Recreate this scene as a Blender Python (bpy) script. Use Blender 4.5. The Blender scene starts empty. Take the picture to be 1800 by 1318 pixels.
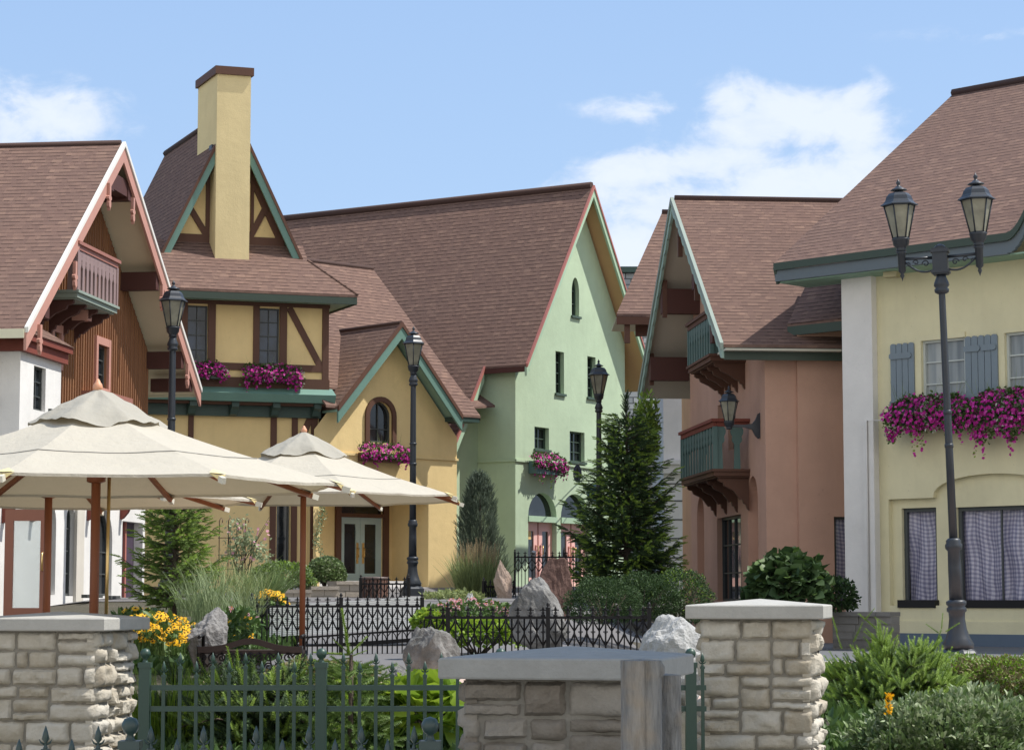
import bpy, math, random
import numpy as np
from mathutils import Vector, Matrix, noise
from mathutils.geometry import delaunay_2d_cdt

scene = bpy.context.scene
C = scene.collection
Z = Vector((0, 0, 1))
TH = math.atan(391 / 4000)
CT, ST = math.cos(TH), math.sin(TH)
R = math.radians

# ------------------------------------------------------------- sight lines (eye level is z = 0)
def ray(px, py):
    r = (px - 900) / 4000; u = (659 - py) / 4000
    return Vector((r, CT - u * ST, ST + u * CT))
def at(px, py, Y):
    d = ray(px, py)
    return d * (Y / d.y)
def zat(py, Y):
    return at(900, py, Y).z
def xat(px, Y, py=1050):
    return at(px, py, Y).x

class Fr:
    """a vertical working plane: s runs along it, z up, off towards the viewer side"""
    def __init__(self, o, ang, bang=None):
        self.o = Vector((o.x, o.y, 0)); a = R(ang); self.ang = ang
        self.t = Vector((math.cos(a), math.sin(a), 0))
        self.n = Vector((math.sin(a), -math.cos(a), 0))
        if bang is not None:
            b = R(bang); self.n = Vector((math.sin(b), -math.cos(b), 0))
    def pt(self, s, z, off=0):
        return self.o + self.t * s + self.n * off + Z * z
    def hit(self, px, py, off=0):
        d = ray(px, py); p = self.o + self.n * off
        # p + t*s = k*d  (2D)
        det = self.t.x * (-d.y) + d.x * self.t.y
        s = (-p.x * (-d.y) - d.x * p.y) / det
        k = (self.t.x * (-p.y) - self.t.y * (-p.x)) / det
        k = (p + self.t * s).dot(Vector((d.x, d.y, 0))) / (d.x * d.x + d.y * d.y)
        return s, k * d.z
    def rect(self, x0, y0, x1, y1, off=0):
        ym = (y0 + y1) / 2; xm = (x0 + x1) / 2
        s0 = self.hit(x0, ym, off)[0]; s1 = self.hit(x1, ym, off)[0]
        return min(s0, s1), self.hit(xm, y1, off)[1], max(s0, s1), self.hit(xm, y0, off)[1]
    def S(self, px, py, off=0): return self.hit(px, py, off)[0]
    def Zz(self, px, py, off=0): return self.hit(px, py, off)[1]
    def sub(self, s, off, dang):
        """a frame turned by dang whose origin lies at (s, off) of this one"""
        return Fr(self.pt(s, 0, off), self.ang + dang)

# ------------------------------------------------------------- objects
LOC = {}
def tag(o, label=None, cat=None, group=None, kind=None):
    if label: o['label'] = label
    if cat: o['category'] = cat
    if group: o['group'] = group
    if kind: o['kind'] = kind
    return o
def thing(name, label, cat, loc=(0, 0, 0), group=None):
    o = bpy.data.objects.new(name, None); C.objects.link(o)
    o.empty_display_size = .3
    o.location = loc; LOC[o.name] = Vector(loc)
    return tag(o, label, cat, group)
def mesh_obj(name, me, mat, parent=None):
    o = bpy.data.objects.new(name, me); C.objects.link(o)
    if mat: me.materials.append(mat)
    if parent: o.parent = parent
    LOC[o.name] = LOC[parent.name] if parent else Vector((0, 0, 0))
    return o

class MB:
    def __init__(self): self.v = []; self.f = []; self.sm = []
    def poly(self, pts, sm=False):
        n = len(self.v); self.v += [tuple(p) for p in pts]; self.f.append(list(range(n, n + len(pts)))); self.sm.append(sm)
    def raw(self, vs, fs, sm=False):
        n = len(self.v); self.v += [tuple(p) for p in vs]
        for f in fs: self.f.append([i + n for i in f]); self.sm.append(sm)
    def prism(self, pts, vec):
        pts = [Vector(p) for p in pts]; vec = Vector(vec); k = len(pts)
        vs = pts + [p + vec for p in pts]
        fs = [list(range(k)), list(range(2 * k - 1, k - 1, -1))]
        fs += [[(i + 1) % k, i, i + k, (i + 1) % k + k] for i in range(k)]
        self.raw(vs, fs)
    def obox(self, c, a, b, d):
        c = Vector(c)
        self.prism([c - a - b - d, c + a - b - d, c + a + b - d, c - a + b - d], d * 2)
    def box(self, x0, x1, y0, y1, z0, z1):
        self.prism([(x0, y0, z0), (x1, y0, z0), (x1, y1, z0), (x0, y1, z0)], (0, 0, z1 - z0))
    def fbox(self, F, s0, s1, z0, z1, o0, o1):
        self.prism([F.pt(s0, z0, o0), F.pt(s1, z0, o0), F.pt(s1, z0, o1), F.pt(s0, z0, o1)], (0, 0, z1 - z0))
    def fprism(self, F, pts, o0, o1):
        self.prism([F.pt(s, z, o0) for s, z in pts], F.n * (o1 - o0))
    def strip(self, F, a, b, w, o0, o1):
        """bar of width w between (s,z) points a and b"""
        d = Vector((b[0] - a[0], b[1] - a[1])); d.normalize(); q = Vector((-d.y, d.x)) * w / 2
        self.fprism(F, [(a[0] + q.x, a[1] + q.y), (b[0] + q.x, b[1] + q.y), (b[0] - q.x, b[1] - q.y), (a[0] - q.x, a[1] - q.y)], o0, o1)
    def beam(self, a, b, w, h):
        a = Vector(a); b = Vector(b); d = (b - a); L = d.length; d.normalize()
        u = d.cross(Z)
        if u.length < 1e-4: u = Vector((1, 0, 0))
        u.normalize(); v = u.cross(d)
        self.obox((a + b) / 2, u * w / 2, v * h / 2, d * L / 2)
    def tube(self, path, r, n=8, sm=True, caps=True):
        path = [Vector(p) for p in path]; m = len(path)
        rs = r if isinstance(r, (list, tuple)) else [r] * m
        vs = []; u = None
        for i, p in enumerate(path):
            d = (path[min(i + 1, m - 1)] - path[max(i - 1, 0)])
            if d.length < 1e-9: d = Vector((0, 0, 1))
            d.normalize()
            if u is None:
                u = d.cross(Vector((0, 0, 1)))
                if u.length < 1e-3: u = Vector((1, 0, 0))
            u = (u - d * u.dot(d)); u.normalize(); w = d.cross(u)
            for k in range(n):
                a = 2 * math.pi * k / n
                vs.append(p + (u * math.cos(a) + w * math.sin(a)) * rs[i])
        fs = [[i * n + k, i * n + (k + 1) % n, (i + 1) * n + (k + 1) % n, (i + 1) * n + k] for i in range(m - 1) for k in range(n)]
        b = len(self.v); self.raw(vs, fs, sm)
        if caps:
            self.f.append([b + k for k in range(n)][::-1]); self.sm.append(False)
            self.f.append([b + (m - 1) * n + k for k in range(n)]); self.sm.append(False)
    def lathe(self, c, prof, n=16, ph=0, sm=True, flute=0, caps=True):
        c = Vector(c); vs = []; m = len(prof)
        for r, z in prof:
            for k in range(n):
                a = 2 * math.pi * (k + ph) / n
                rr = r * (1 - flute * (k % 2))
                vs.append(c + Vector((rr * math.cos(a), rr * math.sin(a), z)))
        fs = [[i * n + k, i * n + (k + 1) % n, (i + 1) * n + (k + 1) % n, (i + 1) * n + k] for i in range(m - 1) for k in range(n)]
        b = len(self.v); self.raw(vs, fs, sm)
        if caps:
            self.f.append([b + k for k in range(n)][::-1]); self.sm.append(False)
            self.f.append([b + (m - 1) * n + k for k in range(n)]); self.sm.append(False)
    def build(self, name, mat, parent=None, loc=None, xf=None):
        L = LOC[parent.name] if parent else Vector((0, 0, 0))
        me = bpy.data.meshes.new(name)
        v = np.array(self.v, dtype=float).reshape(-1, 3)
        vv = v - np.array(L)
        me.from_pydata(vv.tolist(), [], self.f)
        me.polygons.foreach_set('use_smooth', self.sm)
        uvl = me.uv_layers.new(name='UVMap')
        uv = np.zeros((len(me.loops), 2)); li = 0
        for f in self.f:
            P = v[f]; q = np.roll(P, -1, 0)
            nr = np.array([((P[:, 1] - q[:, 1]) * (P[:, 2] + q[:, 2])).sum(), ((P[:, 2] - q[:, 2]) * (P[:, 0] + q[:, 0])).sum(), ((P[:, 0] - q[:, 0]) * (P[:, 1] + q[:, 1])).sum()])
            l = np.linalg.norm(nr); nr = nr / l if l > 1e-12 else np.array([0, 0, 1.])
            if nr[2] < 0: nr = -nr
            if nr[2] > .985: u = np.array([1., 0, 0]); w = np.array([0, 1., 0])
            else:
                u = np.array([-nr[1], nr[0], 0]); u /= np.linalg.norm(u); w = np.cross(nr, u)
            uv[li:li + len(f), 0] = P @ u; uv[li:li + len(f), 1] = P @ w; li += len(f)
        uvl.data.foreach_set('uv', uv.ravel())
        me.update()
        return mesh_obj(name, me, mat, parent)

def fast_mesh(name, v, f, mat, parent=None, smooth=False):
    """v (n,3) world, f (m,k) of equal arity"""
    L = LOC[parent.name] if parent else Vector((0, 0, 0))
    v = np.asarray(v, dtype=np.float32) - np.array(L, dtype=np.float32); f = np.asarray(f, dtype=np.int32)
    me = bpy.data.meshes.new(name); k = f.shape[1]
    me.vertices.add(len(v)); me.vertices.foreach_set('co', v.ravel())
    me.loops.add(f.size); me.loops.foreach_set('vertex_index', f.ravel())
    me.polygons.add(len(f)); me.polygons.foreach_set('loop_start', np.arange(0, f.size, k, dtype=np.int32))
    try: me.polygons.foreach_set('loop_total', np.full(len(f), k, dtype=np.int32))
    except Exception: pass
    me.update(calc_edges=True)
    if smooth: me.polygons.foreach_set('use_smooth', [True] * len(f))
    return mesh_obj(name, me, mat, parent)

def scatter(tv, tf, M, P):
    """template verts/faces, M (m,3,3) with columns = local axes, P (m,3)"""
    tv = np.asarray(tv, float); tf = np.asarray(tf, int); m = len(P)
    v = np.einsum('mij,nj->mni', M, tv) + P[:, None, :]
    f = tf[None] + (np.arange(m) * len(tv))[:, None, None]
    return v.reshape(-1, 3), f.reshape(-1, tf.shape[1])
def frames(dirs, rng, scale=1.0, spin=None, up=None):
    """local +y along dirs, random (or up-facing) roll"""
    d = np.asarray(dirs, float); d = d / (np.linalg.norm(d, axis=1, keepdims=True) + 1e-9); m = len(d)
    if up is None:
        q = rng.normal(size=(m, 3))
    else:
        q = np.tile(np.array([0, 0, 1.]), (m, 1)) + rng.normal(size=(m, 3)) * up
    x = np.cross(d, q); x /= (np.linalg.norm(x, axis=1, keepdims=True) + 1e-9)
    z = np.cross(x, d)
    M = np.stack([x, d, z], axis=2)
    s = np.asarray(scale, float)
    if s.ndim == 0: s = np.full(m, float(s))
    return M * s[:, None, None]
def join(parts):
    vs = []; fs = []; n = 0
    for v, f in parts:
        vs.append(v); fs.append(np.asarray(f) + n); n += len(v)
    return np.concatenate(vs), np.concatenate(fs)

# ------------------------------------------------------------- materials
def nm(name):
    m = bpy.data.materials.new(name); m.use_nodes = True; nt = m.node_tree
    b = nt.nodes['Principled BSDF']
    return m, nt, b
def N(nt, t, **kw):
    n = nt.nodes.new(t)
    for k, v in kw.items():
        if k in n.inputs: n.inputs[k].default_value = v
        else: setattr(n, k, v)
    return n
def lk(nt, a, b): nt.links.new(a, b)
def ramp(nt, fac, stops):
    r = nt.nodes.new('ShaderNodeValToRGB'); e = r.color_ramp.elements
    while len(e) > 1: e.remove(e[-1])
    e[0].position = stops[0][0]; e[0].color = (*stops[0][1], 1)
    for p, c in stops[1:]:
        x = e.new(p); x.color = (*c, 1)
    lk(nt, fac, r.inputs['Fac']); return r.outputs['Color']
def mul(c, k): return tuple(min(1, x * k) for x in c[:3])
def srgb(r, g, b):
    f = lambda c: (c / 255 / 12.92) if c / 255 <= .04045 else ((c / 255 + .055) / 1.055) ** 2.4
    return (f(r), f(g), f(b))
def mathn(nt, op, a, b=None, c=None):
    m = nt.nodes.new('ShaderNodeMath'); m.operation = op
    for i, x in enumerate((a, b, c)):
        if x is None: continue
        if isinstance(x, (int, float)): m.inputs[i].default_value = x
        else: lk(nt, x, m.inputs[i])
    return m.outputs[0]
def mixc(nt, fac, a, b, mode='MIX'):
    m = nt.nodes.new('ShaderNodeMix'); m.data_type = 'RGBA'; m.blend_type = mode
    for i, x in ((0, fac), (6, a), (7, b)):
        if isinstance(x, (int, float)): m.inputs[i].default_value = x
        elif isinstance(x, tuple): m.inputs[i].default_value = (*x[:3], 1)
        else: lk(nt, x, m.inputs[i])
    return m.outputs[2]
def noise_tex(nt, scale, detail=4, rough=.55, vec=None, mapping=None):
    n = N(nt, 'ShaderNodeTexNoise'); n.inputs['Scale'].default_value = scale
    n.inputs['Detail'].default_value = detail; n.inputs['Roughness'].default_value = rough
    if vec is None: vec = N(nt, 'ShaderNodeTexCoord').outputs['Object']
    if mapping:
        mp = N(nt, 'ShaderNodeMapping'); mp.inputs['Scale'].default_value = mapping; lk(nt, vec, mp.inputs['Vector']); vec = mp.outputs[0]
    lk(nt, vec, n.inputs['Vector']); return n.outputs['Fac']
def bump(nt, b, h, strength, dist=.02):
    n = N(nt, 'ShaderNodeBump'); n.inputs['Strength'].default_value = strength; n.inputs['Distance'].default_value = dist
    lk(nt, h, n.inputs['Height']); lk(nt, n.outputs[0], b.inputs['Normal']); return n

def stucco(name, col, dirt=.12):
    m, nt, b = nm(name)
    big = noise_tex(nt, .7, 7, .65); streak = noise_tex(nt, 1.0, 5, .65, mapping=(3.0, 3.0, .35)); fine = noise_tex(nt, 38, 3, .6); mid = noise_tex(nt, 6, 4, .6)
    c = mixc(nt, ramp(nt, big, [(.3, (0,) * 3), (.7, (1,) * 3)]), mul(col, .88), mul(col, 1.06))
    c = mixc(nt, mathn(nt, 'MULTIPLY', ramp(nt, streak, [(.5, (0,) * 3), (.75, (1,) * 3)]), dirt * 1.6), c, mul(col, .62))
    c = mixc(nt, mathn(nt, 'MULTIPLY', mid, .12), c, mul(col, .75))
    patch = noise_tex(nt, 2.3, 8, .7); c = mixc(nt, mathn(nt, 'MULTIPLY', ramp(nt, patch, [(.58, (0,) * 3), (.66, (1,) * 3)]), .16), c, mul(col, .72))
    spot = noise_tex(nt, 15, 2, .5); c = mixc(nt, mathn(nt, 'MULTIPLY', ramp(nt, spot, [(.72, (0,) * 3), (.76, (1,) * 3)]), .35), c, mul(col, .55))
    lk(nt, c, b.inputs['Base Color']); b.inputs['Roughness'].default_value = .9; b.inputs['Specular IOR Level'].default_value = .2
    h = mathn(nt, 'ADD', fine, mathn(nt, 'MULTIPLY', mid, 1.6)); bump(nt, b, h, .32, .01)
    return m
def paint(name, col, rough=.55, wear=.1, bumps=.15, spec=.4, grain=None):
    m, nt, b = nm(name)
    n1 = noise_tex(nt, 2.2, 5, .6); n2 = noise_tex(nt, 30, 3, .6, mapping=grain or (1, 1, 1))
    c = mixc(nt, n1, mul(col, 1 - wear), mul(col, 1 + wear)); c = mixc(nt, mathn(nt, 'MULTIPLY', n2, wear * 2), c, mul(col, .7))
    lk(nt, c, b.inputs['Base Color']); b.inputs['Roughness'].default_value = rough; b.inputs['Specular IOR Level'].default_value = spec
    rr = mathn(nt, 'MULTIPLY_ADD', n1, .25, rough - .12); lk(nt, rr, b.inputs['Roughness'])
    bump(nt, b, n2, bumps, .006)
    return m
def shingles(name, tint=(1, 1, 1)):
    m, nt, b = nm(name)
    uv = N(nt, 'ShaderNodeTexCoord').outputs['UV']
    wob = N(nt, 'ShaderNodeTexNoise'); wob.inputs['Scale'].default_value = 1.3; lk(nt, uv, wob.inputs['Vector'])
    vm = N(nt, 'ShaderNodeVectorMath', operation='MULTIPLY_ADD'); lk(nt, wob.outputs['Color'], vm.inputs[0]); vm.inputs[1].default_value = (.02, .02, 0); lk(nt, uv, vm.inputs[2])
    def bk(w, h, off, mort):
        k = N(nt, 'ShaderNodeTexBrick'); k.offset = off; k.offset_frequency = 2; k.squash = 1
        k.inputs['Scale'].default_value = 1; k.inputs['Brick Width'].default_value = w; k.inputs['Row Height'].default_value = h
        k.inputs['Mortar Size'].default_value = mort; k.inputs['Mortar Smooth'].default_value = .2; k.inputs['Bias'].default_value = 0
        k.inputs['Color1'].default_value = (0, 0, 0, 1); k.inputs['Color2'].default_value = (1, 1, 1, 1); k.inputs['Mortar'].default_value = (.5, .5, .5, 1)
        lk(nt, vm.outputs[0], k.inputs['Vector']); return k
    k1 = bk(.21, .145, .37, .0); k2 = bk(.115, .145, .61, .0)
    r1 = k1.outputs['Color']; r2 = k2.outputs['Color']
    base = ramp(nt, r1, [(0, (.168, .106, .086)), (.35, (.184, .115, .093)), (.78, (.205, .129, .102)), (.92, (.24, .15, .116)), (1, (.34, .22, .165))])
    base = mixc(nt, .55, base, ramp(nt, r2, [(0, (.155, .096, .079)), (.6, (.195, .122, .097)), (1, (.25, .158, .122))]))
    big = noise_tex(nt, .5, 4, .6, vec=uv)
    base = mixc(nt, ramp(nt, big, [(.3, (0,) * 3), (.75, (.35,) * 3)]), base, (.145, .10, .085))
    gran = noise_tex(nt, 160, 2, .7, vec=uv)
    base = mixc(nt, mathn(nt, 'MULTIPLY', gran, .35), base, (.06, .035, .03))
    if tint != (1, 1, 1): base = mixc(nt, 1.0, base, tint, 'MULTIPLY')
    # each course's butt edge: gap and its shadow painted dark, broken at flush tabs
    sx = N(nt, 'ShaderNodeSeparateXYZ'); lk(nt, vm.outputs[0], sx.inputs[0])
    fr = mathn(nt, 'FRACT', mathn(nt, 'DIVIDE', sx.outputs[1], .145))
    line = mathn(nt, 'LESS_THAN', fr, .19)
    brk = mathn(nt, 'GREATER_THAN', r2, .38)
    lf = mathn(nt, 'MULTIPLY', line, mathn(nt, 'MULTIPLY_ADD', brk, .50, .30))
    base = mixc(nt, lf, base, (.020, .011, .010))
    lk(nt, base, b.inputs['Base Color']); b.inputs['Roughness'].default_value = .93; b.inputs['Specular IOR Level'].default_value = .15
    h = mathn(nt, 'ADD', mathn(nt, 'MULTIPLY', fr, -1.0), mathn(nt, 'MULTIPLY', r2, .5))
    h = mathn(nt, 'ADD', h, mathn(nt, 'MULTIPLY', gran, .25))
    bump(nt, b, h, .7, .018)
    return m
def glass(name, col=(.012, .015, .018), rough=.04, spec=.6):
    m, nt, b = nm(name)
    n1 = noise_tex(nt, 1.7, 2, .5)
    c = mixc(nt, ramp(nt, n1, [(.35, (0,) * 3), (.7, (1,) * 3)]), mul(col, .5), mul(col, 1.9))
    lk(nt, c, b.inputs['Base Color']); b.inputs['Roughness'].default_value = rough; b.inputs['Specular IOR Level'].default_value = spec
    bump(nt, b, noise_tex(nt, 2.5, 1, .5), .05, .02)
    return m
def leafy(name, c1, c2, rough=.55, trans=.25, c3=None):
    m, nt, b = nm(name)
    g = N(nt, 'ShaderNodeNewGeometry'); rnd = g.outputs['Random Per Island']
    st = [(0, c1), (1, c2)] if c3 is None else [(0, c1), (.8, c2), (1, c3)]
    c = ramp(nt, rnd, st)
    big = noise_tex(nt, 2.0, 3, .5); c = mixc(nt, mathn(nt, 'MULTIPLY', big, .35), c, mul(c1, .8))
    lk(nt, c, b.inputs['Base Color']); b.inputs['Roughness'].default_value = rough; b.inputs['Specular IOR Level'].default_value = .3
    tr = N(nt, 'ShaderNodeBsdfTranslucent'); lk(nt, c, tr.inputs['Color'])
    mx = N(nt, 'ShaderNodeMixShader'); mx.inputs[0].default_value = trans
    lk(nt, b.outputs[0], mx.inputs[1]); lk(nt, tr.outputs[0], mx.inputs[2])
    out = nt.nodes['Material Output']; lk(nt, mx.outputs[0], out.inputs['Surface'])
    return m
def fabric(name, col):
    m, nt, b = nm(name)
    n1 = noise_tex(nt, 1.6, 4, .6); n2 = noise_tex(nt, 9, 4, .65)
    c = mixc(nt, n1, mul(col, .9), mul(col, 1.05)); c = mixc(nt, mathn(nt, 'MULTIPLY', n2, .16), c, mul(col, .7))
    lk(nt, c, b.inputs['Base Color']); b.inputs['Roughness'].default_value = .85; b.inputs['Specular IOR Level'].default_value = .2
    tr = N(nt, 'ShaderNodeBsdfTranslucent'); tr.inputs['Color'].default_value = (*mul((col[0], col[1] * .86, col[2] * .62), .42), 1)
    mx = N(nt, 'ShaderNodeMixShader'); mx.inputs[0].default_value = .30
    lk(nt, b.outputs[0], mx.inputs[1]); lk(nt, tr.outputs[0], mx.inputs[2]); lk(nt, mx.outputs[0], nt.nodes['Material Output'].inputs['Surface'])
    bump(nt, b, mathn(nt, 'ADD', n2, mathn(nt, 'MULTIPLY', n1, 2.0)), .45, .03)
    return m
def curtain(F, r, off, parent, seed=0):
    s0, z0, s1, z1 = r; nx = max(8, int((s1 - s0) / .03)); nz = 24; v = []; uvs = []
    for j in range(nz + 1):
        for i in range(nx + 1):
            s = lerp(s0, s1, i / nx); z = lerp(z0, z1, j / nz); k = 1 - .45 * j / nz
            d = .030 * k * math.sin(s * 17 + seed + 1.6 * math.sin(z * 1.4 + s * 2)) + .035 * noise.noise(Vector((s * 3 + seed, z * 1.6, seed)))
            v.append(F.pt(s, z, off - .05 + d)); uvs.append((s + d * .5 + .03 * math.sin(z * 3 + seed), z + .05 * math.sin(s * 3.2 + seed) + .02 * math.sin(s * 9)))
    f = [[j * (nx + 1) + i, j * (nx + 1) + i + 1, (j + 1) * (nx + 1) + i + 1, (j + 1) * (nx + 1) + i] for j in range(nz) for i in range(nx)]
    mb = MB(); mb.raw(v, f, True); o = mb.build('curtain', M['gingham'], parent)
    L = o.data.uv_layers[0].data
    for k, lp in enumerate(o.data.loops): L[k].uv = uvs[lp.vertex_index]
    return o
def boards(name, c1, c2, w=.16, axis='u'):
    """vertical board siding, tone changing board by board"""
    m, nt, b = nm(name)
    uv = N(nt, 'ShaderNodeTexCoord').outputs['UV']; sx = N(nt, 'ShaderNodeSeparateXYZ'); lk(nt, uv, sx.inputs[0])
    u = mathn(nt, 'DIVIDE', sx.outputs[0 if axis == 'u' else 1], w); fl = mathn(nt, 'FLOOR', u)
    wn = N(nt, 'ShaderNodeTexWhiteNoise', noise_dimensions='1D'); lk(nt, fl, wn.inputs['W'])
    c = mixc(nt, wn.outputs['Value'], c1, c2)
    g = noise_tex(nt, 6, 5, .65, mapping=(6, 6, .5)); c = mixc(nt, mathn(nt, 'MULTIPLY', g, .5), c, mul(c1, .5))
    lk(nt, c, b.inputs['Base Color']); b.inputs['Roughness'].default_value = .75; b.inputs['Specular IOR Level'].default_value = .25
    bump(nt, b, g, .3, .01)
    return m
def stone_mat(name, stops, rough=.9, sc=7, bs=.6, island=.6):
    m, nt, b = nm(name)
    g = N(nt, 'ShaderNodeNewGeometry').outputs['Random Per Island']
    n1 = noise_tex(nt, sc, 7, .65); n2 = noise_tex(nt, sc * 7, 5, .65)
    f = mathn(nt, 'MULTIPLY_ADD', g, island, mathn(nt, 'MULTIPLY', n1, 1 - island))
    c = ramp(nt, f, stops); c = mixc(nt, mathn(nt, 'MULTIPLY', n2, .3), c, mul(stops[0][1], .7))
    lk(nt, c, b.inputs['Base Color']); b.inputs['Roughness'].default_value = rough; b.inputs['Specular IOR Level'].default_value = .25
    bump(nt, b, mathn(nt, 'ADD', mathn(nt, 'MULTIPLY', n1, 1.5), n2), bs, .02)
    return m

M = {}
M['roof'] = shingles('roof_shingles')
M['roof_dark'] = shingles('roof_shingles_dark', (.78, .74, .76))
M['ridge'] = paint('ridge_cap', (.07, .04, .034), .9, .2)
M['white'] = stucco('white_stucco', (.74, .73, .71))
M['yellow'] = stucco('yellow_stucco', srgb(232, 206, 150))
M['chim'] = stucco('chimney_stucco', srgb(222, 204, 156))
M['green'] = stucco('green_stucco', srgb(182, 201, 172))
M['peach'] = stucco('peach_stucco', srgb(190, 153, 134))
M['cream'] = stucco('cream_stucco', srgb(218, 210, 174))
M['offwhite'] = stucco('offwhite_column', srgb(220, 217, 212), .05)
M['graywall'] = stucco('gray_wall', srgb(205, 203, 202), .06)
M['soffit'] = paint('cream_soffit', srgb(226, 214, 184), .7, .08)
M['soffit_or'] = paint('orange_soffit', srgb(204, 164, 120), .7, .08)
M['soffit_gr'] = paint('grey_soffit', srgb(190, 185, 170), .7, .08)
M['soffit_teal'] = paint('teal_soffit', srgb(140, 170, 150), .7, .08)
M['brown'] = paint('brown_timber', srgb(92, 62, 48), .65, .15, grain=(1, 1, .1))
M['redbrown'] = paint('red_brown_timber', srgb(122, 62, 50), .65, .15)
M['dkred'] = paint('dark_red_beam', srgb(78, 46, 40), .65, .15)
M['rose'] = paint('rose_bargeboard', srgb(186, 138, 124), .6, .12)
M['roserail'] = paint('rose_rail', srgb(154, 104, 92), .6, .12)
M['mauve'] = paint('mauve_balusters', srgb(142, 120, 118), .6, .1)
M['whitetrim'] = paint('white_trim', (.72, .70, .65), .5, .06)
M['creamtrim'] = paint('cream_fascia', srgb(222, 218, 190), .6, .06)
M['teal'] = paint('teal_trim', srgb(104, 138, 126), .55, .14)
M['dkteal'] = paint('dark_teal_trim', srgb(56, 78, 72), .5, .12)
M['dkgreen'] = paint('dark_green_fascia', srgb(58, 72, 62), .5, .12)
M['greytrim'] = paint('grey_green_trim', srgb(140, 152, 142), .6, .15)
M['blueg'] = paint('blue_grey_fascia', srgb(96, 106, 112), .55, .1)
M['shutter'] = paint('blue_grey_shutter', srgb(118, 130, 138), .5, .12, grain=(1, 1, .1))
M['band'] = paint('blue_plinth', srgb(92, 106, 122), .6, .12)
M['red'] = paint('red_trim', srgb(170, 108, 98), .55, .1)
M['ltgreen'] = paint('light_green_trim', srgb(168, 194, 166), .6, .1)
M['frame_dk'] = paint('dark_window_frame', srgb(70, 74, 74), .5, .1)
M['frame_gr'] = paint('green_window_frame', srgb(70, 88, 76), .55, .1)
M['frame_lt'] = paint('pale_window_frame', srgb(190, 195, 190), .5, .1)
M['glass'] = glass('window_glass')
M['glass_b'] = glass('window_glass_sky', (.028, .042, .068), .06, .45)  # bluish tint puts the reflected sky into the pane colour
M['door_grey'] = paint('grey_green_door', srgb(172, 190, 186), .45, .08)
M['door_pink'] = paint('pink_door', srgb(238, 188, 180), .5, .1)
M['door_brown'] = paint('brown_door', srgb(150, 98, 78), .5, .12, grain=(1, 1, .1))
M['brass'] = paint('brass', (.75, .52, .22), .3, .1); M['brass'].node_tree.nodes['Principled BSDF'].inputs['Metallic'].default_value = .9
M['siding'] = boards('wood_siding', srgb(128, 90, 66), srgb(166, 122, 90), .16)
M['iron'] = paint('black_iron', (.010, .009, .010), .5, .2, spec=.3)
M['lampmetal'] = paint('blue_black_lamp', (.026, .032, .042), .42, .15, spec=.45)
M['fence_gr'] = paint('green_fence_paint', srgb(42, 68, 58), .42, .12, spec=.5)
M['wood_pole'] = paint('umbrella_wood', srgb(142, 84, 54), .5, .15, grain=(1, 1, .1))
M['finial'] = paint('finial_wood', srgb(205, 150, 118), .5, .1)
M['canvas'] = fabric('canvas', (.64, .595, .50))
M['slate'] = paint('slate', srgb(128, 132, 134), .8, .15)
M['rod'] = paint('weathered_box', srgb(92, 100, 92), .7, .15)
# ------------------------------------------------------------- building helpers
def arch(s0, z0, s1, z1, kind='round', n=14):
    """outline with a curved head; z1 is the top"""
    w = s1 - s0; c = (s0 + s1) / 2; pts = [(s0, z0), (s1, z0)]
    if kind == 'round':
        r = w / 2; zs = z1 - r
        pts += [(c + r * math.cos(math.pi * i / n), zs + r * math.sin(math.pi * i / n)) for i in range(n + 1)]
    elif kind == 'pointed':
        h = w * .95; zs = z1 - h
        for i in range(n // 2 + 1):
            a = math.pi / 2 * i / (n // 2); pts.append((s1 - w / 2 * (1 - math.cos(a)) ** 1.0 * 1.0, zs + h * math.sin(a) ** 1.15))
        for i in range(1, n // 2 + 1):
            a = math.pi / 2 * (1 - i / (n // 2)); pts.append((s0 + w / 2 * (1 - math.cos(a)), zs + h * math.sin(a) ** 1.15))
    elif kind == 'seg':
        h = kind_h[0]; zs = z1 - h
        pts += [(c + w / 2 * math.cos(math.pi * i / n), zs + h * math.sin(math.pi * i / n)) for i in range(n + 1)]
    return pts
kind_h = [.5]
def rect_o(r): return [(r[0], r[1]), (r[2], r[1]), (r[2], r[3]), (r[0], r[3])]

def wall(name, F, outline, holes, mat, parent, off=0, reveal=.14, rmat=None):
    mb = MB(); vs = []; es = []
    for lp in [outline] + holes:
        n = len(vs); vs += [Vector(p) for p in lp]; es += [(n + i, n + (i + 1) % len(lp)) for i in range(len(lp))]
    r = delaunay_2d_cdt(vs, es, [], 1, 1e-5)
    def inside(p, lp):
        c = False; n = len(lp)
        for i in range(n):
            a = lp[i]; b = lp[(i + 1) % n]
            if (a[1] > p[1]) != (b[1] > p[1]) and p[0] < (b[0] - a[0]) * (p[1] - a[1]) / (b[1] - a[1]) + a[0]: c = not c
        return c
    fs = []
    for f in r[2]:
        g = (sum(r[0][i].x for i in f) / len(f), sum(r[0][i].y for i in f) / len(f))
        if inside(g, outline) and not any(inside(g, h) for h in holes): fs.append(list(f))
    mb.raw([F.pt(p.x, p.y, off) for p in r[0]], fs)
    for h in holes:
        for i in range(len(h)):
            a = h[i]; b = h[(i + 1) % len(h)]
            mb.poly([F.pt(*a, off), F.pt(*b, off), F.pt(*b, off - reveal), F.pt(*a, off - reveal)])
    return mb.build(name, mat, parent)

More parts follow.
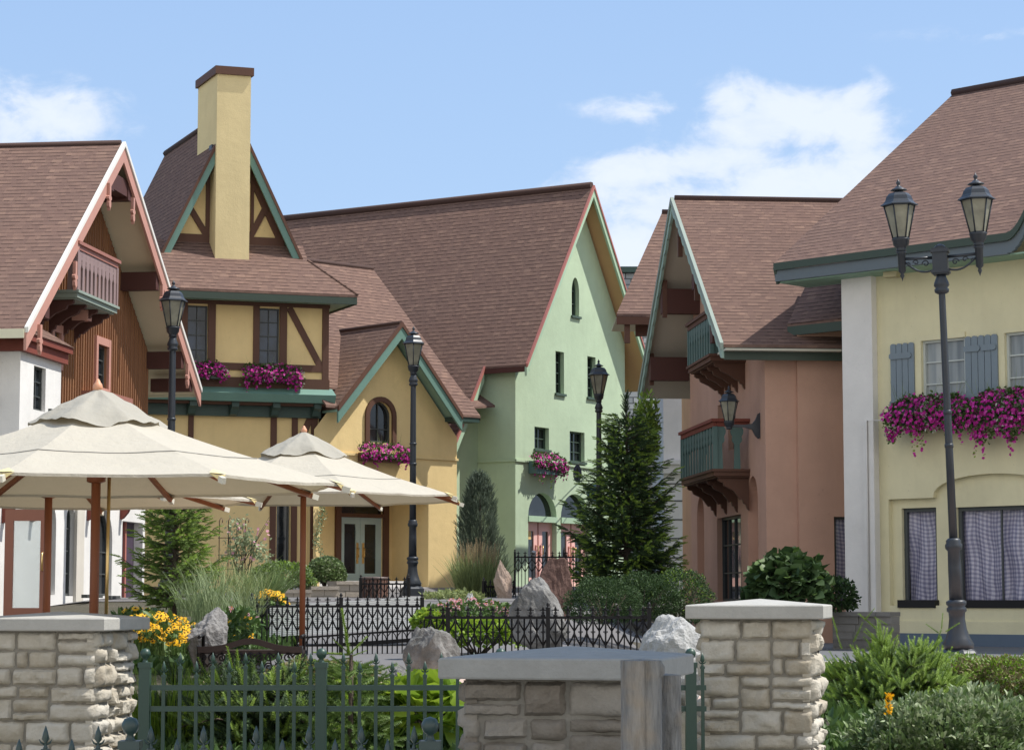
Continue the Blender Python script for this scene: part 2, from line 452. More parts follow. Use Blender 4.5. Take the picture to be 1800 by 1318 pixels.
def window(F, outl, parent, off=-.12, fw=.05, nx=2, ny=3, fmat=None, gmat=None, sill=0, smat=None, name='window', depth=.05, label=None):
    """frame ring + muntins (window) with its pane as a sub-part"""
    fmat = fmat or M['frame_dk']; gmat = gmat or M['glass']
    ss = [p[0] for p in outl]; zs = [p[1] for p in outl]; s0, s1, z0, z1 = min(ss), max(ss), min(zs), max(zs)
    c = Vector(((s0 + s1) / 2, (z0 + z1) / 2)); kx = 1 - 2 * fw / (s1 - s0); kz = 1 - 2 * fw / (z1 - z0)
    inn = [(c.x + (p[0] - c.x) * kx, c.y + (p[1] - c.y) * kz) for p in outl]
    mb = MB(); n = len(outl)
    for i in range(n):
        j = (i + 1) % n
        a, b, d, e = outl[i], outl[j], inn[j], inn[i]
        mb.poly([F.pt(*a, off + depth), F.pt(*b, off + depth), F.pt(*d, off + depth), F.pt(*e, off + depth)])
        mb.poly([F.pt(*e, off + depth), F.pt(*d, off + depth), F.pt(*d, off - .01), F.pt(*e, off - .01)])
    mw = min(.03, fw * .55)
    top = lambda s: z1 - fw if len(outl) == 4 else z1 - (s1 - s0) / 2 + math.sqrt(max(0, ((s1 - s0) / 2) ** 2 - (s - c.x) ** 2)) - fw
    for i in range(1, nx):
        s = s0 + (s1 - s0) * i / nx
        mb.fbox(F, s - mw / 2, s + mw / 2, z0 + fw, top(s), off, off + depth * .7)
    zt = z1 if len(outl) == 4 else z1 - (s1 - s0) / 2 + .02
    for i in range(1, ny):
        z = z0 + (z1 - z0) * i / ny
        if z < zt: mb.fbox(F, s0 + fw, s1 - fw, z - mw / 2, z + mw / 2, off + .002, off + depth * .66)
    o = mb.build(name, fmat, parent)
    if label: o['label'] = label
    if gmat is M.get('gingham'): curtain(F, (s0 + fw * .5, z0 + fw * .5, s1 - fw * .5, z1 - fw * .5), off, o, z1 + s0)
    else:
        g = MB(); g.poly([F.pt(*p, off) for p in inn]); g.build('pane', gmat, o)
    if sill:
        s = MB(); s.fbox(F, s0 - .05, s1 + .05, z0 - .06, z0 + .005, -.02, sill); s.build('sill', smat or fmat, o)
    return o

def roof_face(mb, pts, th=.06):
    mb.prism(pts, (0, 0, -th))
def rake(mb, F, pts, h, o0, o1, drop=0):
    for a, b in zip(pts[:-1], pts[1:]):
        mb.fprism(F, [(a[0], a[1] - drop), (b[0], b[1] - drop), (b[0], b[1] - drop - h), (a[0], a[1] - drop - h)], o0, o1)
def scallop(mb, F, a, b, h, o0, o1, drop, step=.45, amp=.06):
    L = math.hypot(b[0] - a[0], b[1] - a[1]); k = max(2, int(L / step)); lo = []
    for i in range(k * 6 + 1):
        t = i / (k * 6); w = abs(math.sin(math.pi * t * k)) * amp
        lo.append((a[0] + (b[0] - a[0]) * t, a[1] + (b[1] - a[1]) * t - drop - h - w))
    for i in range(len(lo) - 1):
        t0 = i / (k * 6); t1 = (i + 1) / (k * 6)
        p = (a[0] + (b[0] - a[0]) * t0, a[1] + (b[1] - a[1]) * t0 - drop); q = (a[0] + (b[0] - a[0]) * t1, a[1] + (b[1] - a[1]) * t1 - drop)
        mb.fprism(F, [p, q, lo[i + 1], lo[i]], o0, o1)

def baluster_outline(h, w):
    half = []
    for i in range(33):
        t = i / 32
        y = t * h
        r = w * (.19 + .10 * (1 - t))
        for cz, rr in ((.885, .56), (.70, .44)):
            d = abs(y - cz * h) / (rr * w)
            if d < 1: r = max(r, rr * w * math.sqrt(1 - d * d))
        half.append((r, y))
    return [(r, y) for r, y in half] + [(-r, y) for r, y in reversed(half)]
def balcony(F, s0, s1, ow, oo, zf, zr, parent, mrail, mbal, mfloor, mbrk, nb=11, nbr=4, bw=.17, brh=.55, left=True, right=True):
    b = thing_part('balcony', mfloor, parent, lambda mb: (
        mb.fbox(F, s0 - .06, s1 + .06, zf - .05, zf, ow, oo + .06),
        mb.fbox(F, s0 - .02, s1 + .02, zf - .14, zf - .05, ow, oo + .02),
        mb.fbox(F, s0 + .03, s1 - .03, zf - .17, zf - .14, ow, oo - .03)))
    rl = MB(); rl.fbox(F, s0 - .07, s1 + .07, zr - .035, zr + .03, oo - .08, oo + .07); rl.fbox(F, s0 - .02, s1 + .02, zr - .13, zr - .035, oo - .035, oo + .03)
    for k, f in ((s0, left), (s1, right)):
        if f:
            d = 1 if k == s1 else -1
            rl.fbox(F, min(k, k + d * .07) - .02, max(k, k + d * .07) + .02, zr - .033, zr + .028, ow, oo + .068); rl.fbox(F, k - .03, k + .025, zr - .128, zr - .035, ow, oo - .04)
    rl.build('rail', mrail, b)
    h = zr - .13 - zf
    ol = baluster_outline(h, bw)
    for i in range(nb):
        s = s0 + bw * .5 + (s1 - s0 - bw) * i / (nb - 1)
        mb = MB(); mb.fprism(F, [(s + p[0], zf + p[1]) for p in ol], oo - .02, oo + .012); mb.build('baluster', mbal, b)
    for k, f in ((s0, left), (s1, right)):
        if not f: continue
        G = Fr(F.pt(k, 0, ow), math.degrees(math.atan2(F.n.y, F.n.x)))
        W = oo - ow
        for i in (0, 1):
            c = W * (.36 + .5 * i)
            mb = MB(); mb.fprism(G, [(c + p[0], zf + p[1]) for p in ol], -.012, .012); mb.build('baluster', mbal, b)
        mb = MB(); mb.fbox(F, k - .045, k + .045, zf, zr - .13, oo - .055, oo + .03); mb.build('post', mbal, b)
    for i in range(nbr):
        s = s0 + .15 + (s1 - s0 - .3) * i / (nbr - 1)
        G = Fr(F.pt(s, 0, ow), math.degrees(math.atan2(F.n.y, F.n.x))); W = (oo - ow) * .88; zt = zf - .17
        pr = [(0, zt), (W, zt), (W, zt - .06), (W * .93, zt - .09), (W * .84, zt - .10), (W * .8, zt - .17), (W * .5, zt - .26), (W * .28, zt - brh * .72), (W * .2, zt - brh * .7), (W * .17, zt - brh * .84), (W * .1, zt - brh * .86), (W * .06, zt - brh), (0, zt - brh - .04)]
        mb = MB(); mb.fprism(G, pr, -.05, .05); mb.build('bracket', mbrk, b)
    return b
def thing_part(name, mat, parent, fn):
    mb = MB(); fn(mb); return mb.build(name, mat, parent)
def pendant(F, s, ztop, off, mat, parent, h=.5):
    mb = MB(); w = .05
    pr = [(-w, 0), (w, 0), (w, -h * .45), (w * 1.9, -h * .5), (w * 1.9, -h * .58), (w * .8, -h * .62), (w * 1.3, -h * .72), (w * 1.2, -h * .84), (w * .3, -h * .9), (0, -h), (-w * .3, -h * .9), (-w * 1.2, -h * .84), (-w * 1.3, -h * .72), (-w * .8, -h * .62), (-w * 1.9, -h * .58), (-w * 1.9, -h * .5), (-w, -h * .45)]
    mb.fprism(F, [(s + a, ztop + b) for a, b in pr], off - .03, off + .03)
    return mb.build('pendant', mat, parent)
def lerp(a, b, t): return a + (b - a) * t
def l2(a, b, t): return (lerp(a[0], b[0], t), lerp(a[1], b[1], t))
def zon(a, b, s): return lerp(a[1], b[1], (s - a[0]) / (b[0] - a[0]))
# ============================================================= LEFT HOUSE
def left_house():
    F = Fr(at(45, 572, 40), 82.9)
    T = thing('chalet_house', 'white and brown wooden house at the far left with a small mauve balcony', 'house', (F.o.x, F.o.y, -1))
    A = F.hit(45, 570); P = F.hit(217, 252); B = F.hit(352, 690); B = (B[0], lerp(A[1], B[1], .5)); A = (A[0], B[1])
    L = 16.0; W = -.85
    mb = MB(); roof_face(mb, [F.pt(*A, 0), F.pt(*P, 0), F.pt(*P, -L), F.pt(*A, -L)]); mb.build('roof', M['roof'], T)
    mb = MB(); roof_face(mb, [F.pt(*B, 0), F.pt(*B, -L), F.pt(*P, -L), F.pt(*P, 0)]); mb.build('roof', M['roof'], T)
    mb = MB(); mb.tube([F.pt(P[0], P[1] + .0, -.05), F.pt(P[0], P[1] + .0, -L)], .07, 6); mb.build('ridge_cap', M['ridge'], T)
    # roof vent
    mb = MB(); q = l2(P, A, .22); mb.fbox(F, q[0] - .15, q[0] + .12, q[1] - .02, q[1] + .14, -5.35, -5.0); mb.build('roof_vent', M['iron'], T)
    # soffits
    sf = MB()
    for E in (A, B):
        sf.prism([F.pt(E[0], E[1] - .075, -.03), F.pt(P[0], P[1] - .075, -.03), F.pt(P[0], P[1] - .075, -L), F.pt(E[0], E[1] - .075, -L)], (0, 0, -.05))
    sf.build('soffit', M['soffit'], T)
    wt = MB(); rake(wt, F, [A, P, B], .10, -.02, .05, -.03); wt.build('white_edge', M['whitetrim'], T)
    rb = MB(); rake(rb, F, [A, P, B], .32, -.03, .02, .07); rb.build('bargeboard', M['rose'], T)
    fa = MB(); fa.fbox(F, A[0] - .03, A[0] + .02, A[1] - .17, A[1] - .005, -L, -.02); fa.build('fascia', M['creamtrim'], T); fa = MB(); fa.fbox(F, B[0] - .02, B[0] + .03, B[1] - .17, B[1] - .005, -L, -.02); fa.build('fascia', M['creamtrim'], T)
    # walls
    s_far = F.S(259, 660, W); s_near = A[0] + .55; zf = -.9
    up = .22
    zA = zon(A, P, s_near) - up; zB = zon(P, B, s_far) - up; zmid = zat(735, 45)
    wn = F.rect(168, 607, 187, 682, W); w2 = F.rect(76, 584, 101, 606, W)
    wn2 = F.rect(91, 584, 103, 640, W)
    wall('wooden_gable', F, [(s_near, zmid), (s_far, zmid), (s_far, zB), (P[0], P[1] - up), (s_near, zA)], [rect_o(wn), rect_o(wn2)], M['siding'], T, W, .12)
    # battens
    bt = MB(); s = s_near + .05
    while s < s_far:
        zt = (zon(A, P, s) if s < P[0] else zon(P, B, s)) - up - .07
        for (a, b) in (((zmid, zt),) if not (wn[0] - .1 < s < wn[2] + .1 or wn2[0] - .1 < s < wn2[2] + .1) else ((zmid, (wn if s > wn2[2] + .2 else wn2)[1]), ((wn if s > wn2[2] + .2 else wn2)[3], zt))):
            if b > a: bt.fbox(F, s - .022, s + .022, a, b, W, W + .035)
        s += .16
    bt.build('battens', M['siding'], T)
    for w in (wn, wn2):
        window(F, rect_o(w), T, W - .10, .05, 2, 3)
        tr = MB(); tr.fbox(F, w[0] - .13, w[0], w[1] - .1, w[3] + .16, W, W + .06); tr.fbox(F, w[2], w[2] + .13, w[1] - .1, w[3] + .16, W, W + .06); tr.fbox(F, w[0], w[2], w[3], w[3] + .16, W, W + .058); tr.fbox(F, w[0], w[2], w[1] - .12, w[1], W, W + .058); tr.build('window_surround', M['rose'], T)
    mb = MB(); r = F.rect(148, 690, 170, 735, W); mb.fbox(F, r[0] - .3, r[2] + .9, F.Zz(160, 692, W) - .12, F.Zz(160, 692, W), W, W + .5); mb.fbox(F, r[0] - .25, r[2] + .85, F.Zz(160, 692, W) - .4, F.Zz(160, 692, W) - .12, W, W + .4); mb.build('porch_ledge', M['roserail'], T)
    # lower white wall
    holes = []; spec = []
    for (x0, y0, x1, y1) in ((72, 880, 98, 1045), (116, 889, 131, 1047), (164, 893, 197, 1047)):
        r = F.rect(x0, y0, x1, y1, W); o = arch(*r, 'round'); holes.append(o); spec.append(o)
    dr = F.rect(214, 917, 250, 1082, W); dr = (dr[0], zf + .05, dr[2], dr[3]); holes.append(rect_o(dr))
    wall('ground_floor_wall', F, [(s_near, zf), (s_far, zf), (s_far, zmid), (s_near, zmid)], holes, M['white'], T, W, .22)
    for o in spec: window(F, o, T, W - .15, .05, 2, 4, sill=.1, smat=M['frame_dk'])
    d = MB(); d.fbox(F, dr[0], dr[2], dr[1], dr[3], W - .25, W - .2)
    dd = d.build('side_door', paint('plum_door', srgb(70, 58, 74), .5, .1), T)
    j = MB(); m_ = (dr[0] + dr[2]) / 2 - .05; j.fbox(F, m_, m_ + .1, dr[1], dr[3], W - .2, W - .15); j.build('jamb', M['red'], dd)
    pl = MB(); r = F.rect(134, 880, 147, 1076, W + .05); pl.fbox(F, r[0], r[2], zf, zmid, W, W + .06); pl.build('pilaster', stucco('grey_pilaster', srgb(205, 200, 190)), T)
    bd = MB(); bd.fbox(F, s_near, s_far + .02, zmid - .14, zmid + .1, W, W + .07); bd.build('floor_band', M['dkred'], T)
    # near end wall, far end and back so that the house is closed
    bw = MB(); bw.poly([F.pt(s_near, zf, W), F.pt(s_near, zA, W), F.pt(s_near, zA, -L + .6), F.pt(s_near, zf, -L + .6)]); bw.poly([F.pt(s_far, zf, W), F.pt(s_far, zB, W), F.pt(s_far, zB, -L + .6), F.pt(s_far, zf, -L + .6)])
    bw.poly([F.pt(s_near, zf, -L + .6), F.pt(s_far, zf, -L + .6), F.pt(s_far, zB, -L + .6), F.pt(P[0], P[1] - up, -L + .6), F.pt(s_near, zA, -L + .6)]); bw.build('outer_walls', M['white'], T)
    # white bay under the near eave
    O = -.32; s0 = F.S(35, 680, O); s1 = F.S(107, 680, O); zb = zat(800, 41); zt = F.Zz(70, 628, O)
    r = F.rect(59, 645, 80, 722, O)
    wall('bay_wall', F, [(s0, zb), (s1, zb), (s1, zt), (s0, zt)], [rect_o(r)], M['white'], T, O, .14)
    window(F, rect_o(r), T, O - .12, .04, 2, 3, sill=.03)
    by = MB(); by.poly([F.pt(s0, zb, O), F.pt(s0, zt, O), F.pt(s0, zt, -9), F.pt(s0, zb, -9)]); by.poly([F.pt(s1, zb, O), F.pt(s1, zt, O), F.pt(s1, zt, W), F.pt(s1, zb, W)]); by.poly([F.pt(s0, zb, O), F.pt(s1, zb, O), F.pt(s1, zb, -9), F.pt(s0, zb, -9)]); by.build('bay_side', M['white'], T)
    cn = MB(); cn.fbox(F, s0 - .1, s1 + .1, zt - .0, zt + .2, -9, O + .1); cn.fbox(F, s0 - .17, s1 + .17, zt + .2, zt + .32, -9, O + .17); cn.build('cornice', M['redbrown'], T)
    zc = zt + .32; zpk = F.Zz(60, 562, W)
    pr = MB(); a = s0 - .2; b = s1 + .2
    sa = s0 + .3; sb = (s1 + s0) / 2
    pr.poly([F.pt(a, zc, O + .2), F.pt(b, zc, O + .2), F.pt(sb, zpk, W + .02), F.pt(sa, zpk, W + .02)]); pr.poly([F.pt(b, zc, O + .2), F.pt(b, zc, W), F.pt(sb, zpk, W + .01)]); pr.poly([F.pt(a, zc, O + .2), F.pt(sa, zpk, W + .02), F.pt(sa, zpk, W), F.pt(a, zc, W)]); pr.build('bay_roof', M['roof'], T)
    # purlins from the wall out to the rake
    for (y0, y1, x) in ((337, 365, 226), (487, 518, 272), (626, 655, 320), (676, 698, 345)):
        z1 = F.Zz(x, y0, -.3); z0 = F.Zz(x, y1, -.3)
        t = (P[1] - .18 - z1) / (P[1] - B[1]); sp = P[0] + (B[0] - P[0]) * t
        mb = MB(); mb.fbox(F, sp - .26, sp - .02, z0, z1, W - .1, -.04); mb.build('purlin', M['dkred'], T)
        if y0 != 676:
            t2 = t; sn = P[0] + (A[0] - P[0]) * t2
            mb = MB(); mb.fbox(F, sn + .02, sn + .26, z0, z1, W - .1, -.04); mb.build('purlin', M['dkred'], T)
    mb = MB(); zt_ = F.Zz(226, 337, -.4); mb.fbox(F, P[0] - (P[1] - zt_) * .9, P[0] + (P[1] - zt_) * .9, F.Zz(226, 365, -.4), zt_, -.30, -.06); mb.build('collar_tie', M['dkred'], T)
    for (x, y) in ((190, 340), (232, 365), (283, 518), (328, 655), (130, 478), (68, 590)):
        s, z = F.hit(x, y, .03); pendant(F, s, z + .2, .05, M['rose'], T, .55)
    bz = F.Zz(133, 508, .0)
    balcony(F, F.S(135, 500, -.02), F.S(204, 530, -.02), W, -.02, bz, F.Zz(133, 424, 0), T, M['roserail'], M['mauve'], M['greytrim'], M['dkred'], nb=10, nbr=4, bw=.25)
    fl = MB(); r = F.rect(128, 535, 150, 568, -.45); c = F.pt(F.S(148, 560, -.4), F.Zz(150, 556, -.4), -.45); fl.obox(c, F.t * .13, Vector((0, 0, .1)), F.n * .16); fl.build('floodlight', M['rose'], T)
    # brackets above the shopfront and the open door
    for px in (6, 56, 155, 213):
        s = F.S(px, 885, W); z = F.Zz(px, 876, W)
        G = Fr(F.pt(s, 0, W), math.degrees(math.atan2(F.n.y, F.n.x)))
        pr_ = [(0, z), (.42, z), (.42, z - .1), (.34, z - .14), (.22, z - .16), (.16, z - .3), (.06, z - .42), (0, z - .45)]
        mb = MB(); mb.fprism(G, pr_, -.07, .07); mb.build('bracket', M['redbrown'], T)
    D = Fr(at(8, 1000, 40.6), -5)
    r = D.rect(8, 895, 86, 1110); g = D.rect(23, 915, 71, 1068)
    dm = MB(); dm.fbox(D, r[0], g[0], zf + .04, r[3], -.03, .03); dm.fbox(D, g[2], r[2], zf + .04, r[3], -.03, .03); dm.fbox(D, g[0], g[2], g[3], r[3], -.029, .03); dm.fbox(D, g[0], g[2], zf + .04, g[1], -.029, .03)
    dd = dm.build('door', M['door_brown'], T, None); dd['label'] = 'brown glazed door standing open'
    gm = MB(); gm.fbox(D, g[0], g[2], g[1], g[3], -.008, .008)
    m, nt, b = nm('clear_pane'); b.inputs['Base Color'].default_value = (.8, .85, .85, 1); b.inputs['Roughness'].default_value = .02; b.inputs['Transmission Weight'].default_value = .75; b.inputs['IOR'].default_value = 1.15
    gm.build('pane', m, dd)
    hm = MB(); x = r[2] - .1; hm.tube([D.pt(x, D.Zz(80, 1002), .03), D.pt(x, D.Zz(80, 1002), .1), D.pt(x, D.Zz(80, 972), .1), D.pt(x, D.Zz(80, 972), .03)], .018, 6); hm.build('handle', M['brass'], dd)
left_house()

# ============================================================= YELLOW HALF-TIMBERED HOUSE
def yellow_house():
    T0 = at(577, 620, 57)
    F = Fr(T0, 18, 23.5)
    T = thing('half_timbered_house', 'yellow half-timbered house with a tall yellow chimney and a gabled entry wing', 'house', (T0.x, T0.y, 0))
    zb = -.35
    # ---- ground floor wall (set back), upper floor wall
    G0 = -.28
    sL = F.S(255, 800, G0) - 4; sR = F.S(560, 800, G0)
    zl = F.Zz(450, 733, G0)
    wr = F.rect(486, 878, 510.5, 990, G0)
    wall('ground_floor_wall', F, [(sL, zb), (sR, zb), (sR, zl + .3), (sL, zl + .3)], [rect_o(wr)], M['yellow'], T, G0, .2)
    window(F, rect_o(wr), T, G0 - .18, .04, 1, 1)
    tb = MB()
    for x0, x1 in ((330, 339), (473.5, 484), (511, 521), (546, 557)):
        a = F.S(x0, 800, G0); b = F.S(x1, 800, G0)
        if x0 == 473.5 or x0 == 511: a = F.S(x0, 930, G0); b = F.S(x1, 930, G0)
        tb.fbox(F, a, b, zb, zl, G0, G0 + .05)
    a = F.S(473.5, 800, G0); b = F.S(484, 800, G0); tb.strip(F, F.hit(545, 735, G0), F.hit(520, 790, G0), .16, G0 + .002, G0 + .045)
    tb.build('lower_timbers', M['brown'], T)
    # upper floor
    U = 0; s0 = F.S(262, 600) - 3.5; s1 = F.S(577, 600); z0 = F.Zz(500, 690); z1 = F.Zz(500, 520)
    w1 = F.rect(328.5, 537, 365, 640); w2 = F.rect(455, 542, 491, 640)
    wall('upper_wall', F, [(s0, z0), (s1, z0), (s1, z1 + .3), (s0, z1 + .3)], [rect_o(w1), rect_o(w2)], M['yellow'], T, U, .1)
    sw = MB(); bd = Fr(F.pt(s1, 0, 0), 113.5)
    sw.poly([bd.pt(0, z0), bd.pt(0, z1 + .3), bd.pt(5, z1 + .3), bd.pt(5, z0)]); sw.build('side_wall', M['yellow'], T)
    for w in (w1, w2): window(F, rect_o(w), T, U - .08, .035, 2, 4, fmat=M['frame_dk'], gmat=M['glass_b'])
    tb = MB()
    def V(x0, x1, za, zc, o=.05):
        tb.fbox(F, F.S(x0, 600), F.S(x1, 600), za, zc, 0.0, o)
    zt0 = F.Zz(450, 538); zt1 = F.Zz(450, 522); zr0 = F.Zz(600, 653) if 0 else F.Zz(540, 654); zr1 = F.Zz(540, 642); zk0 = F.Zz(450, 684); zk1 = F.Zz(450, 664)
    tb.fbox(F, s0, s1 + .02, zt0, zt1 + .25, 0, .06); tb.fbox(F, s0, s1 + .02, zk0 - .3, zk1, 0, .062)
    for x0, x1 in ((318, 328.5), (365, 378), (444.6, 455), (491, 503.5), (566, 577)): V(x0, x1, zk1, zt0)
    tb.fbox(F, F.S(378, 600), F.S(444.6, 600), zr0, zr1, 0, .045); tb.fbox(F, F.S(503.5, 600), F.S(566, 600), zr0, zr1, 0, .045)
    tb.fbox(F, F.S(328.5, 600), F.S(365, 600), zr0, w1[1], 0, .046); tb.fbox(F, F.S(455, 600), F.S(491, 600), zr0, w2[1], 0, .046)
    tb.strip(F, F.hit(508, 541), F.hit(563, 645), .16, 0, .04)
    tb.build('upper_timbers', M['brown'], T)
    # green ledge, frieze and corbels
    sE = F.S(590, 692, .3)
    lg = MB(); za = F.Zz(450, 706, .2); zc = F.Zz(450, 692, .2); zd = F.Zz(450, 680, .05)
    lg.fprism(Fr(F.pt(s0, 0, 0), 18), [(0, 0), (0, 0)], 0, 0) if 0 else None
    lg.prism([F.pt(s0, za, -.1), F.pt(s0, za, .26), F.pt(s0, zc, .34), F.pt(s0, zd, .02), F.pt(s0, zd, -.1)], F.t * (sE - s0))
    lg.build('ledge', M['teal'], T)
    dk = MB(); dk.fbox(F, s0, s1 + .04, F.Zz(450, 712, 0), za - .002, G0 - .1, .1); dk.build('ledge_shadow', M['brown'], T)  # brown strip stands for the shadow under the green ledge
    fz = MB(); fz.fbox(F, s0, s1 - .12, zl, F.Zz(450, 712, 0) - .002, G0 - .05, G0 + .13); fz.build('frieze', M['dkteal'], T)
    for x in (335, 409, 481, 553):
        s = F.S(x, 715, -.1); mb = MB(); zt = za - .01
        mb.prism([F.pt(s - .09, zt, -.12), F.pt(s - .09, zt, .17), F.pt(s - .09, zt - .12, .17), F.pt(s - .09, zt - .18, .08), F.pt(s - .09, zt - .3, .0), F.pt(s - .09, zt - .33, -.12)], F.t * .18); mb.build('corbel', M['dkteal'], T)
    # ---- pent roof round the tower foot
    eo = .62; zE = F.Zz(470, 512, eo); sEr = F.S(629, 517, eo); sEl = s0
    
    WG = -1.0; OG = -.55; zW = F.Zz(405, 426, WG); oH = -.5
    zH = lerp(zE, zW, (eo - oH) / (eo - WG)); sHr = F.S(541, 455, oH); sB = F.S(532, 440, WG)
    pr = MB(); back = -7.5
    roof_face(pr, [F.pt(sEl, zE, eo), F.pt(sEr, zE, eo), F.pt(sHr, zH, oH), F.pt(sB, zW, WG), F.pt(sEl, zW, WG)])
    roof_face(pr, [F.pt(sEr, zE, eo), F.pt(sEr, zE, back), F.pt(sHr, zH, back), F.pt(sHr, zH, oH)])
    roof_face(pr, [F.pt(sHr, zH, oH), F.pt(sHr, zH, back), F.pt(sB, zW, back), F.pt(sB, zW, WG)])
    pr.build('pent_roof', M['roof'], T)
    mb = MB(); mb.tube([F.pt(sEr, zE + .0, eo), F.pt(sHr, zH + .0, oH)], .035, 6); mb.build('hip_cap', M['roof'], T)
    fs = MB(); fs.fbox(F, sEl, sEr - .02, zE - .24, zE - .07, eo - .05, eo - .0); fs.prism([F.pt(sEr - .05, zE - .24, eo - .05), F.pt(sEr - .0, zE - .24, eo - .05), F.pt(sEr, zE - .24, back), F.pt(sEr - .05, zE - .24, back)], (0, 0, .17)); fs.build('fascia', M['dkgreen'], T)
    sf = MB(); sf.prism([F.pt(sEl, zE - .2, eo - .05), F.pt(sEr - .05, zE - .2, eo - .05), F.pt(sEr - .05, zE - .2, back), F.pt(sEl, zE - .2, back)], (0, 0, .03)); sf.build('soffit', M['soffit_teal'], T)
    # ---- upper gable
    W = -1.0; O = -.55
    def gp(x, y, o=O): return F.hit(x, y, o)
    A = gp(282, 442); B = gp(532, 456); P = gp(410.5, 189); zz = min(A[1], B[1]); A = (A[0], zz); B = (B[0], zz)
    for E, nmz in ((A, 'roof_dark'), (B, 'roof_dark')):
        mb = MB(); q = [F.pt(*E, O), F.pt(*P, O), F.pt(*P, -7.2), F.pt(*E, -7.2)]; roof_face(mb, q if E is A else q[::-1]); mb.build('gable_roof', M['roof'], T)
    mb = MB(); mb.tube([F.pt(P[0], P[1] + .01, O - .02), F.pt(P[0], P[1] + .01, -7.2)], .08, 6); mb.build('ridge_cap', M['ridge'], T)
    rb = MB(); rake(rb, F, [A, P, B], .16, O - .03, O + .04, .0); rb.build('verge', M['brown'], T)
    rb = MB(); rake(rb, F, [A, P, B], .36, O - .05, O + .01, .16); rb.build('bargeboard', M['teal'], T)
    sf = MB()
    for E in (A, B): sf.prism([F.pt(E[0], E[1] - .08, O - .05), F.pt(P[0], P[1] - .08, O - .05), F.pt(P[0], P[1] - .08, -7), F.pt(E[0], E[1] - .08, -7)], (0, 0, -.04))
    sf.build('gable_soffit', M['soffit_teal'], T)
    sc = .86; wa = (A[0] + .35, A[1] - .05); wb = (B[0] - .35, B[1] - .05)
    zw = lambda s: (zon(A, P, s) if s < P[0] else zon(P, B, s)) - .2
    wl = MB(); wl.poly([F.pt(wa[0], zz - .3, W), F.pt(wb[0], zz - .3, W), F.pt(wb[0], zw(wb[0]), W), F.pt(P[0], P[1] - .2, W), F.pt(wa[0], zw(wa[0]), W)]); wl.build('gable_wall', M['yellow'], T); wl = MB(); wl.poly([F.pt(wa[0], zz - .3, -6.9), F.pt(wb[0], zz - .3, -6.9), F.pt(wb[0], zw(wb[0]), -6.9), F.pt(P[0], P[1] - .2, -6.9), F.pt(wa[0], zw(wa[0]), -6.9)]); wl.build('rear_gable_wall', M['yellow'], T)
    tm = MB(); o1 = W + .05
    zba = F.Zz(405, 426, W); zbb = F.Zz(405, 415, W)
    tm.fbox(F, wa[0], wb[0], zba - .25, zbb, W, o1)
    tm.fbox(F, F.S(361, 380, W), F.S(372, 380, W), zbb, zw(F.S(361, 380, W)), W, o1)
    tm.fbox(F, F.S(441, 400, W) - .02, F.S(441, 400, W) + .06, zbb, zw(F.S(441, 400, W)) - .1, W, o1)
    for a, b in (((335, 368), (365, 418)), ((465, 368), (438, 420))): tm.strip(F, F.hit(*a, W), F.hit(*b, W), .15, W + .002, o1 - .003)
    for E in (wa, wb):
        tm.fprism(F, [(E[0], zw(E[0])), (P[0], P[1] - .2), (P[0], P[1] - .62), (E[0], zw(E[0]) - .42)], W + .003, o1 + .003)
    tm.build('gable_timbers', M['brown'], T)
    # ---- chimney
    CO = -.42; c0 = F.S(380, 300, CO); c1 = F.S(439.5, 300, CO); zt = F.Zz(410, 131, CO); zc0 = F.Zz(410, 440, CO) - .8
    bk = -2.2
    ch = MB(); ch.prism([F.pt(c0, zc0, CO), F.pt(c1, zc0, CO), F.pt(c1, zc0, bk), F.pt(c0, zc0, bk)], (0, 0, zt - zc0)); chm = ch.build('chimney', M['chim'], T)
    cp = MB(); z1_ = F.Zz(410, 121, CO); cp.prism([F.pt(c0 - .06, zt - .02, CO + .06), F.pt(c1 + .06, zt - .02, CO + .06), F.pt(c1 + .06, zt - .02, bk - .06), F.pt(c0 - .06, zt - .02, bk - .06)], (0, 0, z1_ - zt + .06)); cp.build('chimney_cap', M['brown'], chm)
    fl = MB(); q = F.pt(c0 - .03, F.Zz(365, 262, -.8), -.8); fl.obox(q, F.t * .02, Vector((0, 0, .1)), F.n * .12); fl.build('flashing', M['lampmetal'], chm)

    # ---- wing at 42 degrees, entry gable
    E = Fr(at(803, 850, 60), 42)
    O = .55
    P = E.hit(706, 567, O); A = E.hit(594, 713, O); B = E.hit(812, 731, O); z = (A[1] + B[1]) / 2; A = (A[0], z); B = (B[0], z)
    for e in (A, B):
        mb = MB(); q = [E.pt(*e, O), E.pt(*P, O), E.pt(*P, -3.4), E.pt(*e, -3.4)]; roof_face(mb, q if e is A else q[::-1]); mb.build('entry_roof', M['roof'], T)
    mb = MB(); mb.tube([E.pt(P[0], P[1], O - .02), E.pt(P[0], P[1], -3.0)], .06, 6); mb.build('ridge_cap', M['ridge'], T)
    rb = MB(); rake(rb, E, [A, P, B], .13, O - .02, O + .05, -.02); rb.build('verge', M['brown'], T)
    rb = MB(); rake(rb, E, [A, P, B], .30, O - .04, O + .02, .11); rb.build('bargeboard', M['teal'], T)
    sf = MB()
    for e in (A, B): sf.prism([E.pt(e[0], e[1] - .08, O - .04), E.pt(P[0], P[1] - .08, O - .04), E.pt(P[0], P[1] - .08, -.1), E.pt(e[0], e[1] - .08, -.1)], (0, 0, -.05))
    sf.build('soffit', M['soffit_teal'], T)
    sl = E.S(557, 850) - .1; sr = 0.0; zt_ = lambda s: (zon(A, P, s) if s < P[0] else zon(P, B, s)) - .2
    aw = E.rect(648, 706, 688, 778); awo = arch(*aw, 'round')
    ro = E.rect(562, 880, 753, 1050); ro = (ro[0], zb, ro[2], ro[3])
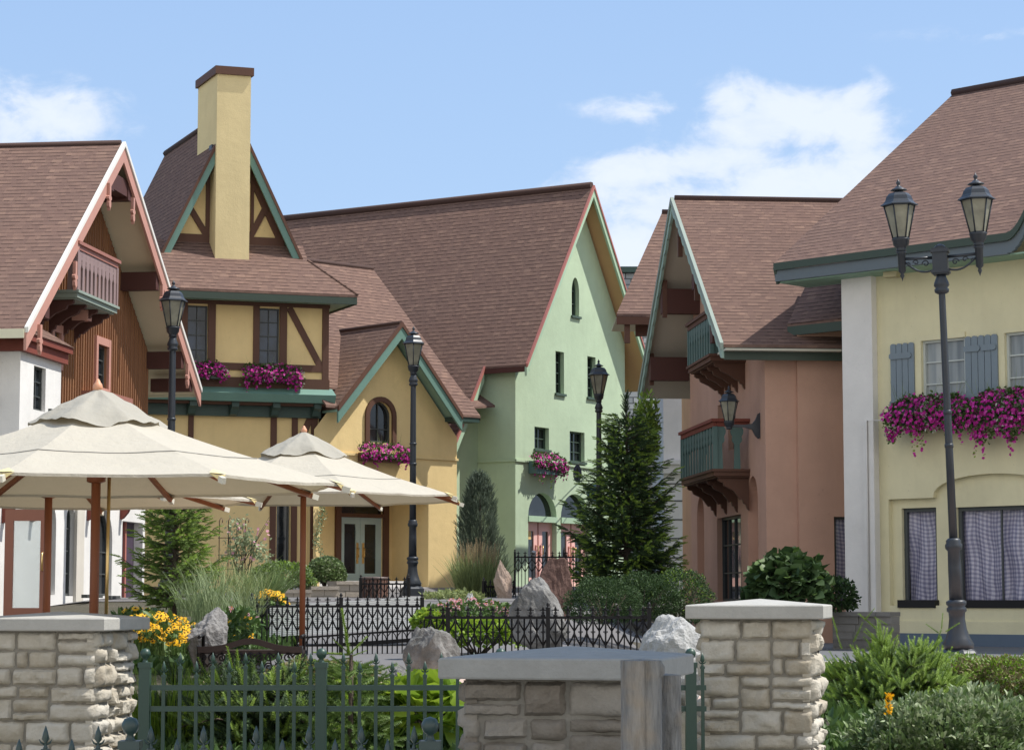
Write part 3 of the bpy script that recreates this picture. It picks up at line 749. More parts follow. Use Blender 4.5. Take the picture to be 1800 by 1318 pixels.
    wall('entry_wall', E, [(sl, zb), (ro[0], zb), (ro[0], ro[3]), (ro[2], ro[3]), (ro[2], zb), (sr, zb), (sr, zt_(sr)), (P[0], P[1] - .2), (sl, zt_(sl))], [awo], M['yellow'], T, 0, .14)
    window(E, awo, T, -.13, .05, 2, 3)
    fr = MB(); oo = arch(aw[0] - .13, aw[1], aw[2] + .13, aw[3] + .13, 'round')
    for i in range(1, len(awo) - 1):
        pass
    n = len(awo)
    for i in range(1, n):
        j = (i + 1) % n
        if i == n - 1 + 0 and j == 0: pass
        a, b, c, d = awo[i], awo[j], oo[j], oo[i]
        fr.fprism(E, [a, b, c, d], 0, .06)
    fr.build('window_surround', M['brown'], T)
    bd = MB(); zz = E.Zz(770, 806, .02); bd.fbox(E, sl, sr + .03, zz - .03, zz + .03, 0, .035); bd.build('belt_course', M['yellow'], T)
    # porch recess
    rd = 1.5
    rc = MB()
    rc.poly([E.pt(ro[2], zb, 0), E.pt(ro[2], ro[3], 0), E.pt(ro[2], ro[3], -rd), E.pt(ro[2], zb, -rd)])
    rc.poly([E.pt(ro[0], zb, 0), E.pt(ro[0], ro[3], 0), E.pt(ro[0], ro[3], -rd), E.pt(ro[0], zb, -rd)])
    rc.poly([E.pt(ro[0], ro[3], 0), E.pt(ro[2], ro[3], 0), E.pt(ro[2], ro[3], -rd), E.pt(ro[0], ro[3], -rd)])
    rc.build('porch_lining', M['yellow'], T)
    BK = -rd; hd = E.rect(597, 881, 672, 1021, BK); zd0 = hd[1]
    wall('porch_wall', E, [(ro[0] - 1.5, zb), (ro[2], zb), (ro[2], ro[3]), (ro[0] - 1.5, ro[3])], [rect_o(hd)], M['yellow'], T, BK, .1)
    fr = MB(); zh = E.Zz(635, 906, BK)
    fr.fbox(E, hd[0] - .17, hd[0], zd0, hd[3] + .02, BK, BK + .08); fr.fbox(E, hd[2], hd[2] + .17, zd0, hd[3] + .02, BK, BK + .08); fr.fbox(E, hd[0], hd[2], hd[3], hd[3] + .1, BK, BK + .08); fr.fbox(E, hd[0], hd[2], zh - .05, zh + .05, BK - .06, BK + .06)
    fr.build('door_frame', M['brown'], T)
    tp = MB(); tp.fbox(E, hd[0], hd[2], zh + .05, hd[3], BK - .1, BK - .06); tp.build('transom_pane', M['glass'], T)
    mid = (hd[0] + hd[2]) / 2
    for k, (a, b) in enumerate(((hd[0], mid - .006), (mid + .006, hd[2]))):
        d = MB(); w = b - a; g0 = a + w * (.26 if k == 0 else .2); g1 = b - w * (.2 if k == 0 else .26); y0 = zd0 + .2; y1 = zh - .22
        d.fbox(E, a, g0, zd0, zh - .05, BK - .09, BK - .04); d.fbox(E, g1, b, zd0, zh - .05, BK - .09, BK - .04); d.fbox(E, g0, g1, y1, zh - .05, BK - .09, BK - .0405); d.fbox(E, g0, g1, zd0, y0, BK - .09, BK - .0405)
        dd = d.build('door', M['door_grey'], T); g = MB(); g.fbox(E, g0, g1, y0, y1, BK - .08, BK - .07); g.build('pane', M['glass'], dd)
        h = MB(); c = b - .09 if k == 0 else a + .09; hz = zd0 + (zh - zd0) * .42; h.fbox(E, c - .035, c + .035, hz - .26, hz + .28, BK - .04, BK - .03); h.tube([E.pt(c, hz - .1, BK - .03), E.pt(c, hz - .1, BK + .03), E.pt(c, hz + .14, BK + .03), E.pt(c, hz + .14, BK - .03)], .014, 6); h.build('handle', M['brass'], dd)
    st = MB(); st.fbox(E, ro[0] - 1.5, ro[2], -.4, zd0 - .004, BK - .1, -.3); st.fbox(E, ro[0], ro[2], -.4, zd0 - .16, -.3, .05); st.fbox(E, ro[0], ro[2], -.4, zd0 - .32, .05, .45); st.build('entry_steps', M['graywall'], T)
    # wing body, long roof
    WO = -4.4
    R1 = E.hit(655, 472, WO); R0 = E.hit(540, 458, WO); zr = (R1[1] + R0[1]) / 2
    e1 = E.hit(848, 727, O - .02); ze = z + .03; s1_ = e1[0]
    s1r = E.S(655, 472, WO)
    # right rake bends to the eave tip
    lf = R0[0] - 3
    wo = O - .1; zo = lambda o: lerp(ze, zr, (wo - o) / (wo - WO)); uu = (wo + .12) / (wo - WO)
    wr = MB(); roof_face(wr, [E.pt(lf, zo(-.12), -.12), E.pt(lerp(s1_, s1r, uu), zo(-.12), -.12), E.pt(s1r, zr, WO), E.pt(lf, zr, WO)])
    roof_face(wr, [E.pt(lf, ze, wo), E.pt(A[0] + .1, ze, wo), E.pt(A[0] + .1, zo(-.12), -.12), E.pt(lf, zo(-.12), -.12)])
    roof_face(wr, [E.pt(B[0] - .1, ze, wo), E.pt(s1_, ze, wo), E.pt(lerp(s1_, s1r, uu), zo(-.12), -.12), E.pt(B[0] - .1, zo(-.12), -.12)]); wr.build('wing_roof', M['roof'], T)
    wr = MB(); roof_face(wr, [E.pt(s1_, ze, 2 * WO - O), E.pt(lf, ze, 2 * WO - O), E.pt(lf, zr, WO), E.pt(s1r, zr, WO)]); wr.build('wing_roof', M['roof'], T)
    mb = MB(); mb.tube([E.pt(lf, zr, WO), E.pt(s1r, zr, WO)], .07, 6); mb.build('ridge_cap', M['ridge'], T)
    ed = MB(); ed.prism([E.pt(s1_, ze - .062, O - .1), E.pt(s1_, ze - .062, 2 * WO - O), E.pt(s1r, zr - .062, WO)], (0, 0, -.06)); ed.build('rake_trim', M['brown'], T)
    ev = MB(); ev.fbox(E, B[0] - .12, s1_ - .01, ze - .18, ze - .063, -.4, O - .12); ev.build('eave_return', M['dkteal'], T)
    bw = MB(); bw.poly([E.pt(sr, zb, 0), E.pt(sr, zt_(sr), 0), E.pt(sr, zr - 1.2, WO), E.pt(sr, zt_(sr), 2 * WO), E.pt(sr, zb, 2 * WO)]); bw.poly([E.pt(sr, zb, 2 * WO), E.pt(sr, zt_(sr), 2 * WO), E.pt(lf, zt_(sr), 2 * WO), E.pt(lf, zb, 2 * WO)]); bw.poly([E.pt(lf, zb, 2 * WO), E.pt(lf, ze, 2 * WO), E.pt(lf, zr - .1, WO), E.pt(lf, ze, -.3), E.pt(lf, zb, -.3)])
    bw.poly([F.pt(sL, zb, G0), F.pt(sL, z1 + .2, G0), F.pt(sL, z1 + .2, -8), F.pt(sL, zb, -8)]); bw.poly([F.pt(sL, zb, -8), F.pt(sL, z1 + .2, -8), F.pt(sR, z1 + .2, -8), F.pt(sR, zb, -8)])
    bw.build('rear_walls', M['yellow'], T)
    return F, E
FB, FE = yellow_house()

# ============================================================= GREEN HOUSE
def green_house():
    c = at(906, 800, 62); F = Fr(c, 58.6); S = Fr(c, -31.4)
    T = thing('green_house', 'pale green stucco house with a very steep brown roof and an orange soffit', 'house', (c.x, c.y, 0))
    O = .5; zb = .1
    A = F.hit(925, 640, O); P = F.hit(1043, 327, O); B = F.hit(1151, 680, O); B = (2 * P[0] - A[0], A[1]); L = 15
    mb = MB(); roof_face(mb, [F.pt(*A, O), F.pt(*P, O), F.pt(*P, -L), F.pt(*A, -L)]); mb.build('roof', M['roof'], T)
    mb = MB(); roof_face(mb, [F.pt(*B, O), F.pt(*B, -L), F.pt(*P, -L), F.pt(*P, O)]); mb.build('roof', M['roof'], T)
    mb = MB(); mb.tube([F.pt(P[0], P[1] + .02, O - .05), F.pt(P[0], P[1] + .02, -L)], .11, 6); mb.build('ridge_cap', M['ridge'], T)
    rb = MB(); rake(rb, F, [A, P, B], .10, O - .02, O + .05, -.02); rb.build('red_verge', M['red'], T)
    rb = MB(); rake(rb, F, [A, P, B], .24, O - .05, O + .02, .08); rb.build('bargeboard', M['ltgreen'], T)
    # flared roof foot on the left: main slope runs on lower behind the recess
    sl = (P[1] - A[1]) / (P[0] - A[0])
    # orange soffit (right slope), green soffit (left slope)
    sf = MB(); sf.prism([F.pt(B[0], B[1] - .09, O - .05), F.pt(P[0], P[1] - .09, O - .05), F.pt(P[0], P[1] - .09, -L), F.pt(B[0], B[1] - .09, -L)], (0, 0, -.05)); sf.build('soffit', M['soffit_or'], T)
    sf = MB(); sf.prism([F.pt(A[0], A[1] - .09, O - .05), F.pt(P[0], P[1] - .09, O - .05), F.pt(P[0], P[1] - .09, -L), F.pt(A[0], A[1] - .09, -L)], (0, 0, -.05)); sf.build('soffit', M['soffit_teal'], T)
    up = .25
    sR = B[0] - 1.0
    zt = lambda s: (zon(A, P, s) if s < P[0] else zon(P, B, s)) - up
    hol = []; win = []
    r = F.rect(1005, 488, 1018, 556); o = arch(*r, 'pointed'); hol.append(o); win.append((o, 2, 3, .07))
    for q in ((976.5, 618, 991.5, 692), (1032.5, 627, 1047, 699)):
        r = F.rect(*q); hol.append(rect_o(r)); win.append((rect_o(r), 2, 4, .07))
    for q in ((939.5, 751, 965, 790), (1001.5, 759, 1027.5, 812), (1068, 768, 1086, 822)):
        r = F.rect(*q); hol.append(rect_o(r)); win.append((rect_o(r), 2, 2 if q[0] < 1000 else 3, .07))
    doors = []
    for q in ((928.5, 866, 978.5, 1010), (986, 868, 1036, 1010)):
        r = F.rect(*q); r = (r[0], .3, r[2], r[3]); kind_h[0] = (r[2] - r[0]) * .42; o = arch(*r, 'seg'); hol.append(o); doors.append(r)
    sl0 = 0.0
    wall('gable_wall', F, [(sl0, zb), (sR, zb), (sR, zt(sR)), (P[0], P[1] - up), (sl0, zt(sl0))], hol, M['green'], T, 0, .2)
    for o, nx, ny, sx in win: window(F, o, T, -.17, .045, nx, ny, fmat=M['frame_gr'], sill=.06)
    for r in doors:
        zh = r[3] - (r[2] - r[0]) * .46
        tr = MB(); tr.fbox(F, r[0], r[2], zh - .1, zh + .06, -.2, .03); tr.build('transom_bar', M['ltgreen'], T)
        kind_h[0] = (r[2] - r[0]) * .42
        g = MB(); g.poly([F.pt(*p, -.18) for p in arch(r[0], zh, r[2], r[3], 'seg')]); g.build('fanlight', M['glass'], T)
        mid = (r[0] + r[2]) / 2
        for k, (a, b) in enumerate(((r[0], mid - .03), (mid + .03, r[2]))):
            d = MB(); w = b - a; g0 = a + w * .27; g1 = b - w * .27; y0 = r[1] + .25; y1 = zh - .35
            d.fbox(F, a, g0, r[1], zh - .1, -.2, -.15); d.fbox(F, g1, b, r[1], zh - .1, -.2, -.15); d.fbox(F, g0, g1, y1, zh - .1, -.2, -.1505); d.fbox(F, g0, g1, r[1], y0, -.2, -.1505)
            dd = d.build('door', M['door_pink'], T); g = MB(); g.fbox(F, g0, g1, y0, y1, -.19, -.18); g.build('pane', M['glass'], dd)
            h = MB(); cx = b - .1 if k == 0 else a + .1; hz = r[1] + .95; h.fbox(F, cx - .04, cx + .04, hz - .12, hz + .2, -.15, -.14); h.build('plate', M['red'], dd)
            h = MB(); h.tube([F.pt(cx, hz - .06, -.14), F.pt(cx, hz - .06, -.06), F.pt(cx, hz + .16, -.06), F.pt(cx, hz + .16, -.14)], .014, 6); h.build('handle', M['brass'], dd)
            if r is doors[0] and k == 0:
                n_ = MB(); n_.fbox(F, (g0 + g1) / 2 - .07, (g0 + g1) / 2 + .07, hz + .35, hz + .62, -.18, -.175); n_.build('notice', paint('notice_paper', srgb(222, 190, 130), .8, .1), dd)
        mb = MB(); mb.fbox(F, mid - .03, mid + .03, r[1], zh - .1, -.2, -.14); mb.build('door_post', M['red'], T)
    bd = MB(); zz = F.Zz(920, 810, .02); bd.fbox(F, -.04, sR, zz - .03, zz + .03, 0, .04); bd.fbox(S, S.S(840, 812), .04, zz - .03, zz + .03, 0, .04); bd.build('belt_course', M['green'], T)
    # side wall (in shade), corner to the inner corner
    sI = S.S(840, 760)
    sw = MB(); zt0 = A[1] + .1; sw.poly([S.pt(0, zb), S.pt(sI, zb), S.pt(sI, zt0), S.pt(0, zt0)]); sw.build('side_wall', M['green'], T)
    # projecting block beyond the inner corner with the roof slope carried lower
    J = Fr(S.pt(sI, 0, 0), 58.6)
    run = 1.05
    zj = zt(0) - sl * run
    jb = MB(); jb.poly([J.pt(0, zb), J.pt(-run - 1.2, zb), J.pt(-run - 1.2, zt0 - .2 - sl * (run + 1.0)), J.pt(0, zt0 - .2)]); jb.build('block_wall', M['green'], T)
    q0 = F.pt(*A, O); offI = (J.o - F.o).dot(F.n)
    low = (A[0] - 1.6, A[1] - sl * 1.6)
    rf = MB(); roof_face(rf, [F.pt(*low, offI + .35), F.pt(A[0], A[1], offI + .35), F.pt(A[0], A[1], -L), F.pt(*low, -L)]); rf.build('lower_roof', M['roof'], T)
    rb = MB(); rake(rb, F, [low, A], .13, offI + .34, offI + .4, -.02); rb.build('red_verge', M['red'], T)
    rb = MB(); rake(rb, F, [low, A], .3, offI + .30, offI + .37, .12); rb.build('bargeboard', M['ltgreen'], T)
    fa = MB(); fa.fbox(F, A[0] - .02, A[0] + .05, A[1] - .2, A[1] - .063, offI + .35, O - .05); fa.build('eave_board', M['dkred'], T)
    bb = MB(); bb.fbox(F, A[0] + .05, .02, A[1] - .16, A[1] - .1, offI, O - .06); bb.build('eave_soffit', M['soffit_teal'], T)
    # little pent roof in the corner
    pz = F.Zz(825, 690, offI); k = MB()
    a0 = at(815, 716, 60.8); a1 = at(870, 712, 62.0); b0 = at(824, 690, 62.2); b1 = at(850, 690, 62.6); c0 = at(806, 700, 62)
    k.prism([a0, a1, at(838, 690, 62.6), b0], (0, 0, -.06)); k.build('corner_roof', M['roof'], T)
    bk = MB(); bk.poly([F.pt(0, zb, 0), F.pt(0, zt(0), 0), F.pt(0, zt(0), -L + .5), F.pt(0, zb, -L + .5)]); bk.poly([F.pt(sR, zb, 0), F.pt(sR, zt(sR), 0), F.pt(sR, zt(sR), -L + .5), F.pt(sR, zb, -L + .5)]); bk.poly([F.pt(0, zb, -L + .5), F.pt(sR, zb, -L + .5), F.pt(sR, zt(sR), -L + .5), F.pt(P[0], P[1] - up, -L + .5), F.pt(0, zt(0), -L + .5)])
    bk.v = [((Vector(p) + (F.t * .01)) if i < 4 else Vector(p))[:] for i, p in enumerate(bk.v)]
    bk.build('rear_walls', M['green'], T)
    return F
FC = green_house()

# ============================================================= GREY HOUSE BEHIND
def gray_house():
    D = 72; T = thing('grey_house', 'pale grey house with a slate mansard roof seen behind the green and peach houses', 'house', (xat(1180, D), D, 0))
    x0 = xat(1168, D); x1 = x0 + 9; F = Fr(Vector((x0, D, 0)), 0)
    mb = MB(); zt = zat(690, D); mb.prism([(x0, D, 0), (x1, D, 0), (x1, D + 8, 0), (x0, D + 8, 0)], (0, 0, zt)); mb.build('wall', M['graywall'], T)
    g = MB()
    for y in (850, 880, 913, 946, 980, 1012): z = zat(y, D); g.fbox(F, 0, 9, z - .02, z + .02, 0, .015)
    g.build('joints', M['frame_dk'], T)
    c = MB(); z = zat(832, D); c.fbox(F, -.05, 9, z, z + .28, 0, .16); c.fbox(F, -.05, 9, z + .28, z + .4, 0, .24); c.build('cornice', M['graywall'], T)
    m, nt, b = nm('slate_blocks'); uv = N(nt, 'ShaderNodeTexCoord').outputs['UV']; k = N(nt, 'ShaderNodeTexBrick'); k.inputs['Scale'].default_value = 1; k.inputs['Brick Width'].default_value = .38; k.inputs['Row Height'].default_value = .22; k.inputs['Mortar Size'].default_value = .02
    k.inputs['Color1'].default_value = (.22, .24, .25, 1); k.inputs['Color2'].default_value = (.34, .36, .36, 1); k.inputs['Mortar'].default_value = (.05, .055, .06, 1); lk(nt, uv, k.inputs['Vector']); lk(nt, k.outputs['Color'], b.inputs['Base Color']); b.inputs['Roughness'].default_value = .8
    D2 = 78; mb = MB(); xa = xat(1055, D2); xb = xa + 9; z0 = zat(735, D2); z1 = zat(470, D2)
    mb.prism([(xa, D2, z0), (xb, D2, z0), (xb, D2 + 1.3, z1), (xa + .8, D2 + 1.3, z1)], (0, 1.5, 0)); mb.build('mansard_roof', m, T)
    mb = MB(); mb.box(xa + .8, xb, D2 + 1.15, D2 + 3, z1, z1 + .2); mb.build('roof_curb', M['dkteal'], T)
    mb = MB(); mb.box(xa + .3, xb, D2 + .3, D2 + 7, 0, z0); mb.build('rear_wall', M['graywall'], T)
gray_house()

# ============================================================= PEACH HOUSE
def peach_house():
    F = Fr(at(1270, 607, 44), -84.6)       # s grows towards the camera
    T = thing('peach_house', 'peach stucco house with a steep gable over two green balconies', 'house', (F.o.x, F.o.y, 0))
    A = F.hit(1270, 607); P = F.hit(1182, 349); B = F.hit(1124, 690); z = (A[1] + B[1]) / 2; A = (A[0], z); B = (B[0], z)
    Ls = 14; W = -.92; zb = -.9
    K = l2(A, P, .08)
    mb = MB(); roof_face(mb, [F.pt(*A, 0), F.pt(*P, 0), F.pt(*P, -Ls), F.pt(*A, -Ls)]); mb.build('roof', M['roof'], T)
    mb = MB(); roof_face(mb, [F.pt(*B, 0), F.pt(*B, -Ls), F.pt(*P, -Ls), F.pt(*P, 0)]); mb.build('roof', M['roof'], T)
    mb = MB(); mb.tube([F.pt(P[0], P[1], -.05), F.pt(P[0], P[1], -Ls)], .08, 6); mb.build('ridge_cap', M['ridge'], T)
    rb = MB(); rake(rb, F, [A, P, B], .14, -.02, .05, -.03); rb.build('verge', M['greytrim'], T)
    rb = MB(); scallop(rb, F, A, P, .16, -.04, .02, .11); scallop(rb, F, P, B, .16, -.04, .02, .11); rb.build('bargeboard', paint('scalloped_trim', srgb(150, 176, 164), .6, .12), T)
    sf = MB()
    for E in (A, B): sf.prism([F.pt(E[0], E[1] - .08, -.04), F.pt(P[0], P[1] - .08, -.04), F.pt(P[0], P[1] - .08, -Ls), F.pt(E[0], E[1] - .08, -Ls)], (0, 0, -.04))
    sf.build('soffit', M['soffit_gr'], T)
    fa = MB(); fa.fbox(F, A[0] - .05, A[0] + .0, A[1] - .3, A[1] - .063, -3.3, -.03); fa.build('fascia', M['dkgreen'], T)
    up = .2; sN = F.S(1346, 800, W); sF = F.S(1214, 800, W)
    zt = lambda s: (zon(P, A, s) if s > P[0] else zon(B, P, s)) - up
    hol = []; win = []
    def add(q, nx, ny, **k):
        r = F.rect(*q, W); hol.append(rect_o(r)); win.append((rect_o(r), nx, ny, k))
    add((1261, 907, 1303, 1056), 4, 3); add((1262, 711, 1271, 790), 1, 2); add((1280, 704, 1293, 790), 2, 3)
    n1 = arch(*F.rect(1315.5, 836, 1333, 1075, W)); n2 = arch(*F.rect(1226, 872, 1238, 1075, W)); hol += [n1, n2]
    wall('gable_wall', F, [(sF, zb), (sN, zb), (sN, zt(sN)), (P[0], P[1] - up), (sF, zt(sF))], hol, M['peach'], T, W, .3)
    for o, nx, ny, k in win: window(F, o, T, W - .16, .05, nx, ny)
    bk = MB(); 
    for n_ in (n1, n2): bk.poly([F.pt(p[0], p[1], W - .29) for p in n_])
    bk.build('niche', M['peach'], T)
    # front wall with a jog
    G = Fr(F.pt(sN, 0, W), 5.4)
    zf = A[1] - .12
    sJ = G.S(1401, 800); sE = G.S(1520, 800) + 4
    H = -.0
    gr = G.rect(1467, 908, 1502, 1068, .12)
    f1 = MB(); f1.poly([G.pt(0, zb), G.pt(sJ, zb), G.pt(sJ, zf), G.pt(0, zf)]); f1.poly([G.pt(sJ, zb, 0), G.pt(sJ, zb, .12), G.pt(sJ, zf, .12), G.pt(sJ, zf, 0)]); f1.build('front_wall', M['peach'], T)
    wall('front_wall', G, [(sJ, zb), (sE, zb), (sE, zf + .5), (sJ, zf + .5)], [rect_o(gr)], M['peach'], T, .12, .2)
    global gingham
    window(G, rect_o((gr[0], gr[1], gr[2], gr[3])), T, .12 - .13, .05, 1, 1, gmat=M['gingham'])
    sf = MB(); sf.fbox(G, -.9, G.S(1478, 600, .6), A[1] - .14, A[1] - .1, -.2, .66); sf.build('front_soffit', M['soffit_gr'], T)
    bw = MB(); bw.poly([F.pt(sF, zb, W), F.pt(sF, zt(sF), W), F.pt(sF, zt(sF), -Ls + .5), F.pt(sF, zb, -Ls + .5)]); bw.poly([F.pt(sF, zb, -Ls + .5), F.pt(sN, zb, -Ls + .5), F.pt(sN, zt(sN), -Ls + .5), F.pt(P[0], P[1] - up, -Ls + .5), F.pt(sF, zt(sF), -Ls + .5)]); bw.build('rear_walls', M['peach'], T)
    # ties and purlins on the far side, drop posts
    for (y0, y1, x) in ((500, 544, 1200), (627, 668, 1170)):
        z1 = F.Zz(x, y0, -.4); z0 = F.Zz(x, y1, -.4); t = (P[1] - .15 - z1) / (P[1] - B[1]); sp = P[0] + (B[0] - P[0]) * t
        mb = MB(); mb.fbox(F, sp + .02, sp + .3, z0, z1, W - .05, -.05); mb.build('purlin', M['dkred'], T)
        sp2 = P[0] + (A[0] - P[0]) * t
        mb = MB(); mb.fbox(F, sp2 - .3, sp2 - .02, z0, z1, W - .05, -.05); mb.build('purlin', M['dkred'], T)
    for (x, y, h) in ((1193, 400, .75), (1222, 495, .5), (1166, 520, .6), (1143, 640, .6)):
        s, zz = F.hit(x, y, -.08); mb = MB(); mb.fbox(F, s - .05, s + .05, zz - h + .1, zz + .35, -.16, -.06); mb.build('drop_post', M['brown'], T)
    # balconies
    for (fx, nx_, yr, yf, nb, hh) in ((1199, 1256, 738, 824, 12, .62), (1211, 1250, 545, 622, 9, .5)):
        O = W + .72
        s1 = F.S(nx_, (yr + yf) / 2, O); s0 = F.S(fx, (yr + yf) / 2 + 12, O)
        zr = F.Zz(nx_, yr, O); zf_ = F.Zz(nx_, yf, O)
        balcony(F, s0, s1, W, O, zf_, zr, T, M['redbrown'] if yr > 700 else M['brown'], M['balteal'], M['brown'], M['brown'], nb=nb, nbr=4, bw=.24, brh=hh)
    # second, lower-set roof further back
    D1 = 56.5; D2 = 60.0
    e0 = at(1084, 551, D1); e1 = at(1150, 556, D1); e1.z = e0.z; r0 = at(1164, 373, D2); r1 = r0 + Vector((4, .4, 0)); e1 = e0 + Vector((5, .4, 0))
    mb = MB(); roof_face(mb, [e0, e1, r1, r0]); bk0 = e0 + Vector((1.7, 7, 0)); roof_face(mb, [bk0, e0, r0]); mb.build('rear_roof', M['roof'], T)
    mb = MB(); mb.tube([r0, r1], .08, 6); mb.build('ridge_cap', M['ridge'], T)
    mb = MB(); mb.prism([e0 + Vector((0, .01, -.27)), e1 + Vector((0, .01, -.27)), e1 + Vector((0, .08, -.27)), e0 + Vector((.0, .08, -.27))], (0, 0, .2)); mb.prism([e0 + Vector((.5, .5, -.5)), e1 + Vector((0, .5, -.5)), e1 + Vector((0, .7, -.5)), e0 + Vector((.5, .7, -.5))], (0, 0, .3)); mb.prism([e0 + Vector((.2, .12, -.72)), e0 + Vector((.34, .12, -.72)), e0 + Vector((.34, .3, -.72)), e0 + Vector((.2, .3, -.72))], (0, 0, .6)); mb.build('rear_eave', M['brown'], T)
    mb = MB(); mb.prism([e0 + Vector((0, .08, -.1)), e1 + Vector((0, .08, -.1)), e1 + Vector((0, 3, -.1)), e0 + Vector((0, 3, -.1))], (0, 0, .03)); mb.build('rear_soffit', M['soffit_gr'], T)
    rw = MB(); xa = xat(1224, 58); rw.box(xa, xa + 3.4, 57.3, 62.5, -.5, 7.0); rw.build('rear_wing_wall', M['peach'], T)
    return F, G, W
def gingham_mat():
    m, nt, b = nm('gingham_curtain')
    uv = N(nt, 'ShaderNodeTexCoord').outputs['UV']
    w = N(nt, 'ShaderNodeTexNoise'); w.inputs['Scale'].default_value = 2.2; w.inputs['Detail'].default_value = 2; lk(nt, uv, w.inputs['Vector'])
    vm = N(nt, 'ShaderNodeVectorMath', operation='MULTIPLY_ADD'); lk(nt, w.outputs['Color'], vm.inputs[0]); vm.inputs[1].default_value = (.07, .09, 0); lk(nt, uv, vm.inputs[2])
    sx = N(nt, 'ShaderNodeSeparateXYZ'); lk(nt, vm.outputs[0], sx.inputs[0])
    a = mathn(nt, 'GREATER_THAN', mathn(nt, 'FRACT', mathn(nt, 'MULTIPLY', sx.outputs[0], 13)), .5)
    c = mathn(nt, 'GREATER_THAN', mathn(nt, 'FRACT', mathn(nt, 'MULTIPLY', sx.outputs[1], 13)), .5)
    s = mathn(nt, 'MULTIPLY', mathn(nt, 'ADD', a, c), .5)
    col = ramp(nt, s, [(0, (.42, .40, .47)), (.5, (.25, .235, .33)), (1, (.14, .135, .215))])
    fold = N(nt, 'ShaderNodeTexNoise'); fold.inputs['Scale'].default_value = 1; mp = N(nt, 'ShaderNodeMapping'); mp.inputs['Scale'].default_value = (9, 1.2, 1); lk(nt, uv, mp.inputs['Vector']); lk(nt, mp.outputs[0], fold.inputs['Vector'])
    lk(nt, col, b.inputs['Base Color']); b.inputs['Roughness'].default_value = .45; b.inputs['Coat Weight'].default_value = .5; b.inputs['Coat Roughness'].default_value = .05
    bump(nt, b, fold.outputs['Fac'], .8, .06); return m
M['gingham'] = gingham_mat()
M['balteal'] = paint('teal_balusters', srgb(82, 108, 104), .55, .12)
FD, FDG, WD = peach_house()

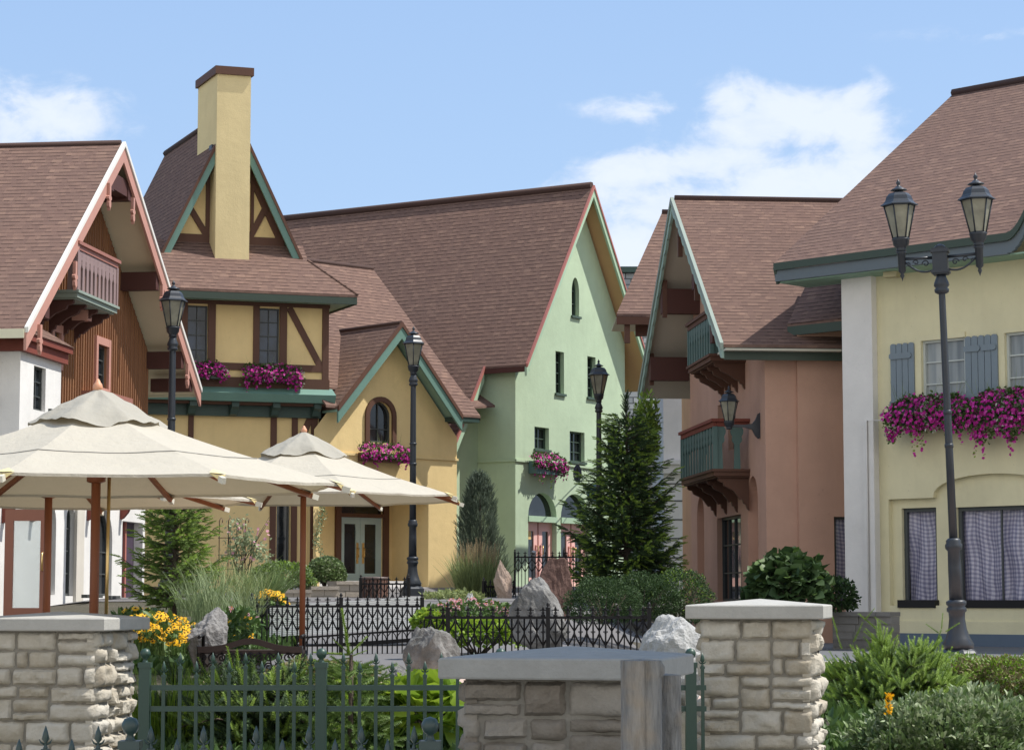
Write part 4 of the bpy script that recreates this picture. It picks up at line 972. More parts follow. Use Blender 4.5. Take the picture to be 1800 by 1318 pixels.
# ============================================================= CREAM HOUSE (right)
def cream_house():
    F = Fr(at(1492, 800, 43), -45)
    T = thing('cream_house', 'cream yellow house on the right with blue-grey shutters and a wide overhanging roof', 'house', (F.o.x, F.o.y, -.87))
    O = .7; zb = -.95
    A = F.hit(1360, 463, O); zE = A[1]
    sK = F.S(1768, 412, O)
    R0 = None
    # find ridge: offset where the rake meets px 1675 on the perpendicular plane through A
    p = F.pt(A[0], 0, O); d = ray(1675, 166); b = -F.n
    det = b.x * (-d.y) + d.x * b.y
    run = (-p.x * (-d.y) - d.x * p.y) / det
    q = p + b * run; k = q.y / d.y; zR = d.z * k
    ridgeO = O - run
    s_end = 12
    def rp(u, s):   # point on front slope; u 0..1 with slight flare at the foot
        return F.pt(s, lerp(zE, zR, u) - .18 * math.sin(math.pi * min(1, u * 1.0)) * 0, lerp(O, ridgeO, u))
    mb = MB(); roof_face(mb, [rp(0, A[0]), rp(0, sK), rp(1, sK), rp(1, A[0])], .08)
    # eyebrow: the eave climbs to the right of sK
    t_up = .28; sU = F.S(1800, 376, O) + .25
    nst = 8
    for i in range(nst):
        f0 = i / nst; f1 = (i + 1) / nst
        a = lerp(sK, sU, f0); c = lerp(sK, sU, f1); e = lambda f: zE + 1.15 * (1 - math.cos(f * math.pi * .5)) * .75
        z0 = e(f0); z1 = e(f1)
        mb.prism([F.pt(a, z0, O), F.pt(c, z1, O), rp(1, c), rp(1, a)], (0, 0, -.08))
    ze = e(1.0)
    mb.prism([F.pt(sU, ze, O), F.pt(s_end, ze, O), rp(1, s_end), rp(1, sU)], (0, 0, -.08))
    mb.build('roof', M['roof'], T)
    mb = MB(); roof_face(mb, [F.pt(A[0], zE, 2 * ridgeO - O), rp(1, A[0]), rp(1, s_end), F.pt(s_end, zE, 2 * ridgeO - O)], .08); mb.build('roof', M['roof'], T)
    mb = MB(); mb.tube([rp(1, A[0]) + Z * .02, rp(1, s_end) + Z * .02], .09, 6); mb.build('ridge_cap', M['ridge'], T)
    fa = MB(); fb = MB()
    def fasc(s0, z0, s1, z1):
        fa.fprism(F, [(s0, z0 - .0), (s1, z1 - .0), (s1, z1 - .14), (s0, z0 - .14)], O - .03, O + .012)
        fb.fprism(F, [(s0, z0 - .14), (s1, z1 - .14), (s1, z1 - .37), (s0, z0 - .35)], O - .12, O - .04)
    fasc(A[0], zE, sK, zE)
    for i in range(nst):
        f0 = i / nst; f1 = (i + 1) / nst; fasc(lerp(sK, sU, f0), e(f0), lerp(sK, sU, f1), e(f1))
    fasc(sU, ze, s_end, ze)
    fa.build('fascia', M['dkgreen'], T); fb.build('lower_fascia', M['blueg'], T)
    G = Fr(F.pt(A[0], 0, O), 45)
    rk = MB(); rk.prism([F.pt(A[0] - .02, zE - .085, O), F.pt(A[0] - .02, zE - .4, O - .1), F.pt(A[0] - .02, zR - .35, ridgeO), F.pt(A[0] - .02, zR - .085, ridgeO)], F.t * .06); rk.build('rake_board', M['dkgreen'], T)
    sf = MB(); sf.prism([F.pt(A[0] + .05, zE - .38, O - .12), F.pt(s_end, zE - .38, O - .12), F.pt(s_end, zE - .38, -.3), F.pt(A[0] + .05, zE - .38, -.3)], (0, 0, .03)); sf.build('soffit', M['soffit_teal'], T)
    # walls
    zt = zE - .37; sC = F.S(1536, 800, .16); s0 = .02; s1 = s_end - .6
    hol = []; wins = []
    u1 = F.rect(1621, 596, 1697, 712); u2 = F.rect(1768, 583, 1838, 700); zs = F.Zz(1700, 1062)
    g1 = F.rect(1580, 892, 1641, 1062); g2 = F.rect(1676, 886, 1990, 1062); g1 = (g1[0], zs, g1[2], g1[3]); g2 = (g2[0], zs, g2[2], g2[3])
    u1 = (u1[0], u1[1], u1[2], u1[3]); u2 = (u2[0], u1[1], u2[2], u1[3])
    ra = F.rect(1563, 877, 1565, 1062)[0]; rt = F.Zz(1600, 876)
    # the shop-front sits in a shallow panel with an arched head
    a0 = F.S(1640, 870); a1 = F.S(1850, 850); at_ = F.Zz(1745, 832)
    c = (a0 + a1) / 2; hw = (a1 - a0) / 2; zspr = rt
    arc = [(c + hw * math.cos(math.pi * (1 - i / 16)), zspr + (at_ - zspr) * math.sin(math.pi * i / 16) ** .8) for i in range(17)]
    panel = [(ra, zs - .02), (s1 - .3, zs - .02), (s1 - .3, rt)] + arc[::-1] + [(ra, rt)]
    wall('wall', F, [(s0, zb), (s1, zb), (s1, zt + .5), (s0, zt + .5)], [rect_o(u1), rect_o(u2), panel], M['cream'], T, 0, .11)
    wall('shop_panel', F, panel, [rect_o((g1[0], g1[1] + .01, g1[2], g1[3])), rect_o((g2[0], g2[1] + .01, g2[2], g2[3]))], M['cream'], T, -.11, .14)
    for r in (u1, u2): window(F, rect_o(r), T, -.09, .045, 2, 3, fmat=M['frame_lt'], gmat=M['glass_cur'])
    for r, n in ((g1, 1), (g2, 4)): window(F, rect_o((r[0], r[1] + .01, r[2], r[3])), T, -.23, .07, n, 1, gmat=M['gingham'], name='shop_window')
    sl = MB(); sl.fbox(F, g1[0] - .03, g1[2] + .03, zs - .06, zs + .08, -.14, .03); sl.fbox(F, g2[0] - .03, g2[2] + .03, zs - .06, zs + .08, -.14, .03); sl.build('shop_sill', M['iron'], T)
    tr = MB()
    for r in (u1,):
        tr.fbox(F, r[0] - .14, r[0], r[1], r[3] + .1, 0, .03); tr.fbox(F, r[0], r[2] + .02, r[3], r[3] + .1, 0, .03)
    tr.build('window_surround', M['cream'], T); tr = MB()
    tr.fbox(F, u2[0] - .14, u2[0], u2[1], u2[3] + .1, 0, .03); tr.fbox(F, u2[0], u2[2], u2[3], u2[3] + .1, 0, .03)
    tr.build('window_surround', M['cream'], T)
    co = MB(); co.fbox(F, 0, sC, zb, zt + .3, .001, .16); co.fbox(F, sC - .02 - .18, sC + .04, zb, F.Zz(1530, 740, .2), .161, .22); cl = co.build('corner_pier', M['offwhite'], T)
    pp = MB(); zp = F.Zz(1525, 739, .25); pp.tube([F.pt(F.S(1528, 900, .2), zb, .24), F.pt(F.S(1528, 900, .2), zp, .24), F.pt(F.S(1568, 742, .03), zp, .05)], .022, 6); pp.build('conduit', M['offwhite'], T)
    # plinth
    z1 = F.Zz(1720, 1114, .05); z2 = F.Zz(1720, 1092, .03)
    pl = MB(); pl.fbox(F, sC, s1, zb, z1, 0, .06); pl.build('plinth', M['band'], T)
    pl = MB(); pl.fbox(F, sC, s1, z1, z2, 0, .035); pl.build('base_course', M['cream'], T)
    # shutters
    for x0, y0, x1, y1, nbd in ((1566, 603, 1608, 735, 4), (1697, 589, 1755, 722, 5)):
        r = F.rect(x0, y0, x1, y1, .05); sh = MB(); w = (r[2] - r[0]) / nbd
        for i in range(nbd):
            a = r[0] + w * i + .006; b_ = r[0] + w * (i + 1) - .006; h = r[3]
            rr = (b_ - a) / 2
            pts = [(a, r[1]), (b_, r[1])] + [((a + b_) / 2 + rr * math.cos(math.pi * j / 6), h - rr * .7 + rr * .7 * math.sin(math.pi * j / 6)) for j in range(7)]
            sh.fprism(F, pts, .035, .065)
        sh.fbox(F, r[0] + .01, r[2] - .01, r[1], r[3] - .12, .02, .037)
        so = sh.build('shutter', M['shutter'], T); hh = r[3] - r[1]
        for f in (.17, .80):
            zc = r[3] - hh * f; rl = MB()
            segs = [(r[0] - .01, r[2] - .05)] if nbd == 4 else [(r[0] - .01, (r[0] + r[2]) / 2 - .01), ((r[0] + r[2]) / 2 + .01, r[2] - .02)]
            for a, b_ in segs:
                pts = [(a + .03, zc - .055), (b_ - .05, zc - .055)] + [(b_ - .05 + .05 * math.cos(u), zc + .055 * math.sin(u)) for u in (-1.1, -.5, 0, .5, 1.1)] + [(b_ - .05, zc + .055), (a + .03, zc + .055), (a, zc + .03), (a, zc - .03)]
                rl.fprism(F, pts, .066, .09)
            rl.build('batten', M['shutter'], so)
    # lower cross roof towards the peach house
    e0 = at(1384, 569, 44.6); e1 = at(1500, 552, 43.6); e1 = e0 + F.t * 2.2; 
    r0 = at(1428, 478, 46.0); r1 = r0 + F.t * 2.0
    mb = MB(); roof_face(mb, [e0, e1, r1, r0]); mb.build('lower_roof', M['roof'], T)
    mb = MB(); mb.prism([e0 - Z * .24, e1 - Z * .24, e1 - Z * .24 - F.n * .06, e0 - Z * .24 - F.n * .06], (0, 0, .18)); mb.build('lower_fascia', M['dkgreen'], T)
    mb = MB(); mb.prism([e0 - Z * .14 - F.n * .06, e1 - Z * .14 - F.n * .06, e1 - Z * .14 - F.n * 1.6, e0 - Z * .14 - F.n * 1.6], (0, 0, .03)); mb.build('lower_soffit', M['soffit_teal'], T)
    # closing walls
    bk = MB(); dep = 2 * ridgeO
    bk.poly([F.pt(s0, zb, 0), F.pt(s0, zt, 0), F.pt(s0, zR - .3, ridgeO), F.pt(s0, zt, dep + .2), F.pt(s0, zb, dep + .2)]); bk.poly([F.pt(s1, zb, 0), F.pt(s1, zt, 0), F.pt(s1, zR - .3, ridgeO), F.pt(s1, zt, dep + .2), F.pt(s1, zb, dep + .2)]); bk.poly([F.pt(s0, zb, dep + .2), F.pt(s1, zb, dep + .2), F.pt(s1, zt, dep + .2), F.pt(s0, zt, dep + .2)])
    bk.build('end_walls', M['cream'], T)
    return F, u1, u2
def curtain_glass():
    m, nt, b = nm('glass_with_drapes')
    uv = N(nt, 'ShaderNodeTexCoord').outputs['UV']; n = N(nt, 'ShaderNodeTexNoise'); mp = N(nt, 'ShaderNodeMapping'); mp.inputs['Scale'].default_value = (5, .3, 1); lk(nt, uv, mp.inputs['Vector']); lk(nt, mp.outputs[0], n.inputs['Vector']); n.inputs['Scale'].default_value = 1
    c = ramp(nt, n.outputs['Fac'], [(.35, (.10, .12, .13)), (.5, (.22, .24, .24)), (.65, (.32, .33, .31))])
    lk(nt, c, b.inputs['Base Color']); b.inputs['Roughness'].default_value = .5; b.inputs['Coat Weight'].default_value = 1; b.inputs['Coat Roughness'].default_value = .03; return m
M['glass_cur'] = curtain_glass()
FF, WU1, WU2 = cream_house()
def gz(x, y):
    """ground height"""
    def ss(a, b, t): t = max(0, min(1, (t - a) / (b - a))); return t * t * (3 - 2 * t)
    base = lerp(-1.5, -.87, ss(11, 26, y))
    left = lerp(0, .87, ss(31, 47, y)) + lerp(0, .3, ss(52, 62, y))
    m = 1 - ss(.6, 2.2, x - (y - 36) * .08)      # right side stays low
    lm = ss(-12, -8, x)
    return base + left * m * lerp(.25, 1, lm)
def ground():
    xs = sorted(set([-400, -200, -100, -60, -40] + [i * 1.0 for i in range(-30, 31)] + [40, 60, 100, 200, 400])); ys = sorted(set([-60, -20, 0, 5] + list(range(8, 71)) + [75, 80, 90, 110, 150, 220, 400, 700]))
    nx = len(xs); v = [(x, y, gz(x, y) - .01) for y in ys for x in xs]; f = [[j * nx + i, j * nx + i + 1, (j + 1) * nx + i + 1, (j + 1) * nx + i] for j in range(len(ys) - 1) for i in range(nx - 1)]
    mb = MB(); mb.raw(v, f, True)
    m, nt, b = nm('planting_soil'); n1 = noise_tex(nt, .6, 6, .6); n2 = noise_tex(nt, 18, 5, .7)
    c = ramp(nt, n1, [(.35, (.055, .06, .03)), (.55, (.10, .085, .06)), (.7, (.14, .11, .085))]); c = mixc(nt, n2, c, (.05, .045, .03)); lk(nt, c, b.inputs['Base Color']); b.inputs['Roughness'].default_value = .95; bump(nt, b, n2, .8, .05)
    o = mb.build('ground', m); tag(o, kind='structure')
    def sheet(name, pts, mat, dz, n=14):
        mb = MB()
        (x0, y0), (x1, y1), (x2, y2), (x3, y3) = pts
        for i in range(n):
            for j in range(n):
                q = []
                for a, b_ in ((i, j), (i + 1, j), (i + 1, j + 1), (i, j + 1)):
                    u = a / n; w = b_ / n; x = lerp(lerp(x0, x1, u), lerp(x3, x2, u), w); y = lerp(lerp(y0, y1, u), lerp(y3, y2, u), w); q.append((x, y, gz(x, y) + dz))
                mb.poly(q)
        o = mb.build(name, mat); tag(o, kind='structure'); return o
    m, nt, b = nm('asphalt'); n1 = noise_tex(nt, 1.2, 5, .6, mapping=(1, 1, 1)); n2 = noise_tex(nt, 60, 4, .7)
    c = mixc(nt, n1, (.10, .105, .115), (.16, .165, .175)); c = mixc(nt, mathn(nt, 'MULTIPLY', n2, .5), c, (.05, .05, .055)); lk(nt, c, b.inputs['Base Color']); b.inputs['Roughness'].default_value = .9; bump(nt, b, n2, .5, .01)
    sheet('road', [(3.2, 30.2), (16, 30.2), (16, 44), (1.6, 44)], m, .004)
    pav = nm('brick_path'); m, nt, b = pav; uv = N(nt, 'ShaderNodeTexCoord').outputs['Object']; k = N(nt, 'ShaderNodeTexBrick'); k.inputs['Scale'].default_value = 1; k.inputs['Brick Width'].default_value = .3; k.inputs['Row Height'].default_value = .15; k.inputs['Mortar Size'].default_value = .008; lk(nt, uv, k.inputs['Vector'])
    k.inputs['Color1'].default_value = (.46, .30, .24, 1); k.inputs['Color2'].default_value = (.56, .40, .32, 1); k.inputs['Mortar'].default_value = (.3, .24, .2, 1); lk(nt, mixc(nt, noise_tex(nt, 2, 4, .6), k.outputs['Color'], (.5, .4, .33)), b.inputs['Base Color']); b.inputs['Roughness'].default_value = .9
    sheet('path', [(3.2, 26.5), (16, 26.5), (16, 30.1), (3.2, 30.1)], m, .006)
    sheet('path', [(-3.2, 19.5), (2.8, 21.5), (2.8, 25), (-3.4, 25)], m, .005)
    c = MB(); 
    for x in range(3, 16): c.box(x + .21, x + 1.2, 30.1, 30.22, -.95, -.83)
    o = c.build('kerb', M['graywall']); tag(o, kind='structure')
    m, nt, b = nm('grey_pavement'); n2 = noise_tex(nt, 30, 4, .7); lk(nt, mixc(nt, n2, (.11, .105, .108), (.16, .155, .155)), b.inputs['Base Color']); b.inputs['Roughness'].default_value = .9
    sheet('pavement', [(-3.5, 25.05), (3.1, 25.05), (1.8, 44), (-4, 44)], m, .004)
    m2, nt, b = nm('bounce_concrete'); n3 = noise_tex(nt, 1.5, 6, .6); lk(nt, mixc(nt, n3, (.46, .42, .36), (.58, .54, .47)), b.inputs['Base Color']); b.inputs['Roughness'].default_value = .9
    sheet('bounce_forecourt', [(-60, -60), (60, -60), (60, 13.5), (-60, 13.5)], m2, .006, 40)  # unseen pale paving added to bounce warm light onto the walls
    sheet('bounce_side_pavement', [(12.5, 13.6), (60, 13.6), (60, 30), (12.5, 30)], m2, .006, 30)  # more unseen paving added for the same bounce
    sheet('plaza', [(-11, 44.1), (1.7, 44.1), (6, 63), (-11, 63)], m, .005)
ground()
# ============================================================= street lamps
m, nt, b = nm('frosted_lamp_glass'); b.inputs['Base Color'].default_value = (.50, .48, .38, 1); b.inputs['Roughness'].default_value = .35; b.inputs['Transmission Weight'].default_value = .25
n_ = noise_tex(nt, 6, 3, .5); lk(nt, ramp(nt, n_, [(.3, (.20, .195, .145)), (.7, (.36, .345, .26))]), b.inputs['Base Color']); M['lampglass'] = m
def lantern(parent, c, tilt=None, h=1.0, sides=6, scale=1.0, name='lantern'):
    """c: foot of the lantern; ~1.25 m tall at scale 1"""
    c = Vector(c); k = scale; q = lambda pr: [(r * k, z * k) for r, z in pr]
    ph = .25
    mb = MB(); mb.lathe(c, q([(.05, 0), (.085, .015), (.07, .04), (.085, .07), (.115, .10), (.125, .17), (.14, .19), (.12, .20)]), 10)
    zb, zt, rb, rt = .20 * k, .69 * k, .115 * k, .228 * k
    for i in range(sides):
        a = 2 * math.pi * (i + ph) / sides
        p0 = c + Vector((rb * math.cos(a), rb * math.sin(a), zb)); p1 = c + Vector((rt * math.cos(a), rt * math.sin(a), zt)); mb.tube([p0, p1], .012 * k, 5)
    mb.lathe(c, [(rt * 1.03, zt - .012 * k), (rt * 1.03, zt + .012 * k)], sides, ph, sm=False); mb.lathe(c, [(rb * 1.06, zb - .01), (rb * 1.06, zb + .015)], sides, ph, sm=False)
    lo = mb.build(name, M['lampmetal'], parent)
    g = MB(); g.lathe(c, [(rb * .96, zb + .002), (rt * .965, zt)], sides, ph, sm=False, caps=False); g.build('lamp_glass', M['lampglass'], lo)
    r = MB(); r.lathe(c, q([(.278, .69), (.275, .705), (.235, .73), (.205, .77), (.185, .83), (.145, .875), (.075, .895), (.06, .905)]), sides, ph, sm=False)
    r.lathe(c, q([(.045, .895), (.05, .91), (.125, .92), (.12, .932), (.06, .96), (.03, .985), (.018, 1.0), (.03, 1.02), (.032, 1.045), (.012, 1.07), (.002, 1.10)]), 8); r.build('lamp_roof', M['lampmetal'], lo)
    return lo
def base_and_pole(T, H, k=1.0, top=True):
    q = k
    b = MB(); b.lathe((0, 0, 0), [(.26, 0), (.26, .16), (.235, .19), (.19, .22)], 8, .5, sm=False)
    b.lathe((0, 0, 0), [(.20, .22), (.21, .28), (.165, .36), (.125, .48), (.105, .62), (.11, .70), (.132, .72), (.132, .76), (.11, .78), (.135, .81), (.135, .85), (.095, .87)], 16, flute=.06)
    b.lathe((0, 0, 0), [(.092, .87), (.088, 1.30), (.084, 1.52), (.112, 1.55), (.116, 1.60), (.098, 1.63), (.102, 1.66), (.072, 1.69)], 16, flute=.05)
    b.build('base', M['lampmetal'], T)
    p = MB(); p.lathe((0, 0, 0), [(.078 * q, 1.68), (.072 * q, 3), (.062 * q, H - .22), (.06 * q, H)], 16, flute=.09)
    p.lathe((0, 0, 0), [(.06, H - .26), (.095, H - .24), (.10, H - .20), (.08, H - .18), (.105, H - .15), (.10, H - .11), (.07, H - .04), (.065, H)], 14)
    for z, r in ((2.9, .085 * q), (3.35, .082 * q)):
        p.lathe((0, 0, 0), [(.05, z), (r, z + .01), (r, z + .05), (.05, z + .06)], 12)
    p.build('pole', M['lampmetal'], T)
def single_lamp(label):
    T = thing('street_lamp', label, 'street lamp', (0, 0, 0), 'blue black single street lamps'); H = 4.93
    base_and_pole(T, H); lantern(T, (0, 0, H)); return T
def copy_tree(o, parent=None):
    c = o.copy(); C.objects.link(c); LOC[c.name] = LOC.get(o.name, Vector())
    if parent: c.parent = parent
    for ch in list(o.children): copy_tree(ch, c)
    return c
def place(o, x, y, z, rz=0, s=1, label=None, rx=0, ry=0):
    o.location = (x, y, z); o.rotation_euler = (rx, ry, rz); o.scale = (s, s, s)
    if label: o['label'] = label
    return o
L0 = single_lamp('dark street lamp rising beside the brown and white house gable, leftmost lamp')
spots = [(301, 45.3, 492, 1053, .1, None), (726, 51, 573, 1047, .3, 'dark street lamp standing in front of the yellow entry gable'), (1053, 59.5, 631, 1053, .7, 'small far street lamp in front of the green house windows')]
for i, (px, D, yt, yb, rz, lb) in enumerate(spots):
    o = L0 if i == 0 else copy_tree(L0)
    p = at(px, (yt + yb) / 2, D); zb = zat(yb, D); zt = zat(yt, D); place(o, p.x, D, zb, rz, (zt - zb) / 6.03, lb)
o = copy_tree(L0); p = at(267, 705, 58); zt = zat(700, 58); place(o, p.x, 58, zt - 6.03 * .86, .5, .86, 'mostly hidden street lamp, only its cap shows above the big parasol')
def double_lamp():
    D = 29.6; T = thing('double_street_lamp', 'tall street lamp with two lanterns on scrolled arms before the cream house', 'street lamp')
    H = 5.25; base_and_pole(T, H, .72)
    mb = MB(); mb.box(-.10, .10, -.10, .10, H - .0, H + .36); mb.box(-.12, .12, -.12, .12, H + .02, H + .06); mb.box(-.12, .12, -.12, .12, H + .30, H + .34); mb.lathe((0, 0, H + .36), [(.09, 0), (.06, .04), (.02, .06)], 8); mb.build('arm_block', M['lampmetal'], T)
    for s in (-1, 1):
        a = MB(); zz = H + .24
        a.tube([(s * .1, 0, zz), (s * .47, 0, zz + .01)], .022, 6); a.lathe((s * .52, 0, 0), [(.0, zz - .30), (.012, zz - .26), (.03, zz - .22), (.02, zz - .19), (.05, zz - .16), (.055, zz + .08), (.075, zz + .10), (.06, zz + .12)], 10)
        pts = [(s * (.11 + .36 * t), 0, zz - .17 + .13 * t ** 1.6 - .045 * math.sin(math.pi * t)) for t in [i / 10 for i in range(11)]]; a.tube(pts, .014, 5)
        for cx, cz, r in ((.20, -.075, .05), (.33, -.05, .04), (.43, -.07, .03)):
            a.tube([(s * (cx + r * (1 - i * .06) * math.cos(i * .55)), 0, zz + cz + r * (1 - i * .06) * math.sin(i * .55)) for i in range(13)], .009, 4)
        a.build('arm', M['lampmetal'], T); lantern(T, (s * .52, 0, zz + .11), scale=.92)
    p = at(1686, 1163, D); a = at(1652, 432, D)
    rx = math.atan2(a.x - p.x, a.z - p.z); sc = (a.z - p.z) / 5.6
    place(T, p.x, D, -.87, -.26, sc); T.rotation_mode = 'XYZ'
    T.rotation_euler = (Matrix.Rotation(rx, 3, 'Y') @ Matrix.Rotation(-.30, 3, 'Z')).to_euler()
double_lamp()
def wall_lamp():
    s = FD.S(1336, 748, WD); z = FD.Zz(1336, 748, WD); pw = FD.pt(s, z, WD)
    lw = .62; c = FD.pt(s, z - .02, WD + lw); T = thing('wall_lantern', 'dark wall lantern on a flared bracket beside the lower green balcony', 'wall lamp', c)
    G = Fr(FD.pt(s, 0, WD), math.degrees(math.atan2(FD.n.y, FD.n.x)))
    mb = MB(); mb.fprism(G, [(0, z + .26), (.05, z + .23), (.09, z + .12), (.16, z + .04), (.30, z + .015), (lw, z + .02), (lw, z - .03), (.3, z - .04), (.16, z - .08), (.10, z - .2), (.04, z - .26), (0, z - .24)], -.035, .035); mb.build('bracket', M['lampmetal'], T)
    lantern(T, c + Vector((0, 0, -.06)), scale=.80)
wall_lamp()

# ============================================================= parasols
def parasol(px, D, zrim, zap, Rr, rot, zg, label, pole_px=None, seed=0):
    rng = random.Random(seed)
    p = at(px, 900, D); cx, cy = p.x, D; T = thing('parasol', label, 'parasol', (cx, cy, zg), 'cream canvas parasols over the terrace')
    def surf(u, a, top=.0):
        """u 0 centre .. 1 rim; a in units of ribs (0..8)"""
        k = a % 1; f = 4 * k * (1 - k)
        rr = Rr * u * (math.cos(math.pi / 8) / math.cos(math.pi / 8 * (2 * k - 1)) if True else 1)
        rr *= 1 - .022 * f * u * u
        ang = rot + a * math.pi / 4
        z = zrim + (zap - zrim) * ((1 - u) * .82 + .18 * (1 - u) ** 2) - .028 * f * (1 - u) * u * 4 * .5
        z += .018 * noise.noise(Vector((rr * math.cos(ang) * 1.5, rr * math.sin(ang) * 1.5, seed))) + .006 * noise.noise(Vector((rr * math.cos(ang) * 5, rr * math.sin(ang) * 5, seed)))
        return Vector((cx + rr * math.sin(ang), cy - rr * math.cos(ang), z + top))
    nu, na = 14, 64
    mb = MB(); v = []; us = [.0 + (i / nu) for i in range(nu + 1)]
    for u in us:
        for j in range(na): v.append(surf(max(u, .01), j * 8 / na))
    f = [[i * na + j, i * na + (j + 1) % na, (i + 1) * na + (j + 1) % na, (i + 1) * na + j] for i in range(nu) for j in range(na)]
    mb.raw(v, f, False)
    # hem
    rim = [surf(1, j * 8 / na) for j in range(na)]
    for j in range(na):
        a, b_ = rim[j], rim[(j + 1) % na]; mb.poly([a, b_, b_ - Z * .022, a - Z * .022])
    can = mb.build('canopy', M['canvas'], T)
    sm = MB()
    for j in range(na): sm.tube([surf(.66, j * 8 / na, .004), surf(.66, (j + 1) * 8 / na, .004)], .0035, 4, caps=False)
    sm.build('seam', M['seam'], can)
    # vent cap with a rippled edge
    mb = MB(); v = []; nu2 = 10; na2 = 96
    for i in range(nu2 + 1):
        u = .01 + .27 * i / nu2
        for j in range(na2):
            a = j * 8 / na2; k = a % 1; w = i / nu2
            q = surf(u * (1 + .07 * w * math.sin(a * 2.3 + seed) + .05 * w * math.sin(a * 5.1)), a)
            q.z = q.z + .035 + .075 * (1 - w ** 2.2) + .016 * w * w * math.sin(a * math.pi * 1.25 + 1.2 + seed) + .012 * w * w * math.sin(a * math.pi * .5 + seed * 3) + .02 * noise.noise(Vector((q.x * 9, q.y * 9, w * 2))) * (.8 + .6 * w)
            v.append(q)
    f = [[i * na2 + j, i * na2 + (j + 1) % na2, (i + 1) * na2 + (j + 1) % na2, (i + 1) * na2 + j] for i in range(nu2) for j in range(na2)]
    mb.raw(v, f, True); mb.build('vent_cap', M['canvas_cap'], T)
    mb = MB(); zt = zap + .09
    mb.lathe((cx, cy, zt), [(.022, -.04), (.024, .0), (.036, .012), (.040, .032), (.034, .055), (.022, .07), (.018, .082), (.006, .098)], 10); mb.build('finial', M['finial'], T)
    mb = MB(); mb.lathe((cx, cy, zg), [(.037, 0), (.037, zap - zg)], 12); mb.lathe((cx, cy, zrim + .02), [(.05, 0), (.075, .01), (.075, .09), (.05, .1)], 12); mb.build('pole', M['wood_pole'], T)
    for i in range(8):
        rb = MB(); pp = [surf(u_, i, -.034) for u_ in (.04, .2, .4, .6, .8, 1.0)]; a1 = pp[-1]; d = (pp[-1] - pp[-2]).normalized(); pp[-1] = a1 + d * .05
        for x0_, x1_ in zip(pp[:-1], pp[1:]): rb.beam(x0_, x1_, .028, .04)
        ro = rb.build('rib', M['wood_pole'], T)
        tip = MB(); tip.beam(a1 + d * .015, a1 + d * .075, .034, .046); tip.build('rib_tip', M['tip'], ro)
        pk = MB(); e0 = surf(.9, i, .006); side = d.cross(Z).normalized()
        pk.poly([surf(.955, i, .012) , a1 + side * .07 + Z * .036 - d * .02, a1 + Z * .042 + d * .025, a1 - side * .07 + Z * .036 - d * .02]); pk.poly([a1 + side * .07 + Z * .03 - d * .02, a1 + Z * .03 + d * .025, a1 + Z * -.015 + d * .02]); pk.poly([a1 - side * .07 + Z * .03 - d * .02, a1 + Z * .03 + d * .025, a1 + Z * -.015 + d * .02]); pk.build('corner_pocket', M['pocket'], can)
        st = MB(); s1 = surf(.52, i, -.05); st.beam(Vector((cx, cy, zrim + .08)) + (s1 - Vector((cx, cy, s1.z))) * .06, s1, .022, .03); st.build('strut', M['wood_pole'], T)
    bs = MB(); bs.lathe((cx, cy, zg - .02), [(.30, 0), (.30, .05), (.08, .09), (.065, .3), (.055, .3)], 16); bs.build('base', M['iron'], T)
    return T
M['seam'] = paint('canvas_seam', (.25, .24, .22), .8, .1); M['tip'] = paint('rib_tip', srgb(205, 200, 185), .5, .1); M['pocket'] = paint('pocket_webbing', srgb(222, 205, 150), .8, .1)
M['canvas_cap'] = fabric('canvas_cap', (.50, .475, .41))
def par(px, D, yf, yapex, Rpx, rot, zg, label, seed):
    Rr = Rpx / 4019 * D; zr = (1050 - yf) / 4019 * D; za = (1050 - yapex) / 4019 * D
    T = parasol(px, D, zr, za, Rr, rot, zg, label, seed=seed); return T
PA = par(168, 18, 853, 706, 442, R(-8.5), -1.25, 'largest cream parasol nearest the camera at the left', 1)
PB = par(85, 21.8, 879, 775, 367, R(-4), -1.2, 'cream parasol mostly hidden behind the largest left parasol', 2)
PC = par(533, 28.1, 876, 774, 290, R(-24), -.92, 'cream parasol in the middle before the yellow entry', 3)
mb = MB(); p = at(180, 1000, 18)
mb.tube([(p.x + .06, 18 - .1, zat(832, 18)), (p.x + .045, 18 - .06, -.5)], .014, 6); hb = mb.build('pulley_rod', M['brass'], PA)

# ============================================================= stone piers
M['stone'] = stone_mat('limestone', [(0, (.30, .235, .155)), (.35, (.47, .43, .355)), (.6, (.54, .51, .445)), (1, (.63, .61, .55))], .92, 9, .5, .45)
M['mortar'] = stone_mat('mortar', [(0, (.22, .205, .175)), (1, (.30, .28, .24))], .95, 14, .5, 0)
M['cap'] = stone_mat('concrete_cap', [(0, (.32, .31, .285)), (.5, (.42, .41, .38)), (1, (.50, .49, .455))], .85, 6, .25, 0)
M['stone_shaded'] = stone_mat('shaded_limestone', [(0, (.13, .10, .075)), (.35, (.23, .205, .17)), (.6, (.31, .285, .245)), (1, (.40, .375, .33))], .92, 9, .55, .45)  # darker copy of the limestone, the nearest pier's shade in its colour
M['cap_shaded'] = stone_mat('shaded_concrete_cap', [(0, (.22, .22, .205)), (.5, (.30, .30, .285)), (1, (.38, .38, .36))], .85, 6, .3, 0)  # cap concrete darkened likewise, shade put into its colour
